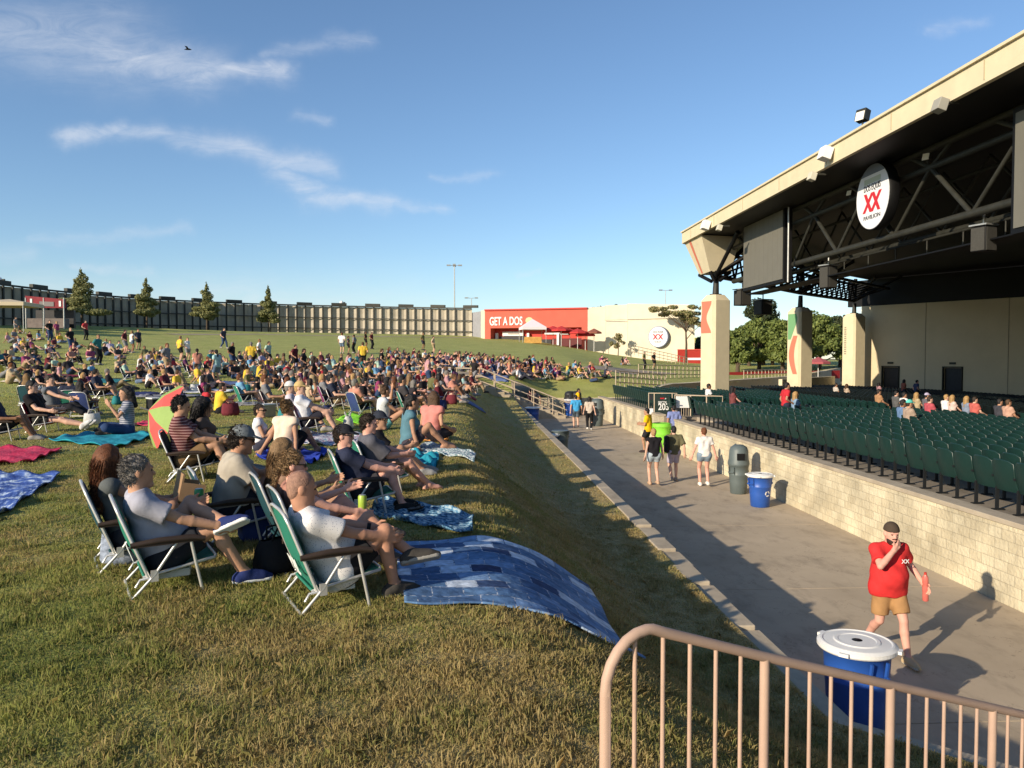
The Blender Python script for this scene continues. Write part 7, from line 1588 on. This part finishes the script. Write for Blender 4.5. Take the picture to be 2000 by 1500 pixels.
BOTS = [('black shorts', (.016, .016, .018)), ('denim shorts', (.12, .17, .26)), ('grey shorts', (.20, .20, .21)), ('khaki shorts', (.32, .24, .14)), ('jeans', (.035, .06, .13)), ('dark shorts', (.03, .03, .045))]
HRS = [('black hair', 'black'), ('dark hair', 'dark'), ('brown hair', 'brown'), ('fair hair', 'dirty'), ('blonde hair', 'blonde'), ('auburn hair', 'auburn'), ('grey hair', 'grey')]
SKL = ['fair', 'tan', 'pink', 'fair', 'mid', 'tan', 'brown']
def crowd_poses(fem):
    f = dict(fem=fem)
    return {
        'sitting with knees up': pose((0, 0, .12), lean=-6, hl=(.40, .12, .46), hr=(.40, -.12, .46), fl=(.48, .15, .09), fr=(.46, -.14, .09), kl=(.1, .2, 1), kr=(.1, -.2, 1), **f),
        'leaning back on both hands': pose((0, 0, .12), lean=24, hl=(-.34, .28, .05), hr=(-.34, -.28, .05), fl=(.80, .14, .09), fr=(.70, -.12, .09), kl=(.1, .2, 1), kr=(.1, -.2, 1), **f),
        'sitting cross legged': pose((0, 0, .11), lean=-4, hl=(.28, .2, .26), hr=(.30, -.16, .28), fl=(.32, -.10, .09), fr=(.30, .18, .08), kl=(.3, 1, .2), kr=(.3, -1, .2), headyaw=15, **f),
        'sitting in a low chair': seated(headyaw=8, **f),
        'standing': pose((0, 0, .93), hl=(.05, .26, .88), hr=(.12, -.22, 1.0), fl=(.03, .11, .09), fr=(-.03, -.11, .09), kl=(1, .1, 0), kr=(1, -.1, 0), pl=(-1, .5, 0), pr=(-1, -.5, 0), **f),
        'walking': pose((0, 0, .91), lean=-3, hl=(-.16, .28, .9), hr=(.18, -.26, .94), fl=(.28, .09, .09), fr=(-.26, -.09, .15), kl=(1, .1, 0), kr=(1, -.1, 0), pl=(-1, .5, 0), pr=(-1, -.5, 0), **f),
    }
def far_mesh(J, h, style, leg, sleeve):
    F = Field()
    F.p += [q[:6] + (0,) + q[7:] for q in body_field(J, h, face=False).p]; F.p += [q[:6] + (1,) + q[7:] for q in shirt_field(J, .014, sleeve).p]; F.p += [q[:6] + (2,) + q[7:] for q in shorts_field(J, leg).p]; F.p += [q[:6] + (3,) + q[7:] for q in hair_field(J, style).p]; F.p += [q[:6] + (4,) + q[7:] for q in shoes_field(J).p]
    return F.mesh('body', h, [M_SKIN, M_TOP, M_BOT, M_HAIR2, M_SHOE2], True)
TPL, FARM = {}, {}
for fem in (False, True):
    for nm, J in crowd_poses(fem).items():
        for vi, (style, leg, slv) in enumerate((('short', .74, .62), ('short', 1.9, .66)) if not fem else (('long', .4, .2), ('pony', .7, .5))):
            FARM[(nm, fem, vi)] = far_mesh(J, .036, style, leg, slv)
        style = ('short', 'long')[fem]; h = .022
        TPL[(nm, fem)] = dict(body=body_field(J, h, face=True).mesh('body', h, [M_SKIN], False), shirt=shirt_field(J, .014, .62 if not fem else .25).mesh('shirt', h, [M_CLOTH], False, .002, 17), shorts=shorts_field(J, .74 if not fem else .5).mesh('shorts', h, [M_CLOTH], False), hair=hair_field(J, style).mesh('hair', .016, [M_HAIRP], False, .005, 70), shoes=shoes_field(J).mesh('shoes', .016, [M_CLOTH], False))
def zone_words(px, py):
    if py < 668 and px < 330: return 'near the maroon food stall'
    if px < 150: return 'at the lawn edge below the food stall' if py < 720 else 'beyond the two red chairs'
    if px < 300: return 'beyond the striped shirt woman' if py < 700 else 'just beyond the striped shirt woman'
    if px < 470: return 'beyond the red and lime umbrella' if py > 735 else 'below the cypress row'
    if px < 640: return 'in the crowd beyond the pink chair' if py > 735 else 'behind the dense crowd'
    if px < 790: return 'in the middle of the dense crowd' if py > 722 else 'on open grass below the fence end'
    if px < 930: return 'at the bank end of the dense crowd' if py > 738 else 'in the clumps below the red building'
    if px < 1080: return 'between far stairs and red building'
    return 'on the lawn below the pale wall'
placed = []
count = 0
def crowd_person(px, py, kind, fem, top=None, bot=None, hr=None, dx=0, scale=None, force=None, lab=None, world=None):
    global count
    p = world if world is not None else on_lawn(px, py); d = (p - cam.location).length
    top = top or TONES[rnd.randrange(len(TONES))]; bot = bot or BOTS[rnd.randrange(len(BOTS))]; hr = hr or HRS[min(6, int(rnd.random() ** 1.6 * 7))]; sk = SKL[rnd.randrange(7)]
    rz = face_stage(p, dx + rnd.gauss(0, 16)); sc = scale or (1.02 if not fem else .95) * rnd.uniform(.95, 1.06); vi = rnd.randrange(2); who = 'woman' if fem else 'man'; where = zone_words(px, py)
    far = d > 30; kindtxt = kind
    if lab is None:
        bt = bot[0]
        if far and not fem and vi == 1: bt = 'jeans' if bt == 'jeans' else bt.split()[0] + ' trousers'
        for lab in (f'{who} with {hr[0]} in a {top[0]} top and {bt} {kind} {where}', f'{who} with {hr[0]} in {top[0]} and {bt} {kind} {where}', f'{hr[0].split()[0]} haired {who} in {top[0]} and {bt} {kind} {where}', f'{hr[0].split()[0]} haired {who} in {top[0]} {kind} {where}', f'{who} in {top[0]} {kind} {where}'):
            if len(lab.split()) <= 16: break
    if far:
        o = link('person', FARM[(kind, fem, vi)], None, p); o.rotation_euler.z = rz; o.scale = (sc,) * 3; tag(o, lab, 'person', 'people on the lawn'); o['skin_tone'] = list(SKINS[sk]); o['top_tone'] = list(top[1]); o['bottom_tone'] = list(bot[1]); o['hair_tone'] = list(HAIRS[hr[1]]); o['shoe_tone'] = [.3, .28, .26] if rnd.random() < .5 else [.04, .04, .04]
    else:
        o = thing('person', lab, 'person', p, rz, 'people on the lawn'); o.scale = (sc,) * 3
        for k, m in TPL[(kind, fem)].items():
            c = link(k, m, o)
            if k == 'body': set_skin(c, SKINS[sk])
            else: tint(c, {'shirt': top[1], 'shorts': bot[1], 'hair': HAIRS[hr[1]], 'shoes': (.3, .28, .26)}[k])
    if kind == 'sitting in a low chair':
        col = rnd.choice([GREEN, GREEN, TEALC, TEALC, DKTEAL, (.30, .03, .05), (.03, .05, .16), (.2, .03, .12)]); nmc = {GREEN: 'green', TEALC: 'teal', DKTEAL: 'dark teal', (.30, .03, .05): 'red', (.03, .05, .16): 'navy', (.2, .03, .12): 'plum'}[col]
        cl_ = f'{nmc} folding chair under the {who} in {top[0]} {where}'
        if len(cl_.split()) > 16: cl_ = f'{nmc} chair under the {who} in {top[0]} {where}'
        chair(cl_, p, rz, col, None, 'folding chairs on the lawn', d < 40)
    placed.append((p.x, p.y)); count += 1; return o
def T(n): return next(t for t in TONES if t[0] == n)
def Bm(n): return next(t for t in BOTS if t[0].startswith(n))
# people one can pick out
for a in [
    (326, 738, 'standing', False, 'grey', 'khaki', -20, 'man in a grey blue shirt standing on the lawn beside the seated woman in aqua'), (386, 742, 'standing', True, 'coral', 'denim', 150, 'woman in a coral and white top standing with her back turned'), (424, 752, 'standing', True, 'aqua', 'denim', 140, 'woman in an aqua tank top standing in front of the steward in yellow'),
    (491, 728, 'standing', False, 'yellow', 'black', 100, 'steward in a yellow shirt standing at the upper edge of the dense crowd'), (352, 706, 'standing', False, 'yellow', 'black', 60, 'steward in a yellow shirt standing on the upper lawn'), (366, 706, 'standing', True, 'white', 'grey', 0, 'woman in white standing beside the steward on the upper lawn'),
    (506, 712, 'standing', False, 'white', 'black', 30, 'man in white standing behind the steward at the dense crowd'), (524, 718, 'walking', False, 'mint', 'black', 10, 'man in a pale mint shirt walking through the upper crowd'), (576, 728, 'walking', False, 'maroon', 'black', -10, 'man in maroon walking over the highest part of the crowd'),
    (437, 681, 'walking', False, 'navy', 'jeans', 0, 'lone man walking on the open grass below the cypresses'), (668, 691, 'standing', False, 'white', 'denim', 120, 'man in white standing at the left of the small group on open grass'), (680, 692, 'standing', True, 'navy', 'black', 60, 'woman in navy standing in the small group on open grass'), (692, 690, 'standing', False, 'grey', 'black', 200, 'man in grey standing at the right of the small group'),
    (714, 681, 'standing', True, 'black', 'black', 20, 'woman in black standing behind the small group on open grass'), (726, 682, 'standing', False, 'maroon', 'black', 0, 'man in maroon standing behind the small group on open grass'), (826, 684, 'standing', False, 'olive', 'dark', 0, 'man in olive standing alone below the fence end'), (846, 692, 'standing', False, 'sand', 'khaki', 20, 'man in sand standing below the end of the fence'),
    (709, 722, 'standing', False, 'yellow', 'black', 90, 'steward in yellow standing above the middle of the crowd'), (690, 724, 'sitting in a low chair', False, 'sky blue', 'jeans', 0, None),
    (138, 690, 'standing', False, 'black', 'jeans', -20, 'man in black standing on the upper left lawn'), (167, 664, 'standing', False, 'red', 'black', 20, 'man in bright red standing in front of the dark fence'), (30, 652, 'walking', True, 'grey', 'grey', 30, 'woman in grey walking by the food stall'), (258, 690, 'standing', True, 'white', 'denim', 60, 'woman in a white top standing beside the leaning man'), (270, 684, 'standing', False, 'navy', 'black', 0, 'man in navy standing below the second cypress'), (244, 692, 'standing', False, 'maroon', 'grey', 20, 'person in maroon standing with a white bag'),
    (1258, 722, 'standing', False, 'olive', 'black', 0, 'person in olive standing on the tan path below the pale wall'), (1277, 722, 'standing', False, 'black', 'black', 10, 'person in black standing on the tan path below the pale wall'), (1200, 690, 'standing', False, 'maroon', 'dark', 0, 'person standing under the emblem by the pale wall'),
    (305, 738, 'sitting in a low chair', True, 'aqua', 'denim', 0, 'woman in an aqua top sitting before the standing man in grey blue'), (480, 792, 'sitting in a low chair', False, 'sky blue', 'dark', 8, 'man in a sky blue shirt leaning in a teal chair'), (428, 808, 'sitting with knees up', False, 'yellow', 'black', 5, 'man in yellow sitting beyond the umbrella'), (400, 805, 'sitting with knees up', True, 'red', 'black', 5, 'woman in red sitting right beyond the umbrella'),
    (532, 806, 'sitting in a low chair', False, 'grey', 'khaki', 6, 'man in a grey shirt reclining beyond the woman in ivory'), (575, 800, 'sitting in a low chair', True, 'black', 'black', 0, None), (660, 800, 'sitting in a low chair', False, 'navy', 'khaki', 0, None), (705, 812, 'sitting in a low chair', False, 'coral', 'black', 10, None), (770, 806, 'sitting in a low chair', True, 'white', 'black', 0, None), (800, 810, 'sitting in a low chair', False, 'charcoal', 'black', 0, None),
    (60, 792, 'sitting in a low chair', True, 'black', 'black', 60, None), (140, 806, 'sitting in a low chair', False, 'navy', 'black', 60, None), (165, 812, 'sitting in a low chair', True, 'charcoal', 'black', 50, None), (85, 770, 'sitting in a low chair', True, 'black', 'denim', -30, None), (200, 782, 'sitting in a low chair', False, 'navy', 'black', -40, None), (118, 772, 'sitting in a low chair', False, 'black', 'jeans', 10, None), (160, 768, 'sitting with knees up', True, 'maroon', 'black', -20, None),
    (290, 758, 'sitting with knees up', True, 'white', 'black', 10, 'woman in white with fair hair sitting before the woman in aqua'), (330, 772, 'sitting in a low chair', False, 'maroon', 'jeans', 0, None), (410, 790, 'sitting in a low chair', True, 'magenta', 'black', 20, None), (500, 780, 'sitting cross legged', True, 'black', 'black', 20, None), (30, 730, 'leaning back on both hands', True, 'black', 'grey', 10, None), (62, 712, 'sitting with knees up', False, 'charcoal', 'jeans', 20, None), (10, 860, 'sitting in a low chair', False, 'navy', 'black', 0, None)]:
    crowd_person(a[0], a[1], a[2], a[3], T(a[4]), Bm(a[5]), None, a[6], None, None, a[7])
p_ = Vector((.35, 44.5, lz(.35, 44.5))); crowd_person(911, 772, 'walking', False, T('black'), Bm('grey'), None, 200, .95, None, 'man in a black shirt walking down the bank edge by the far stairs', p_)
ZONES = [([(560, 735), (700, 728), (900, 752), (930, 768), (860, 790), (700, 798), (570, 790)], 88), ([(430, 716), (600, 722), (700, 728), (690, 745), (560, 765), (440, 760)], 36), ([(280, 712), (430, 716), (440, 760), (300, 770)], 16), ([(0, 690), (130, 680), (300, 700), (300, 770), (110, 775), (0, 745)], 32), ([(0, 642), (120, 648), (130, 672), (0, 668)], 8), ([(745, 700), (800, 694), (830, 712), (770, 722)], 14), ([(830, 706), (890, 704), (940, 722), (900, 736), (850, 728)], 16), ([(900, 708), (1000, 714), (1110, 724), (1190, 738), (1170, 746), (1000, 742), (950, 734)], 40), ([(1168, 712), (1230, 712), (1230, 718), (1168, 718)], 5)]
def inside(poly, x, y):
    c = False; j = len(poly) - 1
    for i in range(len(poly)):
        (xi, yi), (xj, yj) = poly[i], poly[j]
        if (yi > y) != (yj > y) and x < (xj - xi) * (y - yi) / (yj - yi) + xi: c = not c
        j = i
    return c
for poly, n in ZONES:
    xs, ys = [p[0] for p in poly], [p[1] for p in poly]; made = 0; tries = 0
    while made < n and tries < 6000:
        tries += 1; x, y = rnd.uniform(min(xs), max(xs)), rnd.uniform(min(ys), max(ys))
        if not inside(poly, x, y): continue
        p = on_lawn(x, y)
        if any((p.x - a) ** 2 + (p.y - b_) ** 2 < .72 ** 2 for a, b_ in placed): continue
        if -4 < p.x < 6.8 and 46.6 < p.y < 50.2: continue
        u = rnd.random(); far = (p - cam.location).length > 60
        kind = ('sitting in a low chair' if u < .24 and not far else 'sitting with knees up' if u < .52 else 'leaning back on both hands' if u < .68 else 'sitting cross legged' if u < .975 else 'standing')
        crowd_person(x, y, kind, rnd.random() < .5); made += 1
print('crowd', count)
# the crowd beyond the three hundred nearest, as one mass
cache = {}
def raw(me):
    if me.name not in cache:
        n = len(me.vertices); co = np.empty(n * 3); me.vertices.foreach_get('co', co); m = len(me.polygons); lp = np.empty(m * 4, np.int32); me.loops.foreach_get('vertex_index', lp); mi = np.empty(m, np.int32); me.polygons.foreach_get('material_index', mi); cache[me.name] = (co.reshape(-1, 3), lp.reshape(-1, 4), mi)
    return cache[me.name]
CV, CF, CC, off = [], [], [], 0
MASS = [([(470, 704), (700, 712), (930, 728), (930, 752), (700, 740), (480, 735)], 55), ([(890, 706), (1000, 712), (1110, 722), (1180, 734), (1000, 738), (930, 730)], 26), ([(0, 668), (300, 690), (440, 712), (440, 735), (150, 715), (0, 700)], 20), ([(740, 698), (940, 712), (930, 722), (760, 714)], 12)]
for poly, n in MASS:
    xs, ys = [p[0] for p in poly], [p[1] for p in poly]; made = tries = 0
    while made < n and tries < 5000:
        tries += 1; x, y = rnd.uniform(min(xs), max(xs)), rnd.uniform(min(ys), max(ys))
        if not inside(poly, x, y): continue
        p = on_lawn(x, y)
        if any((p.x - a) ** 2 + (p.y - b_) ** 2 < .62 ** 2 for a, b_ in placed) or (-4 < p.x < 6.8 and 46.6 < p.y < 50.2): continue
        placed.append((p.x, p.y)); made += 1; fem = rnd.random() < .5; kd = rnd.choice(['sitting with knees up', 'leaning back on both hands', 'sitting cross legged']); co, lp, mi = raw(FARM[(kd, fem, rnd.randrange(2))]); a = face_stage(p, rnd.gauss(0, 18)); c_, s_ = math.cos(a), math.sin(a)
        V = co @ np.array([[c_, s_, 0], [-s_, c_, 0], [0, 0, 1]]) + np.array([p.x, p.y, p.z]); tones = np.array([SKINS[rnd.choice(SKL)], rnd.choice(TONES)[1], rnd.choice(BOTS)[1], HAIRS[rnd.choice(HRS[:5])[1]], (.2, .19, .18)])
        CV.append(V); CF.append(lp + off); CC.append(tones[mi]); off += len(V)
M_MASS = bpy.data.materials.new('crowd_clothes'); M_MASS.use_nodes = True; nt = M_MASS.node_tree; at_ = nt.nodes.new('ShaderNodeAttribute'); at_.attribute_name = 'tone'; nt.links.new(at_.outputs['Color'], nt.nodes['Principled BSDF'].inputs['Base Color']); nt.nodes['Principled BSDF'].inputs['Roughness'].default_value = .85
me = np_mesh('crowd', np.concatenate(CV), np.concatenate(CF), M_MASS); al = me.attributes.new('tone', 'FLOAT_COLOR', 'FACE'); cc = np.concatenate(CC); al.data.foreach_set('color', np.concatenate([cc, np.ones((len(cc), 1))], 1).astype(np.float32).ravel()); structure(link('crowd', me), 'stuff')
# blankets in the crowd
BL = [('grey', (.22, .22, .24)), ('navy', (.03, .04, .12)), ('cream', (.55, .48, .38)), ('maroon', (.2, .03, .05)), ('teal', (.03, .18, .2)), ('white', (.62, .62, .62)), ('plaid blue', (.10, .14, .28))]
bm_ = {n: uv_mat('crowd_blanket_' + n.split()[0], noisy(c, tuple(min(1, v * 1.35) for v in c), 8)) for n, c in BL}
for k, (px, py) in enumerate(((500, 790), (560, 780), (640, 775), (730, 770), (800, 775), (860, 778), (900, 782), (330, 775), (250, 770), (60, 745), (120, 735), (200, 745), (400, 765), (470, 750), (690, 758), (770, 752), (840, 760), (880, 768), (770, 712), (860, 722), (960, 732), (1000, 728))):
    p = on_lawn(px, py); a = face_stage(p, rnd.uniform(-10, 10)); ux, uy = Vector((math.cos(a), math.sin(a), 0)), Vector((-math.sin(a), math.cos(a), 0)); w_, l_ = rnd.uniform(.7, .95), rnd.uniform(.9, 1.2); nm, c = BL[k % len(BL)]
    cloth('picnic_blanket', f'small {nm} blanket {zone_words(px, py)}', 'blanket', None, bm_[nm], .02, 12, .2, [p - ux * l_ - uy * w_, p + ux * l_ - uy * w_, p + ux * l_ + uy * w_, p - ux * l_ + uy * w_], 'blankets in the crowd', .025)
BAGC = [('black', (.02, .02, .022)), ('navy', (.03, .04, .12)), ('maroon', (.16, .03, .04)), ('sand', (.42, .34, .22)), ('teal', (.03, .2, .22)), ('white', (.6, .6, .58))]
for k, (px, py) in enumerate(((300, 800), (355, 790), (450, 812), (520, 815), (560, 822), (680, 838), (720, 800), (860, 800), (880, 790), (830, 785), (230, 790), (180, 830), (60, 812), (640, 812), (590, 795), (770, 790), (480, 765), (380, 765))):
    p = on_lawn(px, py); nm, c = BAGC[k % 6]; w_ = zone_words(px, py)
    if k % 3 == 0: cooler(f'{nm} cooler with a pale lid {w_}', p, c, rnd.random() * 6, 'bags and coolers on the lawn')
    else: tote(f'{nm} tote bag standing on the grass {w_}', p, c, rnd.uniform(.9, 1.2), rnd.random() * 6, 'bags and coolers on the lawn')
# people among the seats
def seat_person(px, py, X, lab, top, fem=False, hairn=0, kind='sitting in a low chair', cap=None, rz=0.0):
    q = on_x(px, py, X); z = deck_z(X); J = seated(pel=(-.02, 0, .58), lean=6, fl=(.42, .1, .09), fr=(.42, -.1, .09), hl=(.3, .15, .66), hr=(.3, -.15, .66), fem=fem) if kind != 'standing' else crowd_poses(fem)['standing']
    sc_ = max(.9, min(1.15, (q.z - z) / (1.22 if kind != 'standing' else 1.7)))
    o = figure(lab, J, (X, q.y, z), rz, rnd.choice(SKL), 'short' if not fem else 'long', HRS[hairn][1], top, .6, (.03, .03, .05), .74, (.2, .2, .2), .024, 1.0, cap=cap, eyes=False, group='people among the seats'); return o
for i, a in enumerate([(1766, 823, 13.9, 'person in a blue shirt seated alone in the green rows beside a teal cap', (.12, .2, .34), False, 0), (1778, 815, 13.9, 'person in a teal cap hunched among the green seats', (.35, .26, .2), False, 1, 'sitting in a low chair', (.10, .50, .42)), (1535, 768, 11.3, 'person in a red shirt standing between the green rows', (.5, .03, .04), False, 0, 'standing'), (1556, 785, 12.2, 'person in pale denim seated beside the one standing in red', (.2, .3, .42), True, 4), (1433, 778, 11.3, 'person in dark red seated in the green rows near the nearest column', (.16, .05, .05), True, 0), (1386, 768, 11.3, 'person in white seated in front of the nearest column', (.66, .66, .66), False, 0),
    (1718, 786, 19.7, 'person in tan seated at the front edge of the green rows', (.36, .2, .1), False, 1), (1752, 786, 19.7, 'person with dark hair in grey at the front of the green rows', (.1, .1, .1), False, 0), (1768, 790, 19.0, 'person in a white shirt at the front of the green rows', (.7, .7, .7), False, 0), (1792, 782, 19.7, 'blonde person in sand at the front of the green rows', (.4, .32, .2), True, 4), (1812, 780, 20, 'person in a lavender cap at the front of the green rows', (.12, .12, .14), False, 0, 'sitting in a low chair', (.4, .36, .5)), (1818, 803, 17.3, 'person in rose red low among the green seats', (.42, .08, .1), False, 1), (1850, 789, 20, 'person in white, first of a pair at the front of the green rows', (.72, .7, .68), False, 4), (1862, 790, 20, 'person in pale pink, second of a pair at the front rows', (.6, .45, .4), True, 4), (1890, 786, 20, 'person in blue grey leaning at the front of the green rows', (.2, .24, .32), True, 4), (1906, 790, 20, 'person in coral red leaning at the front of the green rows', (.5, .12, .1), False, 1), (1972, 778, 20, 'bare shouldered person stretching at the front of the green rows', (.5, .3, .22), False, 2), (1955, 785, 20, 'person in dark beside the bare shouldered one', (.05, .05, .06), False, 0),
    (1634, 760, 24, 'person in pale clothes seated among the dark rows', (.5, .45, .4), False, 1), (1655, 762, 24, 'person in sand seated among the dark rows', (.44, .34, .26), True, 2), (1718, 740, 32, 'person in pink seated before the sunlit doorway', (.4, .22, .25), True, 0), (1765, 736, 32, 'person in orange red standing by the second doorway', (.4, .12, .08), True, 0, 'standing'), (1790, 738, 32, 'person in navy standing by the second doorway', (.06, .07, .14), False, 0, 'standing')]):
    seat_person(*a)
